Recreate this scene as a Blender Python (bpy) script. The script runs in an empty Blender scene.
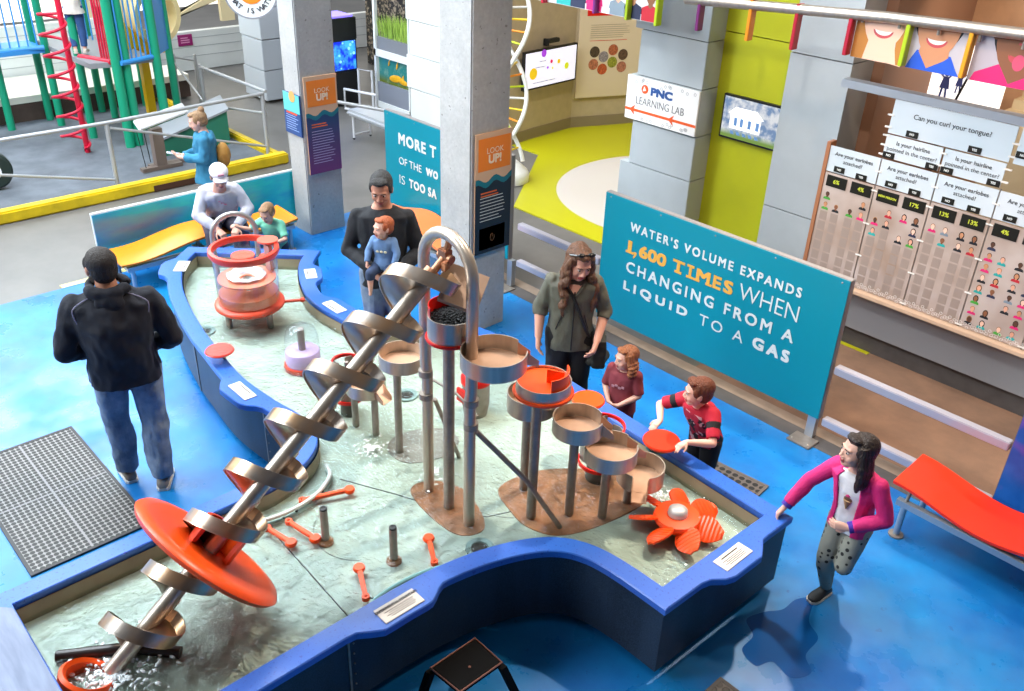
import bpy, bmesh, math, random
from mathutils import Vector as V, Matrix as MX, noise, Euler
random.seed(7)
SC = bpy.context.scene
COL = SC.collection
PI = math.pi
WL = {}

def lin(c):
    c /= 255.0
    return c / 12.92 if c <= 0.04045 else ((c + 0.055) / 1.055) ** 2.4

def rgb(h):
    h = h.lstrip('#')
    return tuple(lin(int(h[i:i + 2], 16)) for i in (0, 2, 4)) + (1.0,)

MATS = {}

def mat(name, col, rough=0.5, metal=0.0, var=0.0, vs=8.0, bump=0.0, bs=60.0, emit=0.0, alpha=1.0, spec=0.5, trans=0.0, aniso=0.0, sheen=0.0, stretch=None):
    if name in MATS:
        return MATS[name]
    if name.startswith('hair_'): bump, bs, stretch = .7, 45, (3, 3, .5)
    m = bpy.data.materials.new(name)
    m.use_nodes = True
    nt = m.node_tree
    b = nt.nodes['Principled BSDF']
    c = rgb(col) if isinstance(col, str) else col
    b.inputs['Base Color'].default_value = c
    b.inputs['Roughness'].default_value = rough
    b.inputs['Metallic'].default_value = metal
    b.inputs['Specular IOR Level'].default_value = spec
    if alpha < 1:
        b.inputs['Alpha'].default_value = alpha
    if trans:
        b.inputs['Transmission Weight'].default_value = trans
    if sheen:
        b.inputs['Sheen Weight'].default_value = sheen
    if emit:
        b.inputs['Emission Color'].default_value = c
        b.inputs['Emission Strength'].default_value = emit
    if var or bump:
        tc = nt.nodes.new('ShaderNodeTexCoord')
        mp = nt.nodes.new('ShaderNodeMapping')
        nt.links.new(tc.outputs['Object'], mp.inputs[0])
        if stretch:
            mp.inputs['Scale'].default_value = stretch
    if var:
        n = nt.nodes.new('ShaderNodeTexNoise')
        n.inputs['Scale'].default_value = vs
        n.inputs['Detail'].default_value = 5
        nt.links.new(mp.outputs[0], n.inputs['Vector'])
        r = nt.nodes.new('ShaderNodeMix')
        r.data_type = 'RGBA'
        r.inputs[6].default_value = tuple(min(1, x * (1 - var)) for x in c[:3]) + (1,)
        r.inputs[7].default_value = tuple(min(1, x * (1 + var)) for x in c[:3]) + (1,)
        mr = nt.nodes.new('ShaderNodeMapRange')
        mr.inputs[1].default_value = 0.3
        mr.inputs[2].default_value = 0.7
        nt.links.new(n.outputs['Fac'], mr.inputs[0])
        nt.links.new(mr.outputs[0], r.inputs[0])
        nt.links.new(r.outputs[2], b.inputs['Base Color'])
    if bump:
        n2 = nt.nodes.new('ShaderNodeTexNoise')
        n2.inputs['Scale'].default_value = bs
        n2.inputs['Detail'].default_value = 4
        nt.links.new(mp.outputs[0], n2.inputs['Vector'])
        bp = nt.nodes.new('ShaderNodeBump')
        bp.inputs['Strength'].default_value = bump
        bp.inputs['Distance'].default_value = 0.02
        nt.links.new(n2.outputs['Fac'], bp.inputs['Height'])
        nt.links.new(bp.outputs[0], b.inputs['Normal'])
    MATS[name] = m
    return m

class NT:
    """small helper to write node materials"""
    def __init__(s, name):
        s.m = bpy.data.materials.new(name); s.m.use_nodes = True
        s.t = s.m.node_tree; s.b = s.t.nodes['Principled BSDF']; MATS[name] = s.m
    def n(s, typ, **kw):
        o = s.t.nodes.new(typ)
        for k, v in kw.items():
            setattr(o, k, v)
        return o
    def l(s, a, b):
        s.t.links.new(a, b)
    def coord(s, kind='Object', scale=None, loc=None, rot=None):
        tc = s.n('ShaderNodeTexCoord'); mp = s.n('ShaderNodeMapping')
        s.l(tc.outputs[kind], mp.inputs[0])
        if scale: mp.inputs['Scale'].default_value = scale
        if loc: mp.inputs['Location'].default_value = loc
        if rot: mp.inputs['Rotation'].default_value = rot
        return mp.outputs[0]
    def math(s, op, a, b=None):
        o = s.n('ShaderNodeMath', operation=op)
        for i, x in enumerate((a, b)):
            if x is None: continue
            if isinstance(x, (int, float)): o.inputs[i].default_value = x
            else: s.l(x, o.inputs[i])
        return o.outputs[0]
    def mix(s, f, a, b):
        o = s.n('ShaderNodeMix', data_type='RGBA')
        for i, x in ((0, f), (6, a), (7, b)):
            if isinstance(x, (int, float)): o.inputs[i].default_value = x
            elif isinstance(x, str): o.inputs[i].default_value = rgb(x)
            elif isinstance(x, tuple): o.inputs[i].default_value = x
            else: s.l(x, o.inputs[i])
        return o.outputs[2]
    def noise(s, vec, scale, detail=4, rough=0.5):
        o = s.n('ShaderNodeTexNoise'); s.l(vec, o.inputs['Vector'])
        o.inputs['Scale'].default_value = scale; o.inputs['Detail'].default_value = detail; o.inputs['Roughness'].default_value = rough
        return o.outputs['Fac']
    def step(s, x, lo, hi):
        o = s.n('ShaderNodeMapRange'); s.l(x, o.inputs[0]); o.inputs[1].default_value = lo; o.inputs[2].default_value = hi
        return o.outputs[0]
    def bump(s, h, strength=0.3, dist=0.02):
        o = s.n('ShaderNodeBump'); s.l(h, o.inputs['Height']); o.inputs['Strength'].default_value = strength; o.inputs['Distance'].default_value = dist
        s.l(o.outputs[0], s.b.inputs['Normal'])
    def base(s, c): s.l(c, s.b.inputs['Base Color'])
    def set(s, **kw):
        for k, v in kw.items(): s.b.inputs[k.replace('_', ' ')].default_value = v

class MB:
    def __init__(s):
        s.v = []; s.f = []; s.mi = []; s.M = None
    def _add(s, vs, fs, mi=0):
        b = len(s.v)
        s.v.extend([(s.M @ V(p)) if s.M else V(p) for p in vs])
        s.f.extend([tuple(b + i for i in f) for f in fs])
        s.mi.extend([mi] * len(fs))
        return s
    def box(s, c, d, rz=0.0, mi=0, R=None):
        hx, hy, hz = d[0] / 2, d[1] / 2, d[2] / 2
        R = R or MX.Rotation(rz, 3, 'Z')
        vs = [V(c) + R @ V((x * hx, y * hy, z * hz)) for z in (-1, 1) for y in (-1, 1) for x in (-1, 1)]
        return s._add(vs, [(0, 2, 3, 1), (4, 5, 7, 6), (0, 1, 5, 4), (2, 6, 7, 3), (0, 4, 6, 2), (1, 3, 7, 5)], mi)
    def box2(s, a, b, mi=0):
        c = [(x + y) / 2 for x, y in zip(a, b)]
        return s.box(c, [abs(x - y) for x, y in zip(a, b)], mi=mi)
    def prism(s, pts, z0, z1, mi=0):
        n = len(pts)
        vs = [(p[0], p[1], z0) for p in pts] + [(p[0], p[1], z1) for p in pts]
        fs = [tuple(range(n - 1, -1, -1)), tuple(range(n, 2 * n))] + [(i, (i + 1) % n, n + (i + 1) % n, n + i) for i in range(n)]
        return s._add(vs, fs, mi)
    def extr(s, pts, d, mi=0):
        """closed polygon of 3d points extruded by vector d"""
        n = len(pts); d = V(d)
        vs = [V(p) for p in pts] + [V(p) + d for p in pts]
        fs = [tuple(range(n - 1, -1, -1)), tuple(range(n, 2 * n))] + [(i, (i + 1) % n, n + (i + 1) % n, n + i) for i in range(n)]
        return s._add(vs, fs, mi)
    def poly(s, pts, mi=0):
        return s._add(pts, [tuple(range(len(pts)))], mi)
    def loft(s, rings, closed_ends=True, mi=0, loop=True):
        n = len(rings[0]); vs = [p for r in rings for p in r]; fs = []
        for k in range(len(rings) - 1):
            for i in range(n if loop else n - 1):
                j = (i + 1) % n
                fs.append((k * n + i, k * n + j, (k + 1) * n + j, (k + 1) * n + i))
        if closed_ends:
            fs.append(tuple(range(n - 1, -1, -1))); b = (len(rings) - 1) * n
            fs.append(tuple(b + i for i in range(n)))
        return s._add(vs, fs, mi)
    def cone(s, p0, p1, r0, r1=None, n=20, mi=0, caps=True):
        p0, p1 = V(p0), V(p1); r1 = r0 if r1 is None else r1
        d = (p1 - p0).normalized(); a = d.orthogonal().normalized(); b = d.cross(a)
        rg = [[p + (a * math.cos(2 * PI * i / n) + b * math.sin(2 * PI * i / n)) * r for i in range(n)] for p, r in ((p0, r0), (p1, r1))]
        return s.loft(rg, caps, mi)
    def tube(s, pts, r, n=10, mi=0, closed=False, caps=True):
        pts = [V(p) for p in pts]; m = len(pts)
        rs = r if isinstance(r, (list, tuple)) else [r] * m
        rings = []; a = None
        for i in range(m):
            if closed: d = pts[(i + 1) % m] - pts[i - 1]
            else: d = pts[min(i + 1, m - 1)] - pts[max(i - 1, 0)]
            d.normalize()
            a = d.orthogonal() if a is None else a - d * a.dot(d)
            a.normalize(); b = d.cross(a)
            rings.append([pts[i] + (a * math.cos(2 * PI * k / n) + b * math.sin(2 * PI * k / n)) * rs[i] for k in range(n)])
        if closed: rings.append(rings[0])
        return s.loft(rings, caps and not closed, mi)
    def lathe(s, prof, o=(0, 0, 0), ax=(0, 0, 1), n=32, mi=0, a0=0.0, a1=2 * PI, close=False):
        o, ax = V(o), V(ax).normalized()
        a = ax.orthogonal().normalized() if abs(ax.z) < 0.999 else V((1, 0, 0)); b = ax.cross(a)
        full = abs(a1 - a0 - 2 * PI) < 1e-6
        m = n if full else n + 1
        rings = []
        for i in range(m):
            t = a0 + (a1 - a0) * i / n
            e = a * math.cos(t) + b * math.sin(t)
            rings.append([o + e * r + ax * z for r, z in prof])
        if full: rings.append(rings[0])
        k = len(prof)
        vs = [p for r in rings for p in r]; fs = []
        for i in range(len(rings) - 1):
            for j in range(k if close else k - 1):
                j2 = (j + 1) % k
                fs.append((i * k + j, (i + 1) * k + j, (i + 1) * k + j2, i * k + j2))
        if close and not full:
            fs.append(tuple(range(k))); b2 = (len(rings) - 1) * k
            fs.append(tuple(b2 + j for j in range(k - 1, -1, -1)))
        return s._add(vs, fs, mi)
    def ell(s, c, r, R=None, nu=20, nv=12, mi=0):
        c = V(c); r = (r, r, r) if isinstance(r, (int, float)) else r
        R = R or MX.Identity(3)
        vs = [c + R @ V((0, 0, -r[2]))]
        for j in range(1, nv):
            t = -PI / 2 + PI * j / nv
            for i in range(nu):
                p = 2 * PI * i / nu
                vs.append(c + R @ V((r[0] * math.cos(t) * math.cos(p), r[1] * math.cos(t) * math.sin(p), r[2] * math.sin(t))))
        vs.append(c + R @ V((0, 0, r[2])))
        fs = []
        for i in range(nu):
            fs.append((0, 1 + (i + 1) % nu, 1 + i))
            fs.append((len(vs) - 1, 1 + (nv - 2) * nu + i, 1 + (nv - 2) * nu + (i + 1) % nu))
        for j in range(nv - 2):
            for i in range(nu):
                a = 1 + j * nu + i; b = 1 + j * nu + (i + 1) % nu
                fs.append((a, b, b + nu, a + nu))
        return s._add(vs, fs, mi)
    def cap(s, p0, p1, r0, r1=None, n=14):
        """tapered capsule as cone + end balls (to be remeshed)"""
        r1 = r0 if r1 is None else r1
        s.cone(p0, p1, r0, r1, n); s.ell(p0, r0, nu=n, nv=8); s.ell(p1, r1, nu=n, nv=8)
        return s
    def mesh(s, name='m'):
        me = bpy.data.meshes.new(name)
        me.from_pydata([tuple(p) for p in s.v], [], s.f)
        me.polygons.foreach_set('material_index', s.mi)
        me.update()
        return me
    def build(s, name, mats, parent=None, smooth=35, bevel=0.0, weld=True, loc=None):
        if parent is not None: o = V(WL[parent.name])
        elif loc is not None: o = V(loc)
        else:
            xs = [p.x for p in s.v]; ys = [p.y for p in s.v]; zs = [p.z for p in s.v]
            o = V(((min(xs) + max(xs)) / 2, (min(ys) + max(ys)) / 2, min(zs)))
        s.v = [p - o for p in s.v]
        me = s.mesh(name)
        bm = bmesh.new(); bm.from_mesh(me)
        if weld: bmesh.ops.remove_doubles(bm, verts=bm.verts, dist=1e-5)
        bmesh.ops.recalc_face_normals(bm, faces=bm.faces)
        if bevel:
            ed = [e for e in bm.edges if len(e.link_faces) == 2 and e.calc_face_angle(0) > math.radians(40)]
            bmesh.ops.bevel(bm, geom=ed, offset=bevel, segments=2, affect='EDGES', clamp_overlap=True)
        bm.to_mesh(me); bm.free()
        return link(name, me, mats, parent, o, smooth)

def link(name, me, mats, parent=None, o=V((0, 0, 0)), smooth=35):
    for m in (mats if isinstance(mats, (list, tuple)) else [mats]):
        me.materials.append(m)
    if smooth:
        me.shade_smooth()
        try: me.set_sharp_from_angle(angle=math.radians(smooth))
        except Exception: pass
    ob = bpy.data.objects.new(name, me)
    COL.objects.link(ob)
    if parent is not None:
        ob.parent = parent; WL[ob.name] = V(WL[parent.name])
    else:
        ob.location = o; WL[ob.name] = V(o)
    return ob

def tag(o, label=None, cat=None, group=None, kind=None):
    if label: o['label'] = label
    if cat: o['category'] = cat
    if group: o['group'] = group
    if kind: o['kind'] = kind
    return o

def thing(name, label, cat, loc=(0, 0, 0), group=None):
    o = bpy.data.objects.new(name, None); COL.objects.link(o)
    o.location = loc; o.empty_display_size = 0.1; WL[o.name] = V(loc)
    return tag(o, label, cat, group)

def struct(mb, name, m, **kw):
    return tag(mb.build(name, m, **kw), kind='structure')

def text(name, body, size, origin, xdir, ydir, m, parent, bold=0.0, depth=0.002, align='CENTER', space=1.0, lift=0.002, sx=1.0):
    cu = bpy.data.curves.new(name, 'FONT'); cu.body = body; cu.size = size
    cu.align_x = align; cu.align_y = 'CENTER'; cu.offset = min(bold, 0.0); cu.extrude = depth; cu.space_character = space
    cu.resolution_u = 3
    tmp = bpy.data.objects.new('tmp', cu); COL.objects.link(tmp)
    dg = bpy.context.evaluated_depsgraph_get()
    me = bpy.data.meshes.new_from_object(tmp.evaluated_get(dg))
    bpy.data.objects.remove(tmp); bpy.data.curves.remove(cu)
    x, y = V(xdir).normalized(), V(ydir).normalized(); zz = x.cross(y)
    if bold > 0:   # heavier face: the outline stamped at four small shifts
        bm = bmesh.new(); bm.from_mesh(me); base_v = bm.verts[:]; base_f = bm.faces[:]
        for i, (dx, dy) in enumerate(((-bold, -bold), (bold, -bold), (bold, bold), (-bold, bold))):
            g = bmesh.ops.duplicate(bm, geom=base_v + base_f)['geom'] if i < 3 else base_v
            for q in g:
                if isinstance(q, bmesh.types.BMVert): q.co += V((dx, dy, 0.00004 * i))
        bm.to_mesh(me); bm.free()
    o = V(origin) + zz * lift - V(WL[parent.name])
    for v in me.vertices:
        p = v.co; v.co = o + x * p.x * sx + y * p.y + zz * p.z
    me.materials.clear()
    return link(name, me, m, parent, smooth=0)

def crom(pts, n=8, closed=False):
    P = [V(p) for p in pts]; out = []; m = len(P)
    for i in range(m if closed else m - 1):
        g = (lambda k: P[k % m]) if closed else (lambda k: P[max(0, min(m - 1, k))])
        a, b, c, d = g(i - 1), g(i), g(i + 1), g(i + 2)
        for k in range(n):
            t = k / n
            out.append(0.5 * ((2 * b) + (c - a) * t + (2 * a - 5 * b + 4 * c - d) * t * t + (3 * b - a - 3 * c + d) * t ** 3))
    if not closed: out.append(P[-1])
    return out

def dup(root, loc, label=None, group=None):
    r = root.copy(); COL.objects.link(r); r.location = loc; WL[r.name] = V(loc)
    if label: r['label'] = label
    if group: r['group'] = group
    for ch in list(root.children):
        c = ch.copy(); COL.objects.link(c); c.parent = r
        for g in list(ch.children):
            d = g.copy(); COL.objects.link(d); d.parent = c
    return r

# ---- materials shared by many things
STEEL = mat('brushed_steel', '#bfb2a4', 0.38, 0.8, var=0.12, vs=30, stretch=(1, 1, 0.15))
STEELD = mat('dull_steel', '#998f86', 0.5, 0.65, var=0.15, vs=20)
ALU = mat('painted_aluminium', '#aeb2b8', 0.4, 0.6)
WHITE = mat('white_paint', '#e8e8e6', 0.5)
BLACK = mat('black_plastic', '#0b0b0c', 0.45)
ORANGE = mat('orange_plastic', '#f64f0e', 0.35)
RED = mat('red_plastic', '#d8180f', 0.35)
TEAL = mat('teal_panel', '#058596', 0.4)
CREAM = mat('cream_lettering', '#d9dad4', 0.6)
GOLD = mat('gold_lettering', '#e8a640', 0.6)
COPPER = mat('copper_plate', '#c9825a', 0.45, 0.4, var=0.25, vs=14)
# ------------------------------------------------------------------ camera
cam_d = bpy.data.cameras.new('camera'); CAM = bpy.data.objects.new('camera', cam_d); COL.objects.link(CAM)
def _cam():
    yaw, pitch, roll = 0.80736392, 0.5153185, 0.03772141
    fwd = V((-math.sin(yaw) * math.cos(pitch), math.cos(yaw) * math.cos(pitch), -math.sin(pitch)))
    right = V((math.cos(yaw), math.sin(yaw), 0)); up = right.cross(fwd)
    c, s = math.cos(roll), math.sin(roll)
    r, u = c * right + s * up, -s * right + c * up
    m = MX((r, u, -fwd)).transposed().to_4x4(); m.translation = V((0, 0, 4.1))
    CAM.matrix_world = m
_cam()
cam_d.sensor_width = 36.0; cam_d.lens = 900.354 / 1024 * 36.0; cam_d.clip_end = 200
SC.camera = CAM

# ------------------------------------------------------------------ floors
def floor_mat(name, a, b, rough, vs, speck=None, r2=None, bump=0.0):
    k = NT(name); co = k.coord()
    n = k.step(k.noise(co, vs, 6, 0.6), 0.35, 0.65)
    c = k.mix(n, a, b)
    if speck:
        s = k.step(k.noise(co, 14, 3, 0.7), 0.66, 0.7)
        c = k.mix(k.math('MULTIPLY', s, 0.55), c, speck)
    k.base(c)
    if r2 is not None:
        o = k.step(k.noise(co, vs * 1.7, 5, 0.6), 0.35, 0.65)
        k.l(k.math('ADD', k.math('MULTIPLY', o, r2 - rough), rough), k.b.inputs['Roughness'])
    else: k.set(Roughness=rough)
    if bump: k.bump(k.noise(co, 120, 3), bump, 0.004)
    return k.m
BLUE = floor_mat('blue_epoxy', '#0c62ab', '#1680c4', 0.22, 1.6, speck='#0a4d96', r2=0.45, bump=0.04)
CONC = floor_mat('polished_concrete', '#625f5c', '#74706c', 0.4, 1.2, bump=0.05)
BROWN = floor_mat('brown_rubber', '#7d604d', '#9a755c', 0.7, 2.0, bump=0.15)
PLAYF = floor_mat('grey_play_rubber', '#5b6068', '#6c727a', 0.8, 3.0, bump=0.15)
DGREY = mat('dark_grey_strip', '#54504f', 0.6, var=0.15)
TAN = mat('tan_strip', '#9a8676', 0.6, var=0.15)
YEL = mat('yellow_kerb_paint', '#d9b90f', 0.5, var=0.2, vs=5)

struct(MB().box2((-24, -3, -0.30), (4, 15, -0.012)), 'floor_concrete', CONC)
struct(MB().box2((-8.95, -2.5, -0.012), (3.5, 5.74, 0.0)), 'floor', BLUE)
struct(MB().box2((-3.9, 6.02, -0.012), (3.5, 7.6, 0.0)), 'floor_corridor', BROWN)
struct(MB().box2((-7.6, 5.74, -0.012), (3.5, 5.90, 0.002)), 'trim_1', DGREY)
struct(MB().box2((-7.6, 5.90, -0.012), (3.5, 6.02, 0.003)), 'trim_2', TAN)
struct(MB().box2((-9.03, 2.3, -0.012), (-8.95, 2.95, 0.004)), 'trim_3', mat('pale_yellow', '#dcd28a', 0.6))
# playground floor and its kerb
struct(MB().box2((-22, -3, -0.012), (-11.2, 6.0, 0.02)), 'floor_playground', PLAYF)
k = MB(); k.box2((-11.2, -3, -0.01), (-11.05, 6.12, 0.14)); k.box2((-16.2, 6.0, -0.01), (-11.2, 6.12, 0.10))
struct(k, 'trim_4', YEL, bevel=0.02)
# dark worn band on the kerb
struct(MB().box2((-11.048, 4.17, 0.0), (-11.040, 5.15, 0.075)), 'trim_5', mat('kerb_brown', '#4a2a18', 0.7))

# lab floor: yellow with white and purple discs
k = NT('lab_floor'); co = k.coord('Object')
sep = k.n('ShaderNodeSeparateXYZ'); k.l(co, sep.inputs[0])
def disc(cx, cy, r):
    dx = k.math('SUBTRACT', sep.outputs[0], cx); dy = k.math('SUBTRACT', sep.outputs[1], cy)
    d = k.math('SQRT', k.math('ADD', k.math('MULTIPLY', dx, dx), k.math('MULTIPLY', dy, dy)))
    return k.math('LESS_THAN', d, r)
LABO = (-8.0, 10.0, 0.0)
c = k.mix(disc(1.25, -0.45, 1.72), '#b9b40c', '#cfc6bd')
c = k.mix(disc(0.35, 0.55, 0.62), c, '#7a4070')
k.base(c); k.set(Roughness=0.35)
struct(MB().prism([(-7.85, 7.45), (-3.0, 7.45), (-3.0, 14), (-12, 14), (-12, 9.2), (-9.2, 9.2)], -0.012, 0.004), 'floor_lab', k.m, loc=(-8, 10, 0))

# ------------------------------------------------------------------ concrete columns
CCOL = NT('cast_concrete'); co = CCOL.coord()
n1 = CCOL.step(CCOL.noise(co, 2.2, 6, 0.65), 0.3, 0.7); n2 = CCOL.step(CCOL.noise(co, 30, 4, 0.6), 0.3, 0.7)
cc = CCOL.mix(n1, '#a3a19e', '#bebbb6'); cc = CCOL.mix(CCOL.math('MULTIPLY', n2, 0.35), cc, '#8b8783')
pit = CCOL.step(CCOL.noise(co, 26, 2, 0.4), 0.72, 0.75); cc = CCOL.mix(pit, cc, '#807c78')
CCOL.base(cc); CCOL.set(Roughness=0.75); CCOL.bump(n2, 0.12, 0.01)
struct(MB().box2((-6.06, 4.83, -0.01), (-5.64, 5.27, 4.6)), 'column', CCOL.m, bevel=0.012)
struct(MB().box2((-8.93, 4.96, -0.01), (-8.60, 5.42, 4.6)), 'column_far', CCOL.m, bevel=0.012)

# unseen gallery slab and walls around the viewpoint, added to block ambient light
GAL = mat('gallery_wall', '#6a625c', 0.7)
struct(MB().box2((-0.75, -3, 2.45), (3.5, -0.1, 2.75)), 'floor_gallery', GAL)
struct(MB().box2((-4.4, -3.2, -0.01), (3.7, -3.0, 6.5)), 'wall_front', GAL)
struct(MB().box2((3.5, -3.0, -0.01), (3.7, 9.8, 6.5)), 'wall_right', GAL)
# ------------------------------------------------------------------ lights
def area(name, loc, target, size, power, col=(1, 1, 1), sy=None):
    d = bpy.data.lights.new(name, 'AREA'); d.energy = power; d.color = col; d.size = size
    if sy: d.shape = 'RECTANGLE'; d.size_y = sy
    o = bpy.data.objects.new(name, d); COL.objects.link(o); o.location = loc
    o.rotation_euler = (V(target) - V(loc)).to_track_quat('-Z', 'Y').to_euler()
    return o
def spot(name, loc, target, power, col, angle=60, blend=0.6, soft=0.12):
    d = bpy.data.lights.new(name, 'SPOT'); d.energy = power; d.color = col; d.spot_size = math.radians(angle); d.spot_blend = blend; d.shadow_soft_size = soft
    o = bpy.data.objects.new(name, d); COL.objects.link(o); o.location = loc
    o.rotation_euler = (V(target) - V(loc)).to_track_quat('-Z', 'Y').to_euler()
    return o
COOL = (0.82, 0.92, 1.0); WARM = (1.0, 0.78, 0.58)
area('window_daylight', (-19, 2.0, 6.5), (-7.0, 2.5, 0.0), 9, 2600, COOL, 5)
area('window_daylight_side', (-10, -5.5, 7.0), (-7.0, 2.3, 0.3), 6, 1500, COOL, 4)
area('daylight_fill_play', (-13.5, 3.5, 9.0), (-13.0, 3.5, 0), 7, 520, COOL, 7)  # unseen fill added to brighten the playground side
area('daylight_fill_left', (-8.2, 1.0, 7.5), (-7.2, 1.7, 0), 3.5, 540, COOL, 3.5)  # added fill, makes the left floor brighter and cooler
area('daylight_fill_pool', (-8.0, 3.8, 8.6), (-7.0, 3.6, 0), 4, 640, COOL, 4)  # extra overhead fill added for the far arm of the pool
spot('track_spot_pool', (-3.2, 7.4, 7.2), (-3.3, 2.4, 0.4), 1900, (1, .84, .68), 58)
spot('fill_spot_sign', (-2.6, 1.6, 6.9), (-3.9, 5.9, 0.9), 560, (1, .95, .88), 58)  # fill added for the sign and the fronts of the people
spot('track_spot_right', (-0.6, 8.2, 7.0), (-1.6, 4.6, 0.3), 720, WARM, 46)
spot('track_spot_corridor', (-2.2, 4.8, 6.5), (-2.6, 7.2, 0.6), 450, (1.0, 0.72, 0.5), 70)
spot('fill_spot_back', (-2.6, 8.3, 3.3), (-3.4, 9.6, 2.0), 60, (1, .8, .62), 110)  # small fill added to lift the dark back wall
spot('track_spot_lab', (-6.5, 7.8, 6.0), (-7.0, 9.6, 0.3), 500, (1, 0.93, 0.8), 90)
w = bpy.data.worlds.new('hall'); SC.world = w; w.use_nodes = True
nt = w.node_tree; bg = nt.nodes['Background']
tc = nt.nodes.new('ShaderNodeTexCoord'); sp = nt.nodes.new('ShaderNodeSeparateXYZ'); nt.links.new(tc.outputs['Generated'], sp.inputs[0])
rmp = nt.nodes.new('ShaderNodeValToRGB')
mr = nt.nodes.new('ShaderNodeMapRange'); mr.inputs[1].default_value = -1; mr.inputs[2].default_value = 1
nt.links.new(sp.outputs[0], mr.inputs[0]); nt.links.new(mr.outputs[0], rmp.inputs[0])
rmp.color_ramp.elements[0].position = 0.0; rmp.color_ramp.elements[0].color = (1.0, 1.06, 1.12, 1)
rmp.color_ramp.elements[1].position = 1.0; rmp.color_ramp.elements[1].color = (0.30, 0.21, 0.15, 1)
mz = nt.nodes.new('ShaderNodeMapRange'); mz.inputs[1].default_value = 0.15; mz.inputs[2].default_value = 0.9; mz.inputs[3].default_value = 1.0; mz.inputs[4].default_value = 0.45
nt.links.new(sp.outputs[2], mz.inputs[0])
mm_ = nt.nodes.new('ShaderNodeMix'); mm_.data_type = 'RGBA'; mm_.blend_type = 'MULTIPLY'; mm_.inputs[0].default_value = 1.0
nt.links.new(rmp.outputs[0], mm_.inputs[6]); nt.links.new(mz.outputs[0], mm_.inputs[7])
nt.links.new(mm_.outputs[2], bg.inputs[0]); bg.inputs[1].default_value = 0.62
SC.view_settings.view_transform = 'Standard'; SC.view_settings.look = 'None'; SC.view_settings.gamma = 1.0
SC.view_settings.use_curve_mapping = False; SC.view_settings.exposure = 0.03
SC.cycles.use_denoising = True
SC.cycles.max_bounces = 8; SC.cycles.transparent_max_bounces = 24; SC.cycles.caustics_reflective = False; SC.cycles.caustics_refractive = False
SC.cycles.sample_clamp_indirect = 4.0
# ------------------------------------------------------------------ water table
RIMZ = 0.58; WATZ = 0.462; BOTZ = 0.43
def seg(a, b, step=0.06):
    a, b = V((*a, 0)), V((*b, 0)); n = max(1, int((b - a).length / step))
    return [a.lerp(b, i / n) for i in range(n)]
def curve(pts, n=7):
    return crom([(*p, 0) for p in pts], n)[:-1]
OUT = []
OUT += seg((-4.265, -0.35), (-2.835, -0.35)) + seg((-2.835, -0.35), (-2.835, 2.0))
OUT += curve([(-2.835, 2.0), (-2.82, 2.25), (-2.775, 2.5), (-2.70, 2.72), (-2.60, 2.88), (-2.46, 2.97), (-2.25, 3.005), (-1.9, 3.01)])
OUT += seg((-1.9, 3.01), (-1.87, 4.19)) + seg((-1.87, 4.19), (-2.5, 4.22)) + seg((-2.5, 4.22), (-4.75, 4.33))
OUT += curve([(-4.75, 4.33), (-5.0, 4.26), (-5.18, 4.08), (-5.32, 3.86), (-5.48, 3.70), (-5.7, 3.635), (-6.12, 3.62), (-6.46, 3.72), (-6.79, 3.90), (-7.02, 4.13)])
OUT += seg((-7.02, 4.13), (-7.87, 3.20))
OUT += curve([(-7.87, 3.20), (-7.66, 2.96), (-7.38, 2.77), (-6.95, 2.60), (-6.33, 2.45), (-5.9, 2.385), (-5.43, 2.33), (-5.0, 2.35), (-4.76, 2.385), (-4.57, 2.39), (-4.41, 2.31), (-4.31, 2.16), (-4.265, 1.95)])
OUT += seg((-4.265, 1.95), (-4.265, -0.35))
def offs(P, d):
    n = len(P); r = []
    for i in range(n):
        e1 = (P[i] - P[i - 1]).normalized(); e2 = (P[(i + 1) % n] - P[i]).normalized()
        n1, n2 = V((-e1.y, e1.x, 0)), V((-e2.y, e2.x, 0))
        r.append(P[i] + (n1 + n2) / max(0.35, 1 + n1.dot(n2)) * d)
    if d > 0.03:  # clean the fold-overs at convex corners
        def dist(q):
            m = 9
            for i in range(n):
                a, b = P[i], P[(i + 1) % n]; e = b - a
                if (a - q).length > 0.5: continue
                u = max(0, min(1, (q - a).dot(e) / max(1e-9, e.length_squared))); m = min(m, (a + e * u - q).length)
            return m
        ok = [dist(q) > 0.96 * d for q in r]
        for i in range(n):
            if not ok[i]:
                for k in range(1, 12):
                    c = [j for j in (i - k, i + k) if ok[j % n]]
                    if c: r[i] = r[c[0] % n].copy(); break
    return r
BUMPS = [(-2.835, 1.97, 0.30), (-1.885, 3.62, 0.28), (-5.23, 2.34, 0.28), (-6.62, 3.81, 0.22), (-5.93, 3.62, 0.26), (-7.52, 2.87, 0.22)]
def bumped(P):
    O = offs(P, -0.02); r = []
    for p, q in zip(P, O):
        k = 0
        for bx, by, w in BUMPS:
            d = math.hypot(p.x - bx, p.y - by) / w
            if d < 1: k = max(k, 0.5 + 0.5 * math.cos(PI * min(1, max(0, (d - 0.45) / 0.55))))
        r.append(p + (q - p).normalized() * 0.085 * k)
    return r
def endfix(P):
    return [V((p.x, max(p.y, 0.48), 0)) for p in P]
def at(P, z): return [V((p.x, p.y, z)) for p in P]
INN = endfix(offs(OUT, 0.125))
RIMO = bumped(OUT)
WALLO = offs(OUT, 0.02); WALLI = endfix(offs(OUT, 0.135)); PLIN = offs(OUT, 0.12)
k = NT('rim_blue'); co = k.coord()
sp_ = k.step(k.noise(co, 55, 3, 0.7), 0.60, 0.66); c = k.mix(sp_, '#2a63bf', '#15389a')
big = k.step(k.noise(co, 1.3, 2), 0.4, 0.6); c = k.mix(k.math('MULTIPLY', big, 0.25), c, '#6a7fd0')
k.base(c); k.set(Roughness=0.28)
RIMM = k.m
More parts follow.
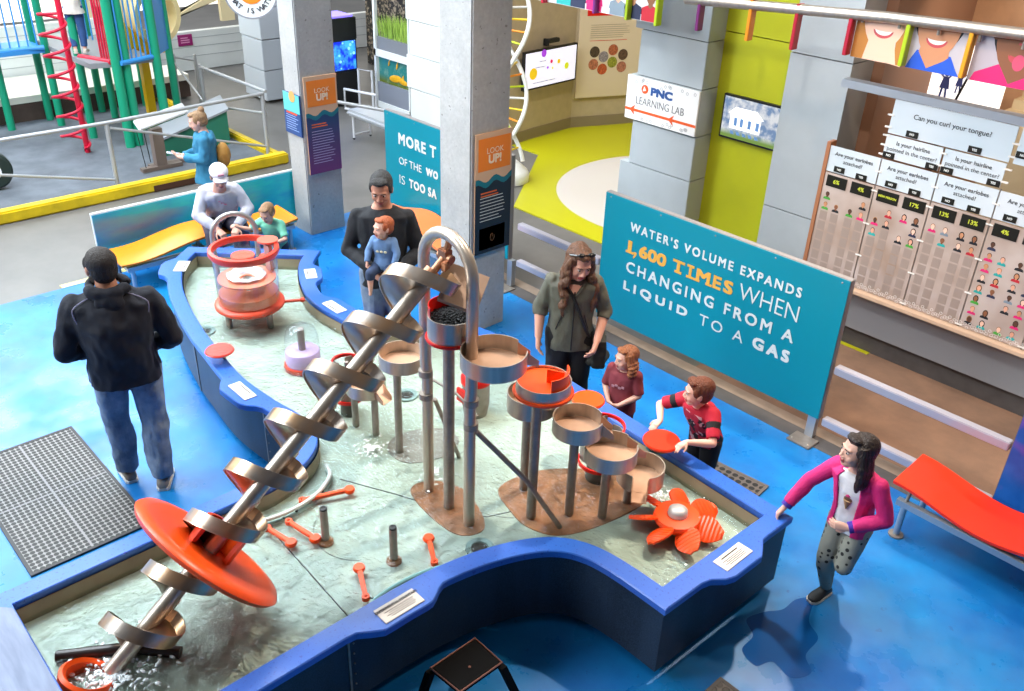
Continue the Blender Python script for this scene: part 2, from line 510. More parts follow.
k = NT('basin_side'); co = k.coord()
nn = k.step(k.noise(co, 160, 2, 0.6), 0.35, 0.65); c = k.mix(nn, '#1a222e', '#313d4d')
st = k.step(k.noise(k.coord(scale=(6, 6, 0.4)), 1.2, 2), 0.4, 0.6); c = k.mix(k.math('MULTIPLY', st, 0.25), c, '#3c4c60')
k.base(c); k.set(Roughness=0.42, Specular_IOR_Level=0.35)
SIDEM = k.m
table = thing('water_table', 'large blue-rimmed water table with curved navy sides filled with shallow water', 'water table', (-3.6, 3.0, 0))
m = MB()
m.loft([at(RIMO, RIMZ - 0.045), at(RIMO, RIMZ - 0.006), at(offs(RIMO, 0.006), RIMZ), at(offs(INN, -0.006), RIMZ), at(INN, RIMZ - 0.006), at(INN, RIMZ - 0.045), at(RIMO, RIMZ - 0.045)], False)
m.build('rim', RIMM, table, smooth=28)
m = MB(); m.loft([at(WALLO, 0.075), at(WALLO, RIMZ - 0.04)], False)
wall_o = m.build('outer_side', SIDEM, table, smooth=50)
for x, y, nx, ny in ((-2.835, 1.66, 1, 0), (-4.98, 2.36, 0, -1), (-6.2, 2.43, 0, -1)):
    seam = MB(); seam.box((x - nx * 0.018, y - ny * 0.016, 0.30), (0.012, 0.012, 0.46))
    seam = seam.build('seam', STEELD, wall_o)
    for i in range(6): MB().ell((x - nx * 0.016 + abs(ny) * 0.03, y - ny * 0.016 + abs(nx) * 0.03, 0.12 + i * 0.075), 0.006, nu=8, nv=5).build('rivet', STEELD, wall_o)
m = MB(); m.loft([at(WALLI, BOTZ - 0.02), at(WALLI, RIMZ - 0.04)], False)
k = NT('inner_side'); co = k.coord(); c = k.mix(k.step(k.noise(co, 3, 4), 0.35, 0.65), '#8f7f68', '#a59679'); k.base(c); k.set(Roughness=0.5)
m.build('inner_side', k.m, table, smooth=50)
m = MB(); m.loft([at(PLIN, 0.0), at(PLIN, 0.08)], False); m.build('plinth', mat('plinth_black', '#0a0b0e', 0.6), table)
# basin floor: pale laminate
k = NT('basin_floor'); co = k.coord()
c = k.mix(k.step(k.noise(co, 1.1, 3), 0.35, 0.65), '#d2d0bd', '#e2dfcf')
k.base(c); k.set(Roughness=0.5)
m = MB(); m.poly(at(WALLI, BOTZ)); fl = m.build('basin_floor', k.m, table)
m = MB()
for pts in ([(-4.1, 2.42), (-3.75, 2.60), (-3.45, 2.74), (-3.2, 2.9)], [(-3.92, 1.84), (-3.0, 1.80)], [(-3.2, 2.9), (-3.0, 3.4), (-2.9, 4.05)]):
    m.tube([(x, y, BOTZ + 0.001) for x, y in pts], 0.0035, 5)
circ = lambda cx, cy, r, a0, a1: [(cx + r * math.cos(a0 + (a1 - a0) * i / 24), cy + r * math.sin(a0 + (a1 - a0) * i / 24), BOTZ + 0.001) for i in range(25)]
m.tube(circ(-3.62, 2.28, 0.30, 3.6, 5.6), 0.0016, 5); m.tube(circ(-3.4, 3.3, 0.42, 3.3, 5.6), 0.0016, 5)
m.build('floor_seam', mat('seam_dark', '#4a463e', 0.7), table)
# drain cups set in the floor
for x, y in ((-6.47, 2.66), (-3.01, 2.68), (-4.62, 3.35)):
    d = MB().lathe([(0.085, BOTZ), (0.085, BOTZ + 0.015), (0.055, BOTZ + 0.012), (0.05, BOTZ + 0.001), (0.0, BOTZ + 0.001)], (x, y, 0), n=28)
    dr = d.build('drain', mat('drain_ring', '#a8b7b4', 0.4), table)
    MB().lathe([(0.05, BOTZ + 0.004), (0.0, BOTZ + 0.004)], (x, y, 0), n=24).build('drain_hole', mat('drain_dark', '#3a2f28', 0.8), dr)
# steel deck over the near end
m = MB().prism([(-4.18, -0.34), (-2.92, -0.34), (-2.92, 0.465), (-4.10, 0.475), (-4.18, 0.40)], RIMZ, RIMZ + 0.012)
k = NT('deck_plate'); co = k.coord(scale=(1, 6, 1)); c = k.mix(k.step(k.noise(co, 4, 3), 0.3, 0.7), '#56627f', '#6f7c98'); k.base(c); k.set(Roughness=0.45)
m.build('deck_plate', k.m, table, bevel=0.004)
# instruction placards on the rim bulges
PL = mat('placard_white', '#ddd5cb', 0.5)
INK = mat('ink', '#3b3430', 0.7)
def placard(cx, cy, w, h, ang, title):
    R = MX.Rotation(ang, 3, 'Z')
    xs = R @ V((1, 0, 0)); ys = R @ V((0, 1, 0)); c = V((cx, cy, RIMZ))
    m = MB(); m.box(c + V((0, 0, 0.003)), (w, h, 0.006), rz=ang)
    p = m.build('placard', PL, table, bevel=0.002)
    if title: text('placard_title', title, h * 0.19, c + ys * h * 0.24 + V((0, 0, 0.006)), xs, ys, INK, p, bold=0.0006, depth=0.0004)
    m = MB()
    if not title: m.box(c + ys * h * 0.26 + V((0, 0, 0.0065)), (w * 0.6, h * 0.08, 0.001), rz=ang)
    for i in range(4): m.box(c + ys * (h * (0.04 - 0.11 * i)) + xs * (0.02 * w * (i % 2)) + V((0, 0, 0.0065)), (w * (0.72 - 0.12 * (i % 2)), h * 0.035, 0.001), rz=ang)
    m.build('placard_text', INK, p)
placard(-2.835, 1.97, 0.25, 0.115, PI / 2, 'EXPERIMENTAL FOUNTAIN')
placard(-1.905, 3.62, 0.25, 0.10, PI / 2, '')
placard(-5.23, 2.355, 0.25, 0.095, 0.0, '')
placard(-6.62, 3.775, 0.20, 0.10, PI * 0.86, '')
placard(-5.93, 3.58, 0.24, 0.10, PI, '')
placard(-7.48, 2.955, 0.22, 0.11, -0.66, '')

# water
k = NT('water_surface'); nt_ = k.t; out = nt_.nodes['Material Output']
co = k.coord()
wv = k.noise(co, 9, 3, 0.6); wv2 = k.noise(k.coord(scale=(1, 1.6, 1)), 34, 2, 0.6)
h = k.math('ADD', wv, k.math('MULTIPLY', wv2, 0.35))
bp = k.n('ShaderNodeBump'); bp.inputs['Strength'].default_value = 0.75; bp.inputs['Distance'].default_value = 0.05; k.l(h, bp.inputs['Height'])
gl = k.n('ShaderNodeBsdfGlossy'); gl.inputs['Roughness'].default_value = 0.06; gl.inputs['Color'].default_value = (0.9, 0.95, 1, 1); k.l(bp.outputs[0], gl.inputs['Normal'])
tr = k.n('ShaderNodeBsdfTransparent'); tr.inputs['Color'].default_value = (0.85, 0.965, 0.96, 1)
fr = k.n('ShaderNodeFresnel'); fr.inputs['IOR'].default_value = 1.38; k.l(bp.outputs[0], fr.inputs['Normal'])
ms = k.n('ShaderNodeMixShader'); k.l(fr.outputs[0], ms.inputs[0]); k.l(tr.outputs[0], ms.inputs[1]); k.l(gl.outputs[0], ms.inputs[2])
k.l(ms.outputs[0], out.inputs['Surface'])
WALLW = endfix(offs(OUT, 0.137))
wtr = MB().poly(at(WALLW, WATZ)).build('water', k.m, loc=(-3.6, 3.0, WATZ))
tag(wtr, 'shallow rippling clear water filling the blue-rimmed table', 'water', kind='stuff')
FOAM = mat('white_water', '#e6efef', 0.25, var=0.1, bump=0.8, bs=30, alpha=0.75)

# ------------------------------------------------------------------ Archimedes screw
A0 = V((-3.511, 0.736, 0.47)); B0 = V((-3.43, 2.76, 2.135)); U = (B0 - A0).normalized()
E1 = U.cross(V((1, 0, 0))).normalized(); E2 = U.cross(E1)
sp = lambda t, r, a: A0 + U * t + (E1 * math.cos(a) + E2 * math.sin(a)) * r
screw = thing('archimedes_screw', 'long tilted steel Archimedes screw with spiral scoops and an orange hand wheel', 'screw pump', (-3.48, 1.6, 0.43))
MB().tube([A0 + U * -0.03, A0 + U * 2.50], 0.043, 20).build('shaft', STEEL, screw)
m = MB(); m.tube([A0 + U * 2.50, A0 + U * 2.64], 0.022, 14); m.tube([A0 + U * 2.49, A0 + U * 2.53], 0.05, 16)
m.build('bearing_pin', mat('bronze', '#a5765a', 0.4, 0.8), screw)
PITCH = 0.315; RS = 0.20; BW = 0.066
SCOOP = NT('screw_steel'); co = SCOOP.coord(scale=(1, 1, 1)); n = SCOOP.step(SCOOP.noise(co, 5, 2), 0.4, 0.6)
SCOOP.base(SCOOP.mix(n, '#b3a89e', '#d2ab85')); SCOOP.set(Metallic=0.9, Roughness=0.3); SCOOP = SCOOP.m  # copper tone in the colour stands for warm reflections
PH = 2.9
def scoop(t0):
    # one turn: helical floor plate, outer band standing on it, end cup
    m = MB(); n = 30; rings = []; band = []
    for i in range(n + 1):
        f = i / n; a = PH + (f - 0.5) * 1.72 * PI; t = t0 + (f - 0.5) * PITCH * 0.98
        rr = RS * (1 - 0.6 * (max(0, abs(f - 0.5) - 0.33) / 0.17) ** 2)
        rings.append([sp(t, 0.04, a), sp(t, rr, a), sp(t + 0.004, rr, a), sp(t + 0.004, 0.04, a)])
        band.append([sp(t - 0.01, rr, a), sp(t + BW, rr, a), sp(t + BW, rr - 0.006, a), sp(t - 0.01, rr - 0.006, a)])
    m.loft(rings, True); m.loft(band, True)
    # closing cheek at the trailing end
    a = PH + 0.5 * 1.72 * PI; t = t0 + 0.5 * PITCH * 0.98
    m._add([sp(t, 0.04, a), sp(t, RS * 0.4, a), sp(t + BW, RS * 0.4, a), sp(t + BW, 0.04, a)], [(0, 1, 2, 3)])
    return m
for i in range(8):
    scoop(0.16 + PITCH * i).build('spiral_scoop', SCOOP, screw, smooth=45)
# orange hand wheel
m = MB(); c = A0 + U * 0.70
m.lathe([(0.044, -0.03), (0.36, -0.03), (0.415, -0.022), (0.43, 0.0), (0.415, 0.02), (0.36, 0.026), (0.30, 0.012), (0.044, 0.012)], c, U, 64, close=True)
whl = m.build('hand_wheel', ORANGE, screw, smooth=50)
m = MB(); m.lathe([(0.125, 0.012), (0.125, 0.15), (0.118, 0.155), (0.10, 0.155), (0.10, 0.02)], c, U, 40, a0=1.2, a1=5.6, close=True)
m.build('hub_cup', ORANGE, whl, smooth=50)
m = MB(); m.lathe([(0.14, 0.014), (0.30, 0.05), (0.31, 0.045), (0.31, 0.012)], c, U, 16, a0=3.3, a1=4.0, close=True)
m.build('wheel_rib', ORANGE, whl)
# lower bearing: red ring and dark bar in the water
lb = thing('screw_footing', 'red ring and dark steel bar holding the foot of the tilted screw', 'bearing', (-3.52, 0.62, BOTZ))
m = MB(); cc_ = V((-3.52, 0.60, 0.47)); ax_ = (U + V((0, 0.0, 0.9))).normalized()
m.lathe([(0.125, -0.05), (0.135, 0.03), (0.12, 0.045), (0.10, 0.03), (0.10, -0.05)], cc_, ax_, 36, close=True)
m.build('ring', ORANGE, lb, smooth=50)
m = MB(); m.tube([(-3.78, 0.55, 0.45), (-3.56, 0.86, 0.475), (-3.40, 1.02, 0.455)], 0.032, 12); m.build('bar', mat('dark_brown_rubber', '#1d0e0a', 0.3), lb)

# ------------------------------------------------------------------ arch pipe that carries the screw
arch = thing('support_arch', 'tall bent steel pipe arch holding the upper end of the screw', 'pipe arch', (-3.43, 2.78, BOTZ))
yA = 2.78; xl, xr = -3.634, -3.219
pts = [(xl, 2.791, BOTZ + .0075), (xl, 2.791, 1.3)] + [(xl, yA, 1.4 + 0.22 * i) for i in range(4)]
ctr = V(((xl + xr) / 2, yA, 2.06)); rr = (xr - xl) / 2
pts += [(ctr.x - rr * math.cos(PI * i / 16), yA, ctr.z + rr * math.sin(PI * i / 16)) for i in range(17)]
pts += [(xr, yA, 2.06 - 0.22 * i) for i in range(1, 4)] + [(xr, 2.772, 1.3), (xr, 2.772, BOTZ + .0075)]
MB().tube(pts, 0.034, 18).build('arch_pipe', STEEL, arch, smooth=60)
m = MB(); hp = A0 + U * 2.63
m.box(hp, (0.07, 0.05, 0.09)); m.tube([hp, (hp.x + 0.02, yA, 2.235)], 0.02, 10); m.tube([hp + V((-0.05, 0, 0.0)), hp + V((0.06, 0, 0.0))], 0.025, 12); m.box(hp + V((0.04, -.03, -0.03)), (0.03, 0.05, 0.05), rz=0.4)
m.build('pivot_bracket', mat('bronze', '#a5765a', 0.4, 0.8), arch, bevel=0.004)
for x, z in ((xl, 1.16), (xr, 1.16), (xl, 1.32), (xr, 1.32)): MB().tube([(x, yA, z - 0.02), (x, yA, z + 0.02)], 0.043, 18).build('collar', STEELD, arch)
m = MB(); m.tube([(xl, yA + .05, 1.25), (-3.42, 2.84, 1.25), (xr, yA + .05, 1.2)], 0.008, 8); m.build('tie_rod', STEELD, arch)
MB().tube([(xr + 0.03, 2.80, 1.12), (-2.99, 3.02, 0.78), (-2.83, 3.17, BOTZ + 0.01)], 0.016, 10).build('diagonal_brace', STEELD, arch)
MB().tube([(xl + 0.02, 2.83, 1.12), (-3.78, 3.16, BOTZ + 0.01)], 0.014, 10).build('diagonal_brace', STEELD, arch)
# steel chute plate at the top of the screw
m = MB()
P = V((-3.315, 2.80, 1.99)); R = Euler((math.radians(48), math.radians(18), math.radians(40))).to_matrix()
m.box(P, (0.22, 0.21, 0.008), R=R)
m.box(P + R @ V((0.106, 0, -0.035)), (0.008, 0.21, 0.07), R=R); m.box(P + R @ V((0, -0.10, -0.035)), (0.22, 0.008, 0.07), R=R)
m.build('chute_plate', mat('tan_steel', '#c6a48c', 0.4, 0.6, var=.1), arch)

# copper base plates under the posts
def blob(pts, z, th=0.006):
    q = crom([(*p, 0) for p in pts], 8, closed=True)
    return MB().prism([(p.x, p.y) for p in q], z + .0008, z + th)
bp_ = blob([(-3.71, 2.70), (-3.45, 2.64), (-3.19, 2.66), (-3.12, 2.80), (-3.25, 2.90), (-3.5, 2.96), (-3.70, 2.86)], BOTZ).build('post_base_plate', COPPER)
tag(bp_, 'rusty copper base plate under the three tall posts of the arch', 'base plate')
bp_ = blob([(-3.36, 3.15), (-3.15, 3.05), (-2.95, 3.03), (-2.78, 3.13), (-2.68, 3.4), (-2.66, 3.78), (-2.9, 3.85), (-3.15, 3.7), (-3.33, 3.45)], BOTZ).build('post_base_plate', COPPER)
tag(bp_, 'rusty copper base plate under the shorter posts beside the orange flower wheel', 'base plate')
bp_ = blob([(-4.15, 2.84), (-3.95, 2.86), (-3.85, 3.1), (-3.95, 3.3), (-4.15, 3.25), (-4.25, 3.0)], BOTZ).build('post_base_plate', mat('pale_plate', '#b9a79c', 0.4, 0.2, var=.15))
tag(bp_, 'pale worn base plate behind the three tall posts', 'base plate')

# ------------------------------------------------------------------ bowls on posts
TANS = mat('tan_bowl_inside', '#c9a083', 0.5, 0.5, var=0.1)
def bowl(label, c, r, zt, depth, posts, notch=None, tilt=0.0, flange=None, fill=None, name='pouring_bowl', spout=True, inner=None):
    """open steel bowl: wall ring with a spout notch, floor, posts below"""
    b = thing(name, label, 'bowl', (posts[0][0], posts[0][1], BOTZ), 'steel pouring bowls on posts')
    zb = zt - depth
    a0, a1 = (0, 2 * PI) if notch is None else (notch + 0.36, notch + 2 * PI - 0.36)
    m = MB()
    m.lathe([(r - 0.006, zb), (r - 0.006, zt), (r, zt), (r, zb)], (c[0], c[1], 0), n=48, a0=a0, a1=a1, close=True)
    m.build('bowl_wall', STEEL, b, smooth=50)
    m = MB().lathe([(0.0, zb), (r, zb), (r - 0.004, zb + 0.012), (0.0, zb + 0.012)], (c[0], c[1], 0), n=48)
    m.build('bowl_floor', inner or TANS, b, smooth=50)
    if notch is not None and spout:
        d = V((math.cos(notch), math.sin(notch), 0)); s = V((-d.y, d.x, 0)); o = V((c[0], c[1], zb + 0.010))
        m = MB(); w = r * 0.33; L = 0.06
        q0, q1 = o + d * r * 0.9, o + d * (r + L) + V((0, 0, -0.03))
        m.loft([[q0 + s * w + V((0, 0, depth * .8)), q0 + s * w, q0 - s * w, q0 - s * w + V((0, 0, depth * .8)), q0 - s * (w - .004) + V((0, 0, depth * .8)), q0 - s * (w - .004) + V((0, 0, .004)), q0 + s * (w - .004) + V((0, 0, .004)), q0 + s * (w - .004) + V((0, 0, depth * .8))],
                [q1 + s * w + V((0, 0, depth * .4)), q1 + s * w, q1 - s * w, q1 - s * w + V((0, 0, depth * .4)), q1 - s * (w - .004) + V((0, 0, depth * .4)), q1 - s * (w - .004) + V((0, 0, .004)), q1 + s * (w - .004) + V((0, 0, .004)), q1 + s * (w - .004) + V((0, 0, depth * .4))]], True)
        m.build('spout', TANS, b, smooth=0)
    if flange:
        zf, fr, fm = flange
        MB().lathe([(r * 0.9, zf), (fr, zf), (fr + 0.004, zf + 0.009), (fr, zf + 0.018), (r * 0.9, zf + 0.018)], (c[0], c[1], 0), n=48, close=True).build('flange', fm, b, smooth=50)
    for px, py, pr in posts:
        if pr == 0: continue
        p = MB().cone((px, py, BOTZ + .0075), (px, py, zb + 0.003), pr, n=20).build('post', STEELD, b)
    return b
b1 = bowl('steel hopper with a red lining heaped with black beads under the arch', (-3.42, 2.80), 0.135, 1.79, 0.15, [(-3.421, 2.782, 0.034)], flange=(1.64, 0.145, RED))
m = MB().lathe([(0.124, 1.66), (0.124, 1.85), (0.129, 1.85), (0.129, 1.66)], (-3.42, 2.80, 0), n=40, a0=PI * 0.55, a1=PI * 1.42, close=True); m.build('red_lining', RED, b1, smooth=50)
bd = MB(); rnd = random.Random(3)
for i in range(640):
    a = rnd.random() * 2 * PI; r_ = 0.116 * math.sqrt(rnd.random())
    bd.ell((-3.42 + r_ * math.cos(a), 2.80 + r_ * math.sin(a), 1.768 + 0.012 * rnd.random() + 0.026 * (1 - r_ / 0.123)), 0.0075, nu=6, nv=4)
beads = bd.build('black_beads', mat('bead_black', '#020203', 0.25, spec=.3)); tag(beads, 'heap of shiny black beads in the red-lined steel hopper', 'beads', kind='stuff')
m = MB().lathe([(0.0, 1.70), (0.124, 1.760), (0.0, 1.765)], (-3.42, 2.80, 0), n=24); m.build('bead_bed', mat('bead_black', '#020203'), b1)
bowl('wide steel bowl with a tan floor around the right leg of the arch', (-3.085, 2.82), 0.182, 1.70, 0.10, [(-3.219, 2.772, 0)], notch=1.22)
b3 = bowl('steel bowl lined with bright orange-red plastic in front of the woman', (-2.985, 3.115), 0.158, 1.45, 0.095, [(-3.019, 3.106, 0.03)], notch=None, flange=(1.365, 0.172, ORANGE), inner=ORANGE)
m = MB().lathe([(0.135, 1.39), (0.135, 1.52), (0.142, 1.52), (0.142, 1.39)], (-2.985, 3.115, 0), n=40, a0=-0.5, a1=1.15, close=True)
m.lathe([(0.0, 1.415), (0.15, 1.415), (0.15, 1.435), (0.0, 1.435)], (-2.985, 3.115, 0), n=40)
m.build('orange_lining', ORANGE, b3, smooth=50)
m = MB(); m.box((-2.925, 3.145, 1.475), (0.10, 0.006, 0.09), rz=0.5); m.build('orange_fin', ORANGE, b3)
bowl('steel drum bowl tucked under the orange-lined bowl', (-3.165, 3.21), 0.15, 1.24, 0.12, [(-3.247, 3.262, 0.03)])
bowl('steel bowl with a dark shaded inside, between the orange-lined bowl and the lowest bowls', (-2.873, 3.306), 0.15, 1.17, 0.10, [(-2.886, 3.306, 0.028)], notch=0.78)
bowl('steel bowl with a tan chute inside, second from the bottom of the cascade', (-2.727, 3.455), 0.16, 0.98, 0.10, [(-2.733, 3.443, 0.028)], notch=1.24)
bowl('lowest steel bowl of the cascade with a spout over the water', (-2.655, 3.68), 0.145, 0.77, 0.12, [(-2.727, 3.672, 0.028)], notch=-0.9)
bowl('pale steel bowl behind the screw, left of the bead hopper', (-4.06, 2.92), 0.152, 1.22, 0.09, [(-4.084, 2.891, 0.026)])
bowl('small steel bowl half hidden behind the screw', (-4.42, 2.87), 0.135, 0.86, 0.09, [(-4.35, 2.885, 0.024), (-4.53, 2.841, 0.024)], notch=0.2)
# ------------------------------------------------------------------ walls and fixed pieces of the hall
GREYP = mat('grey_wall_panel', '#a7adb0', 0.5, var=0.06, vs=3)
WHITEP = mat('white_wall_panel', '#dfe1e0', 0.5, var=0.05, vs=2)
OLIVE = mat('olive_lime_wall', '#aeb00e', 0.5, var=0.12, vs=1.5)
TANW = mat('tan_wall', '#b9a688', 0.6, var=0.06)
TAUPE = mat('taupe_baseboard', '#8a7a60', 0.6)
JOINT = mat('joint_dark', '#3f4143', 0.8)
# stacked panel column in front of the lab
m = MB(); j = MB()
zs = [0, 0.6, 1.07, 1.53, 2.0, 2.45, 2.93, 3.4]
x0s = [-6.14, -6.14, -6.02, -6.10, -6.02, -6.10, -6.06]
for i in range(7):
    m.box2((x0s[i], 7.40, zs[i] + 0.004), (-5.20, 7.98, zs[i + 1] - 0.004)); 
struct(m, 'wall_panel_column', GREYP, bevel=0.004)
struct(MB().box2((-5.99, 7.42, 0), (-5.22, 7.96, 3.3)), 'wall_joint', JOINT)
struct(MB().box2((-5.22, 7.66, 0), (-4.30, 7.9, 2.53)).box2((-5.22, 7.66, 2.54), (-4.30, 7.9, 3.6)), 'wall_lime', OLIVE)
struct(MB().box2((-4.41, 7.56, 0), (-3.80, 7.95, 1.03)).box2((-4.41, 7.56, 1.04), (-3.80, 7.95, 2.48)).box2((-4.41, 7.56, 2.49), (-3.80, 7.95, 3.6)), 'wall_grey', GREYP)
# tan curved wall behind the lab
pts = [(-9.78, 9.1), (-9.84, 9.64), (-9.91, 10.6), (-9.45, 11.75), (-8.4, 12.5), (-6.0, 12.9), (-3.0, 12.9)]
m = MB(); b = MB()
for p, q in zip(pts, pts[1:]):
    d = (V((*q, 0)) - V((*p, 0))).normalized(); n = V((-d.y, d.x, 0)) * 0.12
    m.prism([p, q, (q[0] + n.x, q[1] + n.y), (p[0] + n.x, p[1] + n.y)], 0, 4.2)
    n2 = V((d.y, -d.x, 0)) * 0.012
    b.prism([(p[0] + n2.x, p[1] + n2.y), (q[0] + n2.x, q[1] + n2.y), q, p], 0, 0.17)
struct(m, 'wall_lab', TANW); struct(b, 'baseboard_lab', TAUPE)
# warm rooms behind the trait wall
struct(MB().box2((-3.80, 9.6, 0), (3, 9.8, 3.4)), 'wall_back', mat('back_tan_wall', '#b58d6b', 0.6, var=0.08))
struct(MB().box2((-3.82, 7.96, 0), (-3.70, 9.6, 3.4)), 'wall_side', mat('brown_side_wall', '#94705a', 0.6))
struct(MB().box2((-3.70, 7.6, 0.0), (3, 9.6, 0.01)), 'floor_back', mat('back_floor', '#7c4a5a', 0.6))
# black patterned wall and white wall at the far left
k = NT('black_pattern_wall'); co = k.coord(); v = k.noise(k.coord(scale=(1, 1, 1.0)), 14, 4, 0.7)
k.base(k.mix(k.step(v, 0.50, 0.58), '#0c0b0a', '#8d7e6c')); k.set(Roughness=0.6)
struct(MB().box2((-15.6, 10.6, 0), (-11.0, 10.8, 4)), 'wall_pattern', k.m)
struct(MB().box2((-17.1, -3, 0), (-16.95, 6.3, 1.08)).box2((-17.1, 6.3, 0), (-16.95, 14, 0.70)), 'wall_left', WHITEP)
g = MB()
for z in (0.25, 0.42, 0.58, 0.75, 0.92): g.box2((-16.95, -3, z), (-16.945, 6.3, z + 0.008))
for z in (0.25, 0.42, 0.58): g.box2((-16.95, 6.3, z), (-16.945, 14, z + 0.008))
struct(g, 'wall_left_groove', mat('groove_grey', '#a9adb2', 0.7))
SKYW = mat('bright_glass', '#fbf7ef', 0.3, emit=1.15)
w_ = MB().box2((-17.9, -4, 1.0), (-17.8, 14, 6)); struct(w_, 'window_1', SKYW)
MUL = mat('cream_mullion', '#ecd9ae', 0.6)
for i, y in enumerate((5.9, 7.15, 8.55, 4.2, 2.6)):
    struct(MB().box2((-17.7, y, 0.7), (-17.6, y + (0.28 if i else 0.35), 6)), 'window_%d' % (i + 2), MUL)
struct(MB().extr([(-17.68, 7.2, 0.75), (-17.68, 7.35, 0.75), (-17.68, 8.6, 1.3), (-17.68, 8.6, 1.12)], (0.06, 0, 0)), 'trim_6', MUL)
struct(MB().box2((-15.35, -2, 0.02), (-15.1, 6.6, 0.30)), 'wall_low', mat('low_brown_wall', '#4a3b34', 0.8, var=.2, vs=6))
struct(MB().box2((-15.9, -2, 0.30), (-15.08, 6.6, 0.40)).box2((-16.9, -2, 0.02), (-15.35, 6.6, 0.30)), 'trim_7', mat('white_ledge', '#e9e4d8', 0.6))
# stacked grey block columns
m = MB()
for i in range(5): m.box2((-14.75 + 0.05 * (i % 2), 7.45, 0.03 + i * 0.5), (-14.02, 8.3, 0.52 + i * 0.5))
struct(m, 'column_grey', mat('bluish_grey_block', '#c3c8cf', 0.5), bevel=0.01)
m = MB()
for i in range(5):
    o_ = -0.08 * (i % 2)
    m.box2((-11.72 + o_, 8.75, 0.02 + i * 0.52), (-10.6, 9.5, 0.53 + i * 0.52))
struct(m, 'column_white', WHITEP, bevel=0.006)

# ------------------------------------------------------------------ signs in the wet area
def sign_panel(name, label, x0, x1, z0, z1, y, lines, posts, m=TEAL):
    t = thing(name, label, 'sign', ((x0 + x1) / 2, y, 0))
    MB().box2((x0, y, z0), (x1, y + 0.006, z1)).build('panel', m, t)
    fr = MB().box2((x0 - 0.006, y + 0.0065, z0 - 0.004), (x1 + 0.006, y + 0.065, z1 + 0.006)); fr.build('frame', mat('frame_grey', '#9a9492', 0.45, 0.3), t, bevel=0.004)
    for px in posts:
        p = MB().box2((px - 0.035, y + 0.005, 0.014), (px + 0.035, y + 0.06, z0 + 0.0)).build('post', ALU, t)
        pl = MB().box((px, y - 0.07, 0.007), (0.20, 0.16, 0.014)).build('base_plate', STEELD, p, bevel=0.003)
        for bx in (-.07, .07):
            MB().ell((px + bx, y - 0.11, 0.015), (0.009, 0.009, 0.006), nu=8, nv=5).build('bolt', STEEL, p)
    for bx in [x0 + 0.06 + (x1 - x0 - 0.12) * i / 4 for i in range(5)]:
        MB().ell((bx, y, z1 - 0.03), (0.008, 0.004, 0.008), nu=10, nv=6).build('screw_cap', STEELD, t)
    return t
s1 = sign_panel('water_sign', 'big teal sign reading water expands 1,600 times, right of the water table', -4.95, -2.59, 0.20, 1.39, 5.82, None, (-2.64, -4.90))
X, Z = V((1, 0, 0)), V((0, 0, 1)); yf = 5.82
def fitline(body, x0, x1, z, h, m, bold, parent, y=5.82, nm='lettering', space=1.0):
    o = text(nm, body, h / 0.70, ((x0 + x1) / 2, y, z), X, Z, m, parent, bold=bold, depth=0.0012, space=space)
    xs = [v.co.x for v in o.data.vertices]; zs_ = [v.co.z for v in o.data.vertices]
    w, c = max(xs) - min(xs), (max(xs) + min(xs)) / 2; hh = max(zs_) - min(zs_); cz = (max(zs_) + min(zs_)) / 2
    cx = (x0 + x1) / 2 - WL[parent.name].x
    for v in o.data.vertices:
        v.co.x = cx + (v.co.x - c) * (x1 - x0) / w; v.co.z = z - WL[parent.name].z + (v.co.z - cz) * (h / hh)
    return o
fitline("WATER'S VOLUME EXPANDS", -4.64, -2.94, 1.165, 0.085, CREAM, 0.003, s1, space=1.35)
def slab(x0, x1, z): MB().box2((x0, 5.8165, z - .011), (x1, 5.8180, z + .011)).build('letter_serif', GOLD, s1)
for ch, a, b in (('1', -4.645, -4.60), ('600', -4.515, -4.215), ('T', -4.145, -4.02), ('I', -3.972, -3.945), ('M', -3.895, -3.755), ('E', -3.725, -3.645), ('S', -3.62, -3.53)):
    fitline(ch, a, b, 0.975, 0.115, GOLD, 0.006, s1)
MB().extr([(-4.572, 5.8165, .945), (-4.54, 5.8165, .945), (-4.54, 5.8165, .925), (-4.565, 5.8165, .885), (-4.578, 5.8165, .885), (-4.566, 5.8165, .92), (-4.572, 5.8165, .92)], (0, .0015, 0)).build('lettering_comma', GOLD, s1)
for a, b, z in ((-4.665, -4.575, .926), (-4.12, -4.045, .926), (-3.995, -3.922, .926), (-3.995, -3.922, 1.024), (-3.918, -3.855, .926), (-3.795, -3.732, .926)): slab(a, b, z)
fitline('WHEN', -3.47, -2.93, 0.985, 0.135, CREAM, -0.002, s1)
fitline('CHANGING FROM A', -4.64, -2.93, 0.785, 0.105, CREAM, 0.003, s1, space=1.35)
fitline('LIQUID', -4.65, -3.93, 0.59, 0.10, CREAM, 0.005, s1, space=1.5)
fitline('TO A', -3.80, -3.36, 0.595, 0.10, CREAM, 0.0, s1, space=1.35)
fitline('GAS', -3.27, -2.93, 0.605, 0.105, CREAM, 0.006, s1, space=1.4)
s2 = sign_panel('water_sign', 'teal sign starting with the word MORE, behind the square concrete column', -8.29, -6.20, 0.30, 1.39, 5.82, None, (-8.2, -6.17))
fitline('MORE T', -8.03, -7.36, 1.13, 0.13, CREAM, 0.006, s2, space=1.15)
fitline('OF THE', -8.03, -7.62, 0.88, 0.085, CREAM, 0.0, s2); fitline('WO', -7.54, -7.33, 0.88, 0.09, CREAM, 0.006, s2, space=1.2)
fitline('IS', -8.03, -7.93, 0.66, 0.10, CREAM, -0.002, s2); fitline('TOO SA', -7.85, -7.36, 0.66, 0.105, CREAM, 0.005, s2, space=1.15)
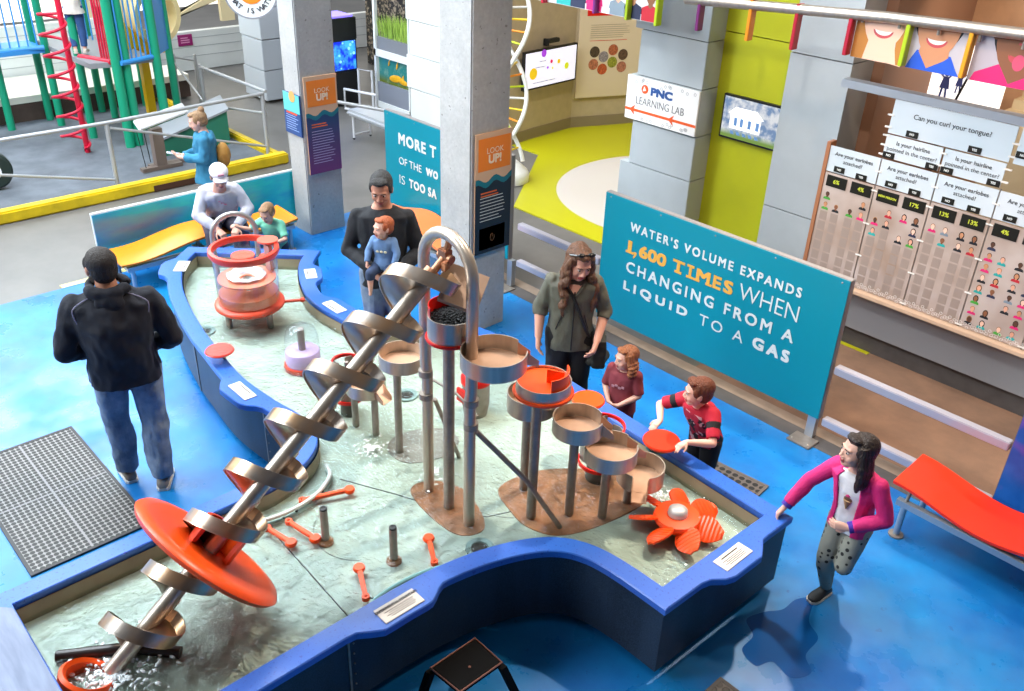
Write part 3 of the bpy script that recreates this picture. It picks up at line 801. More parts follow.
# steel box rails along the same line
def rails(label, x0, x1, y, zs, post_x=()):
    t = thing('guard_rail', label, 'railing', ((x0 + x1) / 2, y, 0))
    for z in zs: MB().box2((x0, y - 0.02, z - 0.035), (x1, y + 0.05, z + 0.03)).build('rail', mat('lilac_steel', '#b6b2bc', 0.4, 0.35), t, bevel=0.006)
    for px in post_x:
        p = MB().box2((px - 0.03, y - 0.02, 0.014), (px + 0.03, y + 0.05, 0.80)).build('post', ALU, t)
        MB().box((px, y - 0.04, 0.007), (0.18, 0.16, 0.014)).build('base_plate', STEELD, p)
    return t
rails('two grey steel box rails between the big teal sign and the blue mural panel', -2.56, -1.27, 5.85, (0.66, 0.19))
rails('two grey steel box rails between the square column and the big teal sign', -6.08, -4.98, 5.85, (0.70, 0.30))

# mural panels and wave benches
def mural(name, label, pts, base, teal, dirx):
    k = NT('mural_' + str(len(MATS))); co = k.coord(scale=(1.2, 1.2, 4))
    n = k.noise(co, 1.5, 4, 0.6)
    c = k.mix(k.step(n, 0.35, 0.55), teal, base); c = k.mix(k.step(k.noise(co, 2.6, 3, 0.6), 0.55, 0.72), c, '#a86a5e' if dirx else '#5a3f9a')
    k.base(c); k.set(Roughness=0.35)
    t = thing(name, label, 'mural panel', pts[0])
    a, b, z1, n_ = pts
    return t, k.m
k = NT('mural_left'); co = k.coord(scale=(1.0, 1.0, 3.5)); n = k.noise(co, 1.6, 4, 0.6)
c = k.mix(k.step(n, 0.35, 0.6), '#0fa3cc', '#22c6cc'); c = k.mix(k.math('MULTIPLY', k.step(k.noise(k.coord(scale=(1, 0.55, 2.2), loc=(3, 1, 0)), 1.1, 2, 0.5), 0.60, 0.78), 0.6), c, '#a0685e'); k.base(c); k.set(Roughness=0.35)
t = thing('mural_panel', 'low teal mural panel with reddish waves behind the orange wave bench', 'mural panel', (-8.97, 3.9, 0))
MB().box2((-8.965, 2.72, 0.05), (-8.96, 5.02, 0.665)).build('printed_face', k.m, t)
MB().box2((-9.0, 2.715, 0.04), (-8.9655, 5.03, 0.685)).build('panel_frame', WHITE, t, bevel=0.004)
MB().box2((-8.99, 2.75, 0), (-8.96, 2.80, 0.045)).build('foot', ALU, t); MB().box2((-8.99, 4.9, 0), (-8.96, 4.95, 0.045)).build('foot', ALU, t)
k = NT('mural_right'); co = k.coord(scale=(1, 1, 1)); n = k.noise(co, 2.5, 4, 0.6)
c = k.mix(k.step(n, 0.4, 0.6), '#0b4a96', '#2460ae'); c = k.mix(k.step(k.noise(co, 3.5, 2, 0.6), 0.58, 0.7), c, '#6a4a9c'); k.base(c); k.set(Roughness=0.35)
t = thing('mural_panel', 'dark blue mural panel behind the red wave bench', 'mural panel', (-0.2, 5.83, 0))
MB().box2((-1.25, 5.83, 0.12), (0.9, 5.836, 1.15)).build('printed_face', k.m, t)
MB().box2((-1.256, 5.8365, 0.11), (0.906, 5.88, 1.16)).build('panel_frame', mat('frame_dark', '#4d5a78', 0.4), t)
MB().box2((-1.20, 5.84, 0), (-1.15, 5.87, 0.112)).build('foot', ALU, t); MB().box2((0.8, 5.84, 0), (0.85, 5.87, 0.112)).build('foot', ALU, t)

def bench(label, o, d, L, w, wave, m, grp='wave benches'):
    """wavy plastic seat on a steel beam frame; o = one end at floor, d = length direction, seat on the left side of d"""
    o, d = V(o), V(d); s = V((-d.y, d.x, 0))
    t = thing('wave_bench', label, 'bench', tuple(o + d * L / 2 + s * w / 2), grp)
    n = 40; rings = []
    for i in range(n + 1):
        f = i / n; z = wave(f * L)
        p, q = o + d * f * L, o + d * f * L + s * w
        p.z = z; q.z = z + 0.02
        rings.append([p, q, q - V((0, 0, 0.022)), p - V((0, 0, 0.022))])
    MB().loft(rings, True).build('seat', m, t, smooth=40, bevel=0)
    zb = 0.27
    bm_ = MB().box(o + d * L / 2 + s * 0.02 + V((0, 0, zb)), (L * 0.95, 0.045, 0.045), rz=math.atan2(d.y, d.x)); bm_.build('beam', ALU, t)
    MB().box(o + d * L / 2 + s * (w - .03) + V((0, 0, zb)), (L * 0.95, 0.045, 0.045), rz=math.atan2(d.y, d.x)).build('beam', ALU, t)
    for f in (0.05, 0.95):
        for e in (0.02, w - 0.03):
            p = o + d * f * L + s * e
            lg = MB().tube([(p.x, p.y, 0.012), (p.x, p.y, zb)], 0.022, 12).build('leg', ALU, t)
            MB().lathe([(0.0, 0), (0.05, 0), (0.05, 0.012), (0, 0.014)], (p.x, p.y, 0), n=20).build('foot_disc', STEELD, lg)
            MB().tube([(p.x, p.y, zb), p + s * (0.05 if e < .1 else -.05) + V((0, 0, wave(f * L) - 0.02))], 0.012, 8).build('strut', STEELD, t)
    for f in (0.42, 0.52):
        p = o + d * f * L + s * 0.08
        MB().box(p + V((0, 0, 0.30)), (0.09, 0.13, 0.014), rz=math.atan2(d.y, d.x)).build('seat_bracket', mat('bracket_cream', '#d8cfc2', 0.4, .4), t)
        MB().box(p + V((0, 0, (0.30 + wave(f * L)) / 2 - .01)), (0.02, 0.06, max(0.02, wave(f * L) - 0.31)), rz=math.atan2(d.y, d.x)).build('bracket_web', STEELD, t)
    return t
BO1 = mat('bench_orange', '#f08a16', 0.35); BO2 = mat('bench_red', '#ea3008', 0.28); BO3 = mat('bench_coral', '#f0793c', 0.4)
bench('orange wave bench where the woman in the white cap sits', (-8.36, 2.72, 0), (0, 1, 0), 1.95, 0.44, lambda x: 0.375 + 0.045 * math.sin(x * 4.2 - 2.2), BO1)
bench('red wave bench in front of the dark blue mural at the right edge', (-1.72, 5.24, 0), (1, 0, 0), 2.2, 0.42, lambda x: 0.37 + 0.045 * math.cos(x * 5.2), BO2)
bench('coral orange wave bench in front of the sign starting with MORE', (-8.05, 5.33, 0), (1, 0, 0), 1.75, 0.40, lambda x: 0.42 + 0.06 * math.cos((x - 0.72) * 4.6), BO3)

# panels fixed on the concrete columns
def text_bars(c, xd, zd, w, h, rows, m, parent, name='small_print', seed=1, th=0.006):
    r = random.Random(seed); mm = MB(); xd, zd = V(xd), V(zd); n = xd.cross(zd)
    for i in range(rows):
        ww = w * (0.75 + 0.25 * r.random()); z = h / 2 - h * (i + 0.5) / rows
        p = V(c) + zd * z - xd * (w - ww) / 2
        q = [p - xd * ww / 2 - zd * th / 2, p + xd * ww / 2 - zd * th / 2, p + xd * ww / 2 + zd * th / 2, p - xd * ww / 2 + zd * th / 2]
        mm.extr(q, n * 0.001)
    return mm.build(name, m, parent)
def look_up(label, o, w, h, lower, pic):
    """panel on a +x face: o = lower corner nearest the camera"""
    o = V(o); t = thing('look_up_sign', label, 'sign', tuple(o))
    xd, zd = V((0, 1, 0)), V((0, 0, 1)); n = V((1, 0, 0))
    MB().box2((o.x, o.y, o.z), (o.x + 0.02, o.y + w, o.z + h)).build('board', mat('board_tan', '#d9ad8a', 0.5), t, bevel=0.003)
    f = o + V((0.0205, 0, 0))
    def rect(name, y0, y1, z0, z1, m): return MB().box2((f.x, f.y + y0, f.z + z0), (f.x + 0.0015, f.y + y1, f.z + z1)).build(name, m, t)
    rect('orange_field', w * .07, w * .95, h * 0.70, h * 0.96, mat('sign_orange', '#f7831d', 0.5))
    # wave and lower field
    top = [(f.y + w * (0.0 + 1.0 * i / 14), f.z + h * (0.62 + 0.022 * math.sin(i * 0.9 + 1) + (0.02 * i / 14))) for i in range(15)]
    MB().extr([(f.x, y, z) for y, z in top] + [(f.x, f.y + w, f.z), (f.x, f.y, f.z)], (0.0015, 0, 0)).build('lower_field', lower, t)
    MB().extr([(f.x + 0.0016, y, z) for y, z in top] + [(f.x + 0.0016, y, z - h * 0.045) for y, z in reversed(top)], (0.001, 0, 0)).build('wave_band', mat('wave_teal', '#0c6f7c', 0.5), t)
    for body, zz, hh in (('LOOK', 0.855, 0.045), ('UP!', 0.785, 0.066)):
        o_ = text('lettering', body, h * hh / 0.7, f + V((0.0018, w * 0.52, h * zz)), xd, zd, mat('sign_peach', '#ffe1bd', 0.6), t, bold=0.004 * (hh > .05), depth=0.0004)
    text_bars(f + V((0.002, w * 0.42, h * 0.505)), xd, zd, w * 0.55, h * 0.05, 2, mat('print_orange', '#e2662c', 0.6), t, 'heading_print', 3, 0.012)
    text_bars(f + V((0.002, w * 0.48, h * (0.28 if not pic else 0.38))), xd, zd, w * 0.7, h * (0.36 if not pic else 0.22), 13 if not pic else 8, CREAM if pic else mat('print_lilac', '#b9add0', 0.6), t, 'small_print', 5, 0.006)
    if pic:
        p_ = rect('picture', w * 0.12, w * 0.85, h * 0.03, h * 0.22, mat('picture_tan', '#dda980', 0.6))
        mm = MB()
        for i in range(7):
            a = i * 0.9; mm.tube([(f.x + 0.003, f.y + w * 0.48 + 0.05 * math.cos(a + q) * (0.4 + .1 * i) * .6, f.z + h * 0.125 + 0.05 * math.sin(a + q) * .7) for q in (0, .5, 1, 1.5)], 0.0015, 5)
        mm.build('line_drawing', mat('line_brown', '#8a6243', 0.6), p_)
    return t
k = NT('sign_plum'); co = k.coord(); sp_ = k.n('ShaderNodeSeparateXYZ'); k.l(co, sp_.inputs[0])
k.base(k.mix(k.step(sp_.outputs[2], 0.0, 0.6), '#6a2d6a', '#1d3a66')); k.set(Roughness=0.5)
look_up('LOOK UP panel with a plum lower half on the far concrete column', (-8.60, 5.00, 0.72), 0.41, 1.07, k.m, False)
look_up('LOOK UP panel with a dark lower half on the near square column', (-5.64, 4.87, 0.80), 0.42, 1.10, mat('sign_navy', '#0b1a2c', 0.5), True)
t = thing('notice_panel', 'small teal and navy notice on the left face of the far column', 'sign', (-8.78, 4.95, 1.15))
MB().box2((-8.93, 4.94, 1.15), (-8.60, 4.96, 1.60)).build('board', mat('notice_navy', '#24467e', 0.5), t)
MB().box2((-8.93, 4.938, 1.40), (-8.60, 4.9395, 1.60)).build('teal_band', mat('notice_teal', '#5fbdb6', 0.5), t)
MB().lathe([(0.0, 0), (0.06, 0), (0.06, 0.003), (0, 0.003)], (-8.74, 4.9375, 1.57), (0, -1, 0), 20).build('orange_spot', mat('spot_orange', '#e8a05a', 0.5), t)
text_bars((-8.77, 4.939, 1.28), X, Z, 0.25, 0.18, 7, mat('print_blue', '#9fb6dc', 0.6), t, seed=8)
text_bars((-8.77, 4.939, 1.385), X, Z, 0.22, 0.025, 1, ORANGE, t, 'heading_print', 2, 0.018)

# ------------------------------------------------------------------ learning lab front
t = thing('lab_sign', 'white LEARNING LAB sign with orange arrows on the grey stacked column', 'sign', (-5.66, 7.39, 1.545))
MB().box2((-6.12, 7.375, 1.545), (-5.20, 7.398, 1.99)).build('board', mat('sign_white', '#e9e6e3', 0.5), t, bevel=0.003)
def L(body, x0, x1, z, h, m, bold): return fitline(body, x0, x1, z, h, m, bold, t, y=7.375)
L('PNC', -5.80, -5.52, 1.875, 0.085, mat('pnc_blue', '#27508f', 0.5), 0.006)
L('LEARNING LAB', -5.98, -5.36, 1.755, 0.075, mat('lab_grey', '#6c6a6a', 0.5), -0.001)
OA = mat('arrow_orange', '#e0561a', 0.5)
MB().lathe([(0.0, 0), (0.045, 0), (0.045, 0.002), (0, 0.002)], (-5.88, 7.375, 1.88), (0, -1, 0), 24).build('round_mark', OA, t)
MB().extr([(-5.905, 7.3725, 1.855), (-5.86, 7.3725, 1.87), (-5.89, 7.3725, 1.91)], (0, -0.001, 0)).build('mark_triangle', WHITE, t)
a = MB(); a.box2((-6.12, 7.3735, 1.633), (-5.20, 7.3748, 1.660)); a.build('arrow_line', OA, t)
for x in (-6.06, -5.55):
    MB().extr([(x, 7.3730, 1.647), (x + 0.075, 7.3730, 1.70), (x + 0.055, 7.3730, 1.647), (x + 0.075, 7.3730, 1.594)], (0, -0.0012, 0)).build('arrow_head', OA, t)
d = MB(); r = random.Random(4)
for i in range(26):
    x = -6.05 + r.random() * .8; top = r.random() < .5
    z = 1.972 - r.random() * .05 if top else 1.565 + r.random() * .03
    d.lathe([(0.010, 0), (0.018, 0), (0.018, 0.001), (0.010, 0.001)], (x, 7.375, z), (0, -1, 0), 6, close=True)
d.build('molecule_pattern', mat('molecule_grey', '#bdbab8', 0.6), t)
k = NT('video_building'); co = k.coord(); v = k.n('ShaderNodeTexVoronoi'); k.l(k.coord(scale=(1, 1, 1.4)), v.inputs['Vector']); v.inputs['Scale'].default_value = 11
c = k.mix(k.step(k.noise(co, 9, 3, .6), 0.4, 0.6), '#7f9cc4', '#eef1f6'); sp_ = k.n('ShaderNodeSeparateXYZ'); k.l(co, sp_.inputs[0])
c = k.mix(k.step(sp_.outputs[2], 0.10, 0.04), c, '#86a64e'); k.l(c, k.b.inputs['Emission Color']); k.set(Emission_Strength=0.85, Roughness=0.2); k.base(mat('x0', '#000000').node_tree and k.mix(0.0, '#050505', '#050505'))
t = thing('wall_screen', 'wide black-framed screen showing a white building, on the lime wall', 'screen', (-4.75, 7.62, 1.55))
MB().box2((-5.08, 7.615, 1.545), (-4.42, 7.655, 1.975)).build('bezel', BLACK, t, bevel=0.004)
scr = MB().box2((-5.06, 7.611, 1.565), (-4.44, 7.6145, 1.955)).build('display', k.m, t)
EW = mat('video_white', '#f4f2ee', 0.4, emit=0.7); EB = mat('video_blue', '#5a7fae', 0.4, emit=0.5)
b = MB(); b.box2((-4.97, 7.608, 1.66), (-4.62, 7.6105, 1.80)); b.extr([(-5.0, 7.608, 1.80), (-4.59, 7.608, 1.80), (-4.68, 7.608, 1.87), (-4.92, 7.608, 1.87)], (0, 0.0025, 0)); b.build('pictured_house', EW, scr)
b = MB()
for x in (-4.92, -4.85, -4.76, -4.67): b.box2((x, 7.606, 1.69), (x + 0.035, 7.6078, 1.77))
b.build('pictured_windows', EB, scr)
b = MB()
for i in range(5): b.extr([(-4.95 + i * .07, 7.606, 1.635), (-4.92 + i * .07, 7.606, 1.635), (-4.90 + i * .07, 7.606, 1.605), (-4.94 + i * .07, 7.606, 1.605)], (0, 0.002, 0))
b.build('pictured_people', EB, scr)
# far lab screen
xs, n = (-9.88, 9.42), None
dl = V((-9.91 + 9.84, 10.6 - 9.64, 0)).normalized(); nl = V((dl.y, -dl.x, 0)); ol = V((-9.80, 9.41, 0))
def lw(s, z, off): return ol + dl * (s - .12) + nl * off + V((0, 0, z))
t = thing('lab_screen', 'black-framed screen with coloured dots on the tan lab wall', 'screen', tuple(lw(0.6, 0.8, 0.05)))
RL = MX((nl, dl, V((0, 0, 1)))).transposed()
MB().box(lw(0.6, 1.09, 0.09), (0.05, 1.20, 0.56), R=RL).build('bezel', BLACK, t)
sd = MB().box(lw(0.6, 1.09, 0.1165), (0.002, 1.15, 0.51), R=RL).build('display', mat('screen_lilac', '#dcdcf0', 0.3, emit=0.8), t)
MB().box(lw(0.6, 1.09, 0.03), (0.07, 0.3, 0.2), R=RL).build('wall_mount', BLACK, t)
for s_, z, r_, col in ((0.2, 1.04, 0.085, '#d9b41a'), (0.42, 1.31, 0.055, '#9a3ad0'), (0.60, 1.17, 0.028, '#d01a5a'), (0.77, 1.15, 0.035, '#d9b41a'), (0.96, 1.06, 0.05, '#c3cc1a'), (0.52, 1.09, 0.02, '#9a3ad0'), (0.63, 1.07, 0.022, '#e0d070')):
    MB().lathe([(0.0, 0), (r_, 0), (r_, 0.002), (0, 0.002)], lw(s_, z, 0.118), nl, 24).build('coloured_dot', mat('dot' + col, col, 0.4, emit=0.7), sd)
b = MB()
for s_, z, w_ in ((0.45, 0.9, 0.5), (0.35, 1.12, 0.2), (0.4, 1.2, 0.15)): b.box(lw(s_, z, 0.118), (0.002, w_, 0.008), R=RL)
b.build('screen_text', mat('screen_grey', '#8a8aa0', 0.5), sd)
t = thing('webcam', 'small black camera on the wall above the dotted lab screen', 'camera', tuple(lw(0.62, 1.42, 0.05)))
MB().box(lw(0.62, 1.47, 0.10), (0.08, 0.26, 0.06), R=RL).build('camera_body', BLACK, t, bevel=0.01)
MB().box(lw(0.55, 1.44, 0.04), (0.08, 0.04, 0.10), R=RL).build('bracket', BLACK, t)
# tall poster
p0, p1 = V((-9.91, 10.6, 0)), V((-9.45, 11.75, 0)); dp = (p1 - p0).normalized(); npz = V((dp.y, -dp.x, 0)); RP = MX((npz, dp, V((0, 0, 1)))).transposed()
def pw(s, z, off): return p0 + dp * s + npz * off + V((0, 0, z))
t = thing('tall_poster', 'tall cream poster with eight round plant and seed pictures', 'poster', tuple(pw(0.6, 0.5, 0.03)))
MB().box(pw(0.60, 1.2, 0.035), (0.03, 1.14, 1.44), R=RP).build('board', mat('poster_cream', '#d8c4a6', 0.5), t, bevel=0.004)
MB().box(pw(0.66, 1.80, 0.0515), (0.002, 1.02, 0.14), R=RP).build('red_header', RED, t)
text_bars(pw(0.60, 1.50, 0.052), dp, Z, 0.75, 0.22, 7, mat('poster_print', '#9a8a72', 0.6), t, seed=3)
text_bars(pw(0.62, 1.36, 0.052), dp, Z, 0.8, 0.02, 1, RED, t, 'red_line', 3)
for i, (s_, z, col) in enumerate(((0.34, 1.19, '#4a3a2a'), (0.50, 1.11, '#8a7f80'), (0.66, 1.21, '#a85a3a'), (0.84, 1.13, '#5a4030'), (0.33, 1.0, '#b06a4a'), (0.49, 0.92, '#b5532a'), (0.66, 1.02, '#8a8a2a'), (0.83, 0.94, '#a86a52'))):
    MB().lathe([(0.0, 0), (0.085, 0), (0.085, 0.002), (0, 0.002)], pw(s_ - .02, z, 0.051), npz, 24).build('round_picture', mat('rp%d' % i, col, 0.6, var=0.5, vs=40), t)
# DNA sculpture
dn = V((-8.62, 8.08, 0)); t = thing('dna_sculpture', 'white double helix sculpture with coloured rungs on a white dome base', 'sculpture', tuple(dn))
MB().lathe([(0, 0), (0.26, 0), (0.27, 0.10), (0.24, 0.16), (0.10, 0.28), (0.05, 0.32), (0, 0.32)], dn, n=32).build('dome_base', WHITE, t, smooth=40)
hp_ = lambda z, a: dn + V((0.19 * math.cos(a + z * 3.14), 0.19 * math.sin(a + z * 3.14), z))
for a in (0.4, 0.4 + PI): MB().tube([hp_(0.25 + i * 0.05, a) for i in range(50)], 0.028, 10).build('strand', WHITE, t, smooth=60)
for i in range(16):
    z = 0.42 + i * 0.14
    MB().tube([hp_(z, 0.4), hp_(z, 0.4 + PI)], 0.014, 8).build('rung', [mat('rung_yellow', '#e8c21a', .4), WHITE, mat('rung_lime', '#bcd01a', .4), mat('rung_orange', '#e88a1a', .4)][i % 4], t)

# ------------------------------------------------------------------ bridge rail with photo banners and coloured fins
yb = 7.0
t = thing('bridge_rail', 'thick steel handrail pipe hung with coloured fins and portrait banners', 'railing', (-4, yb, 2.5))
MB().tube([(-5.2, yb - 0.03, 2.875), (-3.3, yb - 0.03, 2.995), (-1.0, yb - 0.03, 3.07), (1.5, yb - 0.03, 3.12)], 0.042, 16).build('handrail', STEEL, t)
fx = [-7.0, -6.28, -5.86, -5.5, -5.03, -4.5, -4.06, -3.585, -3.12, -2.655, -2.19, -1.73]
fc = ['#c0203a', '#7a2a7a', '#9ab01a', '#b5cc1a', '#7a2a6e', '#e08a1a', '#a8122e', '#a8122e', '#a6c01a', '#d89a1a', '#c02050', '#a6c01a']
for i, (x, c) in enumerate(zip(fx, fc)):
    z0 = 2.60 if x < -5.2 else 2.63 if x < -4 else 2.67
    MB().box2((x - 0.016, yb - 0.06, z0), (x + 0.016, yb + 0.02, 3.3 if x < -5.2 else 2.99)).build('fin', mat('fin' + c, c, 0.35), t, bevel=0.004)
for i in range(8):
    x = -3.5 + i * 0.30
    MB().tube([(x, yb - .03, 2.93), (x, yb - .03, 2.985)], 0.012, 8).build('rail_clip', STEELD, t)
def ellp(cx, cz, rx, rz_, y, n=28, a0=0, a1=2 * PI): return [(cx + rx * math.cos(a0 + (a1 - a0) * i / n), y, cz + rz_ * math.sin(a0 + (a1 - a0) * i / n)) for i in range(n if abs(a1 - a0 - 2 * PI) < 1e-6 else n + 1)]
def portrait(mb, x, z, s, y, mis, hair='short', tongue=False):
    """flat printed head and shoulders; mis = (skin, hair, shirt, mouth)"""
    e = -0.0006
    if hair == 'long': mb.poly(ellp(x, z - 0.05 * s, 0.60 * s, 0.85 * s, y), mis[1])
    mb.poly([(x - 0.95 * s, y + e, z - 1.35 * s), (x + 0.95 * s, y + e, z - 1.35 * s), (x + 0.85 * s, y + e, z - 0.85 * s), (x + 0.3 * s, y + e, z - 0.62 * s), (x - 0.3 * s, y + e, z - 0.62 * s), (x - 0.85 * s, y + e, z - 0.85 * s)], mis[2])
    mb.poly([(x - 0.2 * s, y + 2 * e, z - 0.3 * s), (x - 0.24 * s, y + 2 * e, z - 0.66 * s), (x, y + 2 * e, z - 0.86 * s), (x + 0.24 * s, y + 2 * e, z - 0.66 * s), (x + 0.2 * s, y + 2 * e, z - 0.3 * s)], mis[0])
    mb.poly(ellp(x, z + 0.12 * s, 0.50 * s, 0.55 * s, y + 2 * e), mis[1])
    mb.poly(ellp(x, z, 0.43 * s, 0.56 * s, y + 3 * e), mis[0])
def blockface(mb, x, z, s, y, mis):
    portrait(mb, x, z, s, y, mis)
SK = [mat('print_skin%d' % i, c, 0.6) for i, c in enumerate(('#e0a184', '#c98a62', '#8a5638', '#f0bfa4', '#5a3826'))]
HR = [mat('print_hair%d' % i, c, 0.6) for i, c in enumerate(('#2a1a12', '#b5752e', '#4a3020', '#111013', '#8a5a2e'))]
SH = [mat('print_shirt%d' % i, c, 0.6) for i, c in enumerate(('#1a1c22', '#e0206e', '#1f55c8', '#2aa6a0', '#c02030', '#7d8a94', '#4aa03a', '#2a2f4a'))]
LIP = mat('print_lips', '#c0484e', 0.5); TEETH = mat('print_teeth', '#f4ece4', 0.5)
# three big portrait banners (faces cropped by the rail, as in the photograph)
bg = [mat('banner_bg%d' % i, c, 0.5) for i, c in enumerate(('#c9bdb8', '#b8b2b8', '#b9aeb4'))]
specs = [(-3.56, -3.14, SK[3], HR[1], mat('banner_skinlow', '#e8b79a', .6), 0, 'a girl with fair hair'), (-3.10, -2.68, SK[1], HR[3], SH[2], 1, 'a boy in a blue polo shirt'), (-2.63, -1.75, SK[2], HR[3], SH[1], 2, 'a child in pink with the tongue out')]
for x0, x1, sk, hr, sh, q, who in specs:
    b = thing('portrait_banner', 'portrait banner of ' + who + ' below the steel handrail', 'banner', ((x0 + x1) / 2, yb, 2.60), 'portrait banners')
    MB().box2((x0, yb + 0.004, 2.66), (x1, yb + 0.010, 2.99)).build('banner_sheet', bg[q], b)
    cx = (x0 + x1) / 2 + (0.02 if q == 0 else -0.02 if q == 1 else -0.12); y = yb + 0.003
    mm = MB(); lo = 2.661; zc = 3.02 if q < 2 else 3.0; rx, rz_ = (0.175, 0.27) if q == 0 else (0.165, 0.265) if q == 1 else (0.185, 0.27)
    if q == 0:
        mm.poly([(x0, y + .0005, lo), (x0, y + .0005, 3.2), (cx + 0.05, y + .0005, 3.2), (cx - 0.10, y + .0005, lo)], 1)
        mm.poly([(cx + 0.13, y + .0005, lo), (cx + 0.08, y + .0005, 3.2), (x1, y + .0005, 3.2), (x1, y + .0005, 2.78), (cx + 0.17, y + .0005, lo)], 1)
        mm.poly([(cx - 0.13, y, lo), (cx + 0.15, y, lo), (cx + 0.10, y, 2.84), (cx - 0.10, y, 2.84)], 0)
        mm.poly([(cx + 0.10, y - .0003, lo), (x1, y - .0003, lo), (x1, y - .0003, 2.65)], 2)
    else:
        l_, r_ = (x0, x1 - 0.01) if q == 1 else (x0 + 0.02, cx + 0.40)
        mm.poly([(l_, y, lo), (r_, y, lo), (r_ - 0.03, y, 2.70), (cx + 0.13, y, 2.79), (cx - 0.13, y, 2.80), (l_ + 0.02, y, 2.72)], 2)
        mm.poly([(cx - 0.115, y - .0004, 2.79), (cx - 0.03, y - .0004, 2.68), (cx + 0.115, y - .0004, 2.77), (cx + 0.10, y - .0004, 2.90), (cx - 0.10, y - .0004, 2.90)], 0)
        mm.poly([(cx - 0.115, y - .0006, 2.79), (cx - 0.05, y - .0006, 2.67), (cx - 0.13, y - .0006, 2.72)], 2); mm.poly([(cx + 0.115, y - .0006, 2.78), (cx - 0.01, y - .0006, 2.665), (cx + 0.15, y - .0006, 2.70)], 2)
        mm.poly(ellp(cx, zc + 0.05, rx + .03, rz_, y - .0002), 1)
    mm.poly(ellp(cx, zc, rx, rz_, y - 0.0008), 0)
    for sx_ in (-1, 1): mm.poly(ellp(cx + sx_ * (rx + .008), zc + .01, 0.028, 0.05, y - 0.0006), 0)
    zm = zc - 0.125
    sm = lambda w_, dz, up: [(cx + w_ * math.cos(a), y - up, zm + dz * math.sin(a)) for a in [PI + PI * i / 12 for i in range(13)]] + [(cx + w_ * math.cos(a), y - up, zm - dz * .25 * math.sin(a)) for a in [PI * i / 8 for i in range(1, 8)]]
    mm.poly(sm(0.082, 0.062, .0012), 3); mm.poly(sm(0.068, 0.040, .0014), 4 if q < 2 else 3)
    for sx_ in (-1, 1):
        mm.poly(ellp(cx + sx_ * 0.022, zc - 0.045, 0.012, 0.008, y - .001), 3)
        mm.poly(ellp(cx + sx_ * 0.07, zc + 0.04, 0.030, 0.014, y - .0012), 4); mm.poly(ellp(cx + sx_ * 0.07, zc + 0.04, 0.014, 0.013, y - .0014), 5)
        mm.poly([(cx + sx_ * .03, y - .0014, zc + .075), (cx + sx_ * .11, y - .0014, zc + .07), (cx + sx_ * .10, y - .0014, zc + .088), (cx + sx_ * .03, y - .0014, zc + .09)], 1)
    if q == 2: mm.poly(ellp(cx, zm - 0.045, 0.042, 0.055, y - .0016), 6)
    vv = []; ff = []; mi_ = []
    for f_, i_ in zip(mm.f, mm.mi):      # trim the print at the top edge of the sheet
        P_ = [mm.v[j_] for j_ in f_]; o2 = []
        for a_, b_ in zip(P_, P_[1:] + P_[:1]):
            if a_.z <= 2.985: o2.append(a_)
            if (a_.z - 2.985) * (b_.z - 2.985) < 0: o2.append(a_.lerp(b_, (2.985 - a_.z) / (b_.z - a_.z)))
        if len(o2) > 2: ff.append(tuple(range(len(vv), len(vv) + len(o2)))); vv += o2; mi_.append(i_)
    mm.v, mm.f, mm.mi = vv, ff, mi_
    mm.build('printed_face', [sk, hr, sh, LIP, TEETH, HR[3], mat('tongue', '#d0506e', .5)], b, smooth=0, weld=False)
# strip of small printed people at the far left of the bridge
b = thing('people_banner', 'long white banner printed with standing people, above the lab', 'banner', (-6.3, yb, 2.5), 'portrait banners')
MB().box2((-7.6, yb + 0.004, 2.61), (-5.52, yb + 0.010, 3.4)).build('banner_sheet', mat('banner_white', '#ddd8d8', 0.5), b)
cols = [(-7.3, 6, 0), (-6.75, 3, 1), (-6.55, 7, 0), (-6.33, 1, 1), (-6.02, 5, 3), (-5.83, 7, 2), (-5.62, 4, 0)]
for i, (x, sh, hr) in enumerate(cols):
    mm = MB(); portrait(mm, x, 2.83, 0.12, yb + 0.003, (0, 1, 2))
    mm.box2((x - 0.10, yb + 0.0015, 2.615), (x + 0.10, yb + 0.0025, 2.69), mi=2)
    mm.build('printed_person', [SK[i % 4], HR[hr], SH[sh]], b, smooth=0, weld=False)

# ------------------------------------------------------------------ trait wall (gene display)
yg = 7.35
t = thing('trait_wall', 'see-through trait survey wall with question panels and rows of small portraits', 'display wall', (-1.6, yg, 0))
MB().box2((-3.76, 7.46, 0.19), (1.5, 7.95, 0.60)).build('base_cabinet', mat('base_grey', '#9b9c9f', 0.5), t)
MB().box2((-3.76, 7.50, 0.0), (1.5, 7.90, 0.19)).build('toe_kick', DGREY, t)
MB().box2((-3.76, 7.29, 0.60), (1.5, 7.95, 0.635)).build('ledge', mat('ledge_tan', '#d9b79a', 0.4), t, bevel=0.004)
MB().box2((-3.76, 7.34, 2.335), (1.5, 7.46, 2.40)).build('top_beam', ALU, t, bevel=0.004)
MB().box2((-3.77, 7.34, 0.6), (-3.735, 7.44, 1.86)).build('end_frame', mat('end_copper', '#b97a55', 0.4, .3), t)
k = NT('trait_panel'); co = k.coord(); n = k.step(k.noise(co, 1.6, 3, .6), 0.35, 0.65)
k.base(k.mix(n, '#a98f7e', '#c9b6ac')); k.set(Roughness=0.15)
PANEL = k.m
k = NT('question_panel'); co = k.coord(); n = k.step(k.noise(co, 1.2, 2, .5), 0.35, 0.65); k.base(k.mix(n, '#c9d3d8', '#d9dde0')); k.set(Roughness=0.3); QP = k.m
TXT = mat('question_ink', '#3b3d40', 0.6); TAGM = mat('tag_black', '#17160f', 0.4); YG = mat('tag_yellow', '#c9cf3a', 0.5)
CLIP = mat('clip_white', '#e9e2da', 0.4)
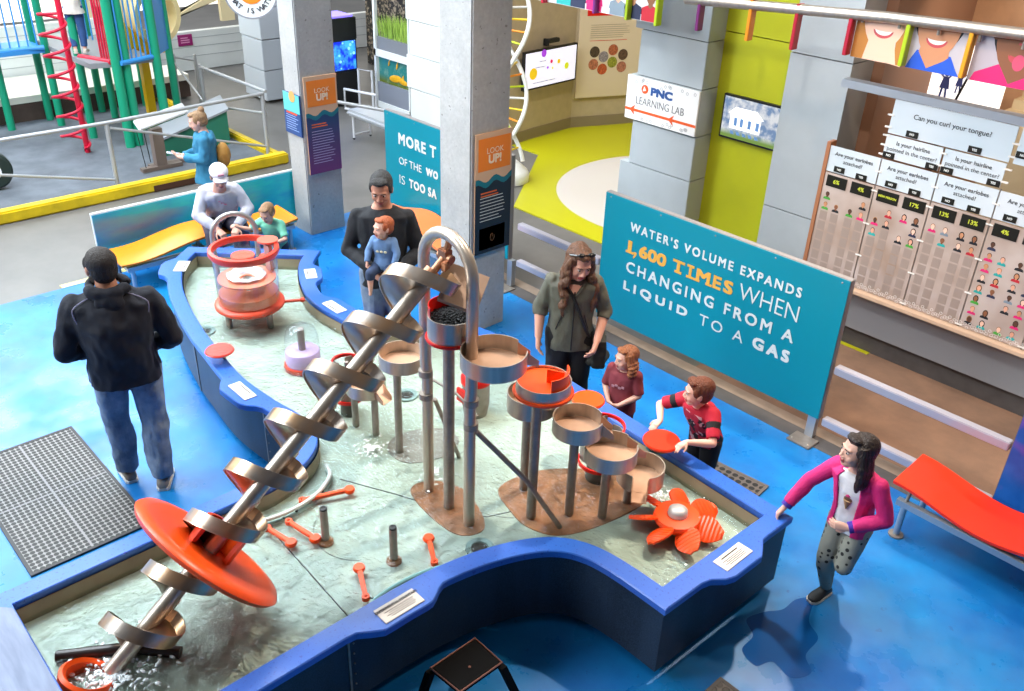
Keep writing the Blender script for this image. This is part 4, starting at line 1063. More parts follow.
def ql(p, lines, cx, zc, h, w=None):
    for i, (body, bold) in enumerate(lines):
        text('question_text', body, h, (cx, yg - 0.001, zc - i * h * 1.15), X, Z, TXT, p, bold=bold, depth=0.0003)
def tagp(p, x, z, body, w=0.10, h=0.05, big=False):
    g = MB().box2((x - w / 2, yg - 0.006, z - h / 2), (x + w / 2, yg - 0.001, z + h / 2)).build('answer_tag', TAGM, p)
    text('tag_text', body, min(h * 0.5, 1.35 * w / max(2, len(body))), (x, yg - 0.006, z), X, Z, YG if big else CREAM, p, bold=0.001, depth=0.0003)
def panel(x0, x1, z0, z1, m, nm): return MB().box2((x0 + 0.006, yg, z0 + 0.004), (x1 - 0.006, yg + 0.008, z1 - 0.004)).build(nm, m, t)
def clips(x, zs):
    for z in zs: MB().box2((x - 0.028, yg - 0.006, z - 0.006), (x + 0.028, yg + 0.012, z + 0.006)).build('clip', CLIP, t)
def rod(x, z0, z1): MB().tube([(x, yg + 0.012, z0), (x, yg + 0.012, z1)], 0.007, 6).build('rod', STEELD, t)
W4 = [-3.74, -3.26, -2.77, -2.28, -1.77, -1.27, -0.77]
p = panel(-3.27, -2.28, 2.05, 2.335, QP, 'question_panel')
ql(p, [('Can you curl your tongue?', 0.0004)], -2.77, 2.225, 0.058); tagp(p, -3.06, 2.085, 'NO'); tagp(p, -2.55, 2.085, 'YES')
p = panel(-2.26, -1.3, 2.05, 2.335, QP, 'question_panel'); tagp(p, -2.20, 2.13, 'NO')
for x0 in (-3.27, -2.775):
    p = panel(x0, x0 + 0.49, 1.845, 2.045, QP, 'question_panel'); ql(p, [('Is your hairline', 0.0003), ('pointed in the center?', 0.0)], x0 + 0.245, 1.985, 0.048); tagp(p, x0 + 0.06, 1.875, 'NO'); tagp(p, x0 + 0.43, 1.875, 'YES')
r = random.Random(11)
pct = ['6%', '4%', 'NEW PERSON', '17%', '13%', '13%', '4%', '9%', '11%', '6%']
for i in range(6):
    x0, x1 = W4[i], W4[i + 1] if i < 6 else W4[i] + .5
    p = panel(x0, x1, 1.60, 1.835, QP, 'question_panel'); ql(p, [('Are your earlobes', 0.0003), ('attached?', 0.0)], (x0 + x1) / 2, 1.77, 0.048)
    tagp(p, x0 + 0.13, 1.64, 'NO'); tagp(p, x0 + 0.34, 1.63, 'YES')
    q = panel(x0, x1, 0.64, 1.597, PANEL, 'portrait_panel')
    for c_ in range(2):
        xt = x0 + 0.13 + c_ * 0.235
        tagp(q, xt, 1.525, pct[(2 * i + c_) % 10], 0.19, 0.10, True)
    # portraits printed on the panel
    mm = MB(); mats_ = SK + HR + SH; rows = [2, 2, 9, 9, 9, 9][i]
    for c_ in range(4):
        for j in range(8):
            lim = [2, 3, 2, 8, 8, 8][i]
            z = 1.40 - j * 0.095; x = x0 + 0.07 + c_ * 0.105 + (0.03 if c_ > 1 else 0) - (0.0)
            if j < lim and (i > 2 and r.random() < 0.86 or i <= 2 and r.random() < 0.7):
                portrait(mm, x, z, 0.036, yg - 0.0008, (r.randrange(5), 5 + r.randrange(5), 10 + r.choice([0, 0, 7, 1, 3, 4, 5, 6])), 'long' if r.random() < .35 else 'short')
            elif j >= lim - 1:
                mm.box2((x - 0.035, yg - 0.0012, z - 0.05), (x + 0.035, yg - 0.0004, z + 0.03), mi=18)
    mm.build('printed_portraits', mats_ + [mat('empty_slot', '#a08c80', 0.4)], q, smooth=0, weld=False)
    hx = MB()
    for c_ in range(24):
        hx.lathe([(0.010, 0), (0.014, 0), (0.014, 0.001), (0.010, 0.001)], (x0 + 0.01 + c_ * 0.02, yg - 0.001, 0.685 + 0.012 * math.sin(c_ * 1.7) - .02 * (c_ % 2)), (0, -1, 0), 6, close=True)
    hx.build('hexagon_pattern', mat('hex_white', '#e2d8d0', 0.5), q)
    rod(x1, 0.62, 1.84); clips(x1, (0.66, 0.95, 1.25, 1.55, 1.72))
clips(-3.27, (1.87, 1.95, 2.03, 2.1, 2.2)); clips(-2.775, (1.9, 2.0)); clips(-2.27, (1.9, 2.0, 2.1, 2.2))
# bright projection screen with dancers, grey duct and stairs behind the trait wall
t = thing('projection_screen', 'bright white projection with dancing figures seen above the trait wall', 'screen', (-3.3, 9.0, 1.95))
MB().box2((-3.90, 8.98, 1.93), (-3.02, 9.02, 2.55)).build('screen_sheet', mat('screen_white', '#f6f4f2', 0.5, emit=0.9), t)
MB().tube([(-3.45, 8.97, 1.9), (-3.30, 8.97, 2.5)], 0.012, 6).build('cable', BLACK, t)
DB = mat('dancer_blue', '#3d4a8a', 0.5)
for x, z, s in ((-3.78, 2.20, 0.06), (-3.55, 2.15, 0.085), (-3.42, 2.19, 0.06)):
    d = MB(); y = 8.972
    d.ell((x, y, z + 1.5 * s), (0.22 * s * 1.5, 0.004, 0.3 * s * 1.3)); d.extr([(x - .3 * s, y, z + 1.1 * s), (x + .3 * s, y, z + 1.1 * s), (x + 0.55 * s, y, z - 0.2 * s), (x - 0.55 * s, y, z - 0.2 * s)], (0, .004, 0))
    d.tube([(x - .25 * s, y, z + 1.0 * s), (x - .9 * s, y, z + 1.5 * s)], 0.10 * s, 6); d.tube([(x + .25 * s, y, z + 1.0 * s), (x + .8 * s, y, z + 1.7 * s)], 0.10 * s, 6)
    d.tube([(x - .2 * s, y, z - .1 * s), (x - .3 * s, y, z - 1.3 * s)], 0.12 * s, 6); d.tube([(x + .2 * s, y, z - .1 * s), (x + .35 * s, y, z - 1.2 * s)], 0.12 * s, 6)
    d.build('dancer_figure', DB, t)
t = thing('round_duct', 'round grey duct standing behind the trait wall', 'duct', (-4.02, 9.05, 0.0))
MB().lathe([(0, 0), (0.11, 0), (0.11, 3.0), (0, 3.0)], (-4.02, 9.05, 0), n=28).build('duct_body', mat('duct_grey', '#aab0b4', 0.4, .3), t, smooth=50)
MB().box2((-4.22, 8.99, 1.9), (-4.14, 9.0, 2.25)).build('white_plate', WHITE, t)
t = thing('staircase', 'cream stairs seen above the trait wall at the right edge', 'stairs', (-2.4, 9.2, 0.0))
for i in range(6): MB().box2((-3.0 + 0.02 * i, 8.9 + 0.12 * i, 0), (-1.2, 9.55, 1.95 + 0.09 * i)).build('step', mat('stair_cream', '#b7a482', 0.6), t)
# ------------------------------------------------------------------ things in the water
CLEAR = NT('clear_acrylic')
def make_clear(k, tint, ior=1.45):
    out = k.t.nodes['Material Output']; tr = k.n('ShaderNodeBsdfTransparent'); tr.inputs['Color'].default_value = tint
    gl = k.n('ShaderNodeBsdfGlossy'); gl.inputs['Roughness'].default_value = 0.05
    lw_ = k.n('ShaderNodeLayerWeight'); ms = k.n('ShaderNodeMixShader')
    k.l(k.math('ADD', k.math('MULTIPLY', k.math('POWER', lw_.outputs['Facing'], 4.0), 0.45), 0.04), ms.inputs[0]); k.l(tr.outputs[0], ms.inputs[1]); k.l(gl.outputs[0], ms.inputs[2]); k.l(ms.outputs[0], out.inputs['Surface'])
    return k.m
CLEAR = make_clear(CLEAR, (0.96, 0.975, 0.985, 1))
PINKW = make_clear(NT('tinted_water'), (0.97, 0.78, 0.70, 1))
CORAL = mat('coral_plastic', '#e8553a', 0.35)
zB = BOTZ + 0.001
# clear vortex tank
cx, cy = -6.37, 3.04
t = thing('vortex_tank', 'clear round vortex tank with a red top ring on short steel legs in the water', 'tank', (cx, cy, BOTZ))
O = (cx, cy, 0)
MB().lathe([(0.245, 1.075), (0.27, 1.065), (0.285, 1.09), (0.28, 1.12), (0.25, 1.125), (0.238, 1.10)], O, n=64, close=True).build('top_ring', mat('tank_red', '#d63c28', 0.35), t, smooth=50)
MB().lathe([(0.244, 0.65), (0.256, 1.08), (0.261, 1.08), (0.249, 0.65)], O, n=64, close=True).build('acrylic_wall', CLEAR, t, smooth=50)
MB().lathe([(0, 0.60), (0.27, 0.60), (0.285, 0.615), (0.285, 0.635), (0.27, 0.65), (0, 0.65)], O, n=64).build('bottom_flange', CORAL, t, smooth=50)
MB().lathe([(0.05, 0.845), (0.235, 0.85), (0.235, 0.862), (0.05, 0.855)], O, n=48, close=True).build('vortex_disc', mat('disc_coral', '#e98a6c', 0.4), t)
MB().lathe([(0.0, 0.655), (0.236, 0.655), (0.238, 0.735), (0.0, 0.735)], O, n=48).build('tinted_water', mat('coral_water', '#e48a66', 0.2), t)
m = MB().lathe([(0.018, 0.735), (0.028, 0.80), (0.07, 0.86), (0.13, 0.90), (0.16, 0.885), (0.10, 0.855), (0.05, 0.82), (0.03, 0.76)], O, n=32)
for v in m.v: v += V((noise.noise(v * 18), noise.noise(v * 18 + V((7, 0, 0))), noise.noise(v * 18 + V((0, 9, 0))))) * 0.012
m.build('whirlpool', FOAM, t, smooth=60)
for a in (0.4, 2.5, 4.5): MB().cone((cx + 0.19 * math.cos(a), cy + 0.19 * math.sin(a), zB), (cx + 0.19 * math.cos(a), cy + 0.19 * math.sin(a), 0.602), 0.026, n=16).build('leg', STEELD, t)
m = MB(); m.tube([(cx + 0.16, cy + 0.22, 0.625), (cx + 0.23, cy + 0.35, 0.625)], 0.013, 10); m.ell((cx + 0.235, cy + 0.36, 0.625), 0.022); m.build('lever', CORAL, t)
m = MB(); m.lathe([(0, 1.123), (0.085, 1.123), (0.085, 1.137), (0, 1.137)], (cx - 0.0, cy + 0.22, 0), n=28); m.build('ring_flap', mat('flap_coral', '#e0604a', 0.4), t)
m = MB(); m.box((cx + 0.03, cy + 0.20, 0.99), (0.10, 0.03, 0.24)); m.build('inlet_channel', mat('inlet_grey', '#b98074', 0.4), t, bevel=0.008)
for i in range(9):
    a = 4.2 + i * 0.28; MB().ell((cx + 0.283 * math.cos(a), cy + 0.283 * math.sin(a), 0.625), 0.006, nu=8, nv=5).build('flange_bolt', STEELD, t)
# bent pipe handle and coral pump paddle behind the tank
t = thing('bent_pipe_spout', 'grey bent pipe arch standing in the water behind the clear tank', 'pipe', (-7.10, 3.32, BOTZ))
d_ = V((0.30, 0.95, 0)).normalized(); c0 = V((-7.10, 3.32, 0.93)); R_ = 0.19
pp = [c0 - d_ * R_ + V((0, 0, BOTZ - .93)), c0 - d_ * R_ + V((0, 0, -0.25))] + [c0 - d_ * R_ * math.cos(PI * i / 14) + V((0, 0, R_ * math.sin(PI * i / 14))) for i in range(15)] + [c0 + d_ * R_ + V((0, 0, -0.25)), c0 + d_ * R_ + V((0, 0, BOTZ - .93))]
MB().tube(pp, 0.024, 12).build('pipe', mat('pipe_grey', '#b8b2ac', 0.35, .6), t, smooth=60)
t = thing('pump_paddle', 'small coral paddle pump in the water between the clear tank and the boy in green', 'paddle', (-6.88, 3.50, BOTZ))
MB().cone((-6.88, 3.50, zB), (-6.88, 3.50, 0.72), 0.02, n=12).build('stem', STEELD, t)
MB().lathe([(0, 0.72), (0.07, 0.72), (0.075, 0.735), (0.07, 0.75), (0, 0.75)], (-6.88, 3.50, 0), n=24).build('paddle_disc', CORAL, t)
MB().lathe([(0, 0.56), (0.05, 0.56), (0.05, 0.585), (0, 0.585)], (-6.88, 3.50, 0), n=20).build('collar', CORAL, t)
t = thing('round_paddle', 'flat coral round paddle in the water behind the clear tank', 'paddle', (-6.86, 3.26, BOTZ))
MB().cone((-6.86, 3.26, zB), (-6.86, 3.26, 0.81), 0.014, n=10).build('stem', STEELD, t)
MB().lathe([(0, 0.81), (0.10, 0.81), (0.105, 0.82), (0.10, 0.83), (0, 0.83)], (-6.86, 3.26, 0), n=28).build('paddle_disc', CORAL, t)
# red disc on a stem at the left rim
t = thing('round_paddle', 'flat red round disc on a short stem beside the left rim', 'paddle', (-5.74, 2.50, BOTZ))
MB().cone((-5.74, 2.50, zB), (-5.72, 2.46, 0.655), 0.012, n=10).build('stem', STEELD, t)
MB().lathe([(0, 0.655), (0.10, 0.655), (0.108, 0.665), (0.10, 0.676), (0, 0.676)], (-5.72, 2.44, 0), n=36).build('disc', mat('disc_red', '#d8453a', 0.35, bump=0.2, bs=25), t, smooth=50)
MB().lathe([(0, zB), (0.05, zB), (0.05, zB + .03), (0, zB + .03)], (-5.74, 2.50, 0), n=20).build('foot', STEELD, t)
# bell fountain
cx, cy = -5.47, 2.99
t = thing('bell_fountain', 'steel nozzle on a purple-lit clear drum with a red foot ring', 'fountain', (cx, cy, BOTZ)); O = (cx, cy, 0)
MB().lathe([(0, zB), (0.145, zB), (0.15, zB + .02), (0.145, zB + .04), (0, zB + .04)], O, n=36).build('foot_ring', CORAL, t, smooth=50)
MB().lathe([(0, 0.472), (0.13, 0.472), (0.136, 0.50), (0.132, 0.58), (0.12, 0.59), (0, 0.59)], O, n=36).build('lit_drum', mat('drum_lilac', '#b7a3cc', 0.2, var=.15, emit=0.12), t, smooth=50)
MB().lathe([(0, 0.59), (0.028, 0.59), (0.028, 0.765), (0.02, 0.775), (0, 0.77)], O, n=20).build('nozzle', STEELD, t)
MB().lathe([(0.02, 0.80), (0.07, 0.795), (0.11, 0.76), (0.128, 0.70), (0.135, 0.60)], O, n=36).build('water_bell', CLEAR, t, smooth=60)
# two steel fountain posts
for (x, y), lb in (((-3.643, 2.029), 'short steel fountain post nearest the tilted screw'), ((-3.253, 2.237), 'short steel fountain post nearest the navy curved bay')):
    t = thing('fountain_post', lb, 'fountain post', (x, y, BOTZ), 'short fountain posts')
    MB().lathe([(0, zB), (0.045, zB), (0.045, zB + .012), (0.03, zB + .03), (0, zB + .03)], (x, y, 0), n=24).build('foot_ring', COPPER, t)
    MB().cone((x, y, zB + .02), (x, y, 0.68), 0.0235, n=20).build('tube', STEELD, t)
    MB().lathe([(0, 0.681), (0.018, 0.681), (0.022, 0.675), (0.022, 0.69), (0.015, 0.692), (0.006, 0.688), (0, 0.69)], (x, y, 0), n=18).build('nozzle', BLACK, t)
# orange tethered wrenches lying in the shallow water
def wrench(label, head, tail, two=False, teth=None):
    h, q = V((*head, WATZ + 0.012)), V((*tail, WATZ + 0.012)); d = (q - h).normalized(); s = V((-d.y, d.x, 0))
    t = thing('play_wrench', label, 'paddle', (h.x, h.y, WATZ), 'orange tethered paddles')
    m = MB(); L_ = (q - h).length
    m.loft([[h + d * (L_ * f) + s * w + V((0, 0, -0.012)), h + d * (L_ * f) + s * w + V((0, 0, 0.012)), h + d * (L_ * f) - s * w + V((0, 0, 0.012)), h + d * (L_ * f) - s * w + V((0, 0, -0.012))] for f, w in ((0.0, 0.013), (0.5, 0.014), (1.0, 0.012))])
    m.build('handle', ORANGE, t, bevel=0.003)
    m = MB().lathe([(0.0, -0.014), (0.030, -0.014), (0.036, 0.0), (0.030, 0.014), (0.0, 0.014)], h, n=24); 
    m.build('head', ORANGE, t)
    m = MB().lathe([(0.010, -0.013), (0.022, -0.013), (0.022, 0.013), (0.010, 0.013)], q, n=18, close=True); m.build('eyelet', ORANGE, t)
    if teth: MB().tube(crom([q, (q + V((*teth, WATZ))) / 2 + V((0.02, 0.02, 0.004)), V((*teth, WATZ + 0.005))], 6), 0.004, 6).build('tether', BLACK, t)
wrench('longest orange paddle, tethered, beside the curved white rail', (-3.92, 2.38), (-4.02, 2.10), teth=(-4.0, 2.0))
wrench('short orange paddle lying nearest the tilted screw', (-3.73, 1.85), (-3.93, 1.81), teth=(-3.98, 1.83))
wrench('short orange paddle between the screw and the first fountain post', (-3.67, 1.975), (-3.90, 1.935), teth=(-3.96, 1.93))
wrench('orange paddle with its round head up, beside the copper base plate', (-3.24, 2.48), (-3.06, 2.38), teth=(-3.03, 2.31))
wrench('orange paddle nearest the EXPERIMENTAL FOUNTAIN placard', (-3.30, 2.03), (-3.09, 1.93), teth=(-3.05, 1.96))
# tether rails
def trail(label, pts, m):
    t = thing('tether_rail', label, 'rail', (*pts[0], BOTZ))
    c = crom([(*p, 0.485) for p in pts], 8)
    MB().tube(c, 0.013, 8).build('upper_tube', m, t); MB().tube([p + V((0, 0, -0.04)) for p in c], 0.013, 8).build('lower_tube', m, t)
    for i in range(4, len(c), 9):
        MB().tube([c[i] + V((0, 0, 0.01)), c[i] + V((0, 0, -0.052))], 0.009, 8).build('bracket', BLACK, t)
trail('curved white tether rail at the tip of the left rim', [(-4.22, 2.40), (-4.10, 2.35), (-4.0, 2.18), (-3.97, 1.98), (-4.0, 1.80), (-4.04, 1.66)], mat('rail_white', '#cfd6d0', 0.3))
trail('curved teal tether rail along the near rim', [(-2.995, 1.88), (-3.03, 1.94), (-3.045, 2.05), (-3.04, 2.2), (-3.01, 2.34), (-2.965, 2.45)], mat('rail_teal', '#7fb0b0', 0.3))
# orange flower shaped water wheel
cx, cy = -2.36, 3.70
t = thing('flower_turbine', 'orange flower shaped wheel with ridged blades and a steel cap', 'water wheel', (cx, cy, BOTZ))
hub = V((cx, cy, 0.53))
MB().lathe([(0, -0.03), (0.13, -0.03), (0.145, 0.0), (0.135, 0.022), (0.06, 0.03), (0, 0.03)], hub, n=48).build('hub', ORANGE, t, smooth=50)
MB().lathe([(0, 0.03), (0.062, 0.03), (0.058, 0.06), (0.04, 0.075), (0, 0.08)], hub, n=32).build('cap', mat('cap_grey', '#c4bfba', 0.4, .3), t, smooth=50)
MB().cone((cx, cy, zB), (cx, cy, 0.52), 0.05, n=20).build('stand', STEELD, t)
for i in range(7):
    a = 0.35 + i * 2 * PI / 7; d = V((math.cos(a), math.sin(a), 0)); s = V((-d.y, d.x, 0)); tw = math.radians(33)
    n_ = s * math.cos(tw) + V((0, 0, 1)) * math.sin(tw); up = -s * math.sin(tw) + V((0, 0, 1)) * math.cos(tw)
    m = MB(); rings = []
    for k_ in range(15):
        f = k_ / 14; r_ = 0.12 + f * 0.17; w = 0.078 * math.sin(PI * (0.22 + 0.70 * f)) + 0.004
        b_ = hub + d * r_ + V((0, 0, -0.01 - 0.01 * f)) + up * (0.004 * (k_ % 2))
        rings.append([b_ + n_ * w + up * 0.006, b_ + n_ * 0.0 + up * 0.016, b_ - n_ * w + up * 0.006, b_ - n_ * w - up * 0.006, b_ + up * 0.002, b_ + n_ * w - up * 0.006])
    m.loft(rings); m.build('blade', ORANGE, t, smooth=25)
# small upright turbines with red rims
def turbine(label, cx, cy, z0, z1, r, top=None):
    t = thing('upright_turbine', label, 'turbine', (cx, cy, BOTZ)); O = (cx, cy, 0)
    MB().lathe([(r - 0.012, z1 - .012), (r, z1 - .012), (r, z1 + .012), (r - 0.012, z1 + .012)], O, n=40, close=True).build('upper_rim', RED, t)
    MB().lathe([(r - 0.012, z0), (r, z0), (r, z0 + .024), (r - 0.012, z0 + .024)], O, n=40, close=True).build('lower_rim', RED, t)
    for i in range(4):
        a = i * PI / 2 + 0.5; m = MB(); rings = []
        for k_ in range(9):
            q = a + k_ * 0.09; rr = r * (0.95 - 0.05 * k_)
            p = V((cx + rr * math.cos(q), cy + rr * math.sin(q), 0)); p2 = V((cx + (rr - .006) * math.cos(q), cy + (rr - .006) * math.sin(q), 0))
            rings.append([p + V((0, 0, z0)), p + V((0, 0, z1)), p2 + V((0, 0, z1)), p2 + V((0, 0, z0))])
        m.loft(rings); m.build('vane', STEELD, t, smooth=50)
    MB().cone((cx, cy, zB), (cx, cy, z1), 0.014, n=12).build('axle', STEELD, t)
    MB().lathe([(0, zB), (r * .6, zB), (r * .55, z0), (0, z0)], O, n=28).build('foot', mat('turbine_foot', '#5a574e', 0.5, .4), t)
    if top: MB().lathe([(0, top), (r * .85, top), (r * .9, top + .008), (r * .85, top + .018), (0, top + .02)], O, n=40).build('orange_cap', ORANGE, t, smooth=50)
    return t
turbine('small upright turbine with red rims behind the tilted screw', -4.70, 2.90, 0.56, 0.86, 0.105)
tb = turbine('upright turbine with red rims behind the lowest bowls', -3.02, 3.72, 0.56, 0.84, 0.145)
t = thing('round_paddle', 'flat orange disc on a stem behind the dark shaded bowl', 'paddle', (-3.28, 3.86, BOTZ))
MB().cone((-3.28, 3.86, zB), (-3.28, 3.86, 0.84), 0.013, n=10).build('stem', STEELD, t)
MB().lathe([(0, 0.84), (0.105, 0.84), (0.112, 0.852), (0.105, 0.864), (0, 0.866)], (-3.28, 3.86, 0), n=40).build('disc', ORANGE, t, smooth=50)
t = thing('lidded_drum', 'small steel drum with a red lid in the water behind the tall posts', 'drum', (-4.12, 3.60, BOTZ)); O = (-4.12, 3.60, 0)
MB().lathe([(0, zB), (0.085, zB), (0.10, 0.52), (0.10, 0.70), (0, 0.70)], O, n=32).build('drum_body', STEELD, t, smooth=50)
MB().lathe([(0, 0.701), (0.11, 0.701), (0.11, 0.74), (0.06, 0.80), (0, 0.81)], O, n=32).build('lid', RED, t, smooth=50)
MB().box((-4.12, 3.48, 0.62), (0.12, 0.02, 0.10)).build('red_panel', RED, t)

# ------------------------------------------------------------------ mats and step stool
k = NT('mat_grid'); tc = k.n('ShaderNodeTexCoord'); sp_ = k.n('ShaderNodeSeparateXYZ'); k.l(tc.outputs['Object'], sp_.inputs[0])
def grid(mname, pitch, sx=1.0, light='#93918f', dark='#0a0a0a', hole=0.42):
    k = NT(mname); tc = k.n('ShaderNodeTexCoord'); sp_ = k.n('ShaderNodeSeparateXYZ'); k.l(tc.outputs['Object'], sp_.inputs[0])
    f = lambda o, p: k.math('SUBTRACT', k.math('FRACT', k.math('ADD', k.math('MULTIPLY', o, 1 / p), 100.0)), 0.5)
    x, y = f(sp_.outputs[0], pitch), f(sp_.outputs[1], pitch * sx)
    d = k.math('SQRT', k.math('ADD', k.math('MULTIPLY', x, x), k.math('MULTIPLY', y, y)))
    h = k.step(d, hole, hole + 0.06)
    k.base(k.mix(h, dark, light)); k.set(Roughness=0.55); k.bump(h, 0.8, 0.01)
    return k.m
def rubber_mat(label, x0, x1, y0, y1, m, rz=0, edge=None, cross=False):
    c = ((x0 + x1) / 2, (y0 + y1) / 2, 0.0)
    t = thing('rubber_mat', label, 'mat', c)
    MB().box2((x0, y0, 0.001), (x1, y1, 0.013)).build('perforated_sheet', m, t)
    e = MB(); w = 0.022
    for a, b in (((x0 - w, y0 - w), (x1 + w, y0)), ((x0 - w, y1), (x1 + w, y1 + w)), ((x0 - w, y0), (x0, y1)), ((x1, y0), (x1 + w, y1))): e.box2((*a, 0.001), (*b, 0.015))
    e.build('border', edge or mat('mat_border', '#2a2a2c', 0.6), t, weld=False)
    if cross:
        g = MB(); g.box2((c[0] - .007, y0, 0.0135), (c[0] + .007, y1, 0.0145)); g.box2((x0, c[1] - .007, 0.0135), (x1, c[1] + .007, 0.0145)); g.build('joint_strip', mat('mat_joint', '#8b898a', 0.6), t)
    t.rotation_euler[2] = rz
    return t
rubber_mat('large grey perforated rubber mat on the blue floor by the man in the navy hoodie', -6.43, -5.0, 0.74, 1.47, grid('mat_grey', 0.0365, 1.0), rz=0.0, cross=True)
rubber_mat('dark perforated rubber mat beyond the rim, behind the boy in red', -3.3, -2.47, 4.40, 4.97, grid('mat_brown', 0.055, 1.0, '#5c5450', '#060606', 0.36), rz=0.10, edge=mat('mat_edge_brown', '#5a524e', 0.6))
rubber_mat('black perforated rubber mat at the bottom edge by the dark end wall', -1.66, -0.9, 2.5, 3.31, grid('mat_black', 0.05, 1.0, '#3a3634', '#040404', 0.36))
t = thing('step_stool', 'black step stool with tan top edges coloured as if lit in the curved bay', 'stool', (-2.51, 2.16, 0))
SB = mat('stool_black', '#050506', 0.8, spec=.15); SE = mat('stool_lit_edge', '#7a4a3c', 0.6)  # brown edge tone paints the copper light along the stool top
q = [(-2.63, 2.01), (-2.63, 2.32), (-2.41, 2.32), (-2.41, 2.03)]
MB().prism(q, 0.23, 0.262).build('top', SB, t, bevel=0.008)
e = MB().tube([(x, y, 0.262) for x, y in q], 0.006, 8, closed=True); e.build('lit_edge', SE, t)
for (x, y), (ox, oy) in zip(q, ((-.03, -.06), (-.03, .06), (.05, .07), (.05, -.06))):
    MB().loft([[(x + sx_ * .02 + ox * f, y + sy_ * .02 + oy * f, 0.235 * (1 - f)) for sx_, sy_ in ((-1, -1), (1, -1), (1, 1), (-1, 1))] for f in (0, 1)]).build('leg', SB, t)
MB().ell((-2.50, 2.17, 0.264), (0.008, 0.008, 0.004)).build('screw_cap', SE, t)

# ------------------------------------------------------------------ playground behind the kerb
GRN = mat('play_green', '#149a74', 0.4); PBL = mat('play_blue', '#3a8fd6', 0.4); PRD = mat('play_red', '#d0163a', 0.35); PYE = mat('play_yellow', '#f0c010', 0.4)
t = thing('play_structure', 'tall playground frame with green posts, blue and red bars and a red spiral pole', 'play structure', (-14.0, 4.7, 0.02))
def post(x, y, r=0.06, z1=4.5): MB().cone((x, y, 0.021), (x, y, z1), r, n=18).build('post', GRN, t)
for x, y in ((-14.77, 3.62), (-15.0, 3.40), (-15.0, 4.25), (-14.60, 4.28), (-13.69, 4.42), (-15.0, 5.05), (-14.55, 5.08), (-12.95, 4.66), (-12.98, 4.80), (-14.95, 5.75), (-13.08, 5.28), (-13.5, 5.66), (-14.7, 2.4)):
    post(x, y, 0.065 if x > -13.2 else 0.055)
def deck(pts, z, m, nm='deck'): MB().prism(pts, z - 0.07, z).build(nm, m, t)
ZD = 1.20
deck([(-15.1, 2.2), (-14.45, 2.2), (-14.45, 4.22), (-15.1, 4.22)], ZD, PBL)
deck([(-15.0, 4.3), (-13.08, 4.35), (-13.02, 4.66), (-13.05, 5.22), (-15.0, 5.22)], ZD, mat('deck_grey', '#8f8f93', 0.6))
MB().tube([(-13.60, 4.41, 1.20), (-13.02, 4.63, 1.20)], 0.04, 10).build('step_bar', PRD, t)
MB().tube([(-12.88, 4.70, 1.20), (-13.07, 5.24, 1.20)], 0.035, 10).build('deck_edge', PBL, t)
MB().tube([(-14.54, 3.62, 1.20), (-14.45, 4.22, 1.20)], 0.04, 10).build('deck_edge', PBL, t)
def bars(a, b, n, m, z0=1.2, z1=3.2, r=0.012):
    for i in range(n):
        f = (i + 0.5) / n; x, y = a[0] + (b[0] - a[0]) * f, a[1] + (b[1] - a[1]) * f
        MB().cone((x, y, z0), (x, y, z1), r, n=8).build('bar', m, t)
bars((-12.9, 4.70), (-13.07, 5.24), 7, PBL); bars((-14.66, 2.3), (-14.46, 4.2), 16, PBL); bars((-13.22, 4.56), (-13.02, 4.63), 4, PRD, r=0.016); bars((-14.9, 4.9), (-13.9, 5.2), 9, PBL)
MB().box((-13.28, 5.47, 1.95), (0.03, 0.50, 1.5), rz=math.atan2(0.38, -0.42) - PI / 2).build('blue_panel', PBL, t)
MB().extr([(-13.6, 4.9, 1.2), (-13.85, 5.55, 1.2), (-13.85, 5.55, 1.42), (-13.75, 5.3, 1.40), (-13.68, 5.1, 1.62), (-13.6, 4.9, 3.2)], (-0.06, 0.0, 0)).build('yellow_panel', PYE, t)
MB().tube([(-13.07, 4.10, 0.021), (-13.07, 4.10, 4.2)], 0.038, 14).build('pole', PRD, t)
sv = [(-13.10 + 0.17 * math.cos(a * 0.32 + 0.3), 3.98 + 0.17 * math.sin(a * 0.32 + 0.3), 0.10 + a * 0.0137) for a in range(130)]
MB().tube([(-13.07, 4.10, 0.10)] + sv + [(-13.07, 4.10, 0.10 + 130 * .0137)], 0.020, 8).build('spiral', PRD, t, smooth=60)
MB().lathe([(0.32, 0), (0.40, 0), (0.40, 0.5), (0.32, 0.5)], (-14.2, 5.55, 1.62), V((1, 0.25, 0)), 36, close=True).build('tunnel_ring', mat('slide_cream', '#f0d9a0', 0.4), t, smooth=50)
MB().box((-14.25, 5.55, 1.12), (0.3, 0.7, 0.24)).build('slide_base', PYE, t, bevel=0.03)
MB().box((-14.25, 5.55, 0.51), (0.12, 0.12, 0.97)).build('support', PYE, t)
# wheel at the left edge
t = thing('drum_wheel', 'dark green wheel with a white ringed hub at the left edge of the playground', 'wheel', (-12.23, 2.74, 0.02)); WX, WY = -12.23, 2.66
MB().lathe([(0.0, -0.08), (0.20, -0.08), (0.23, -0.05), (0.23, 0.05), (0.20, 0.08), (0, 0.08)], (WX, WY, 0.27), V((0.85, -0.15, 0.0)), 40).build('tyre', mat('wheel_dark', '#1c2b26', 0.5), t, smooth=40)
MB().lathe([(0.06, 0.081), (0.10, 0.081), (0.10, 0.086), (0.06, 0.086)], (WX, WY, 0.27), V((0.85, -0.15, 0.0)), 30, close=True).build('hub_ring', WHITE, t)
MB().box((WX - .12, WY - .12, 0.40), (0.12, 0.06, 0.74)).build('stand', mat('stand_tan', '#d0a870', 0.6), t)
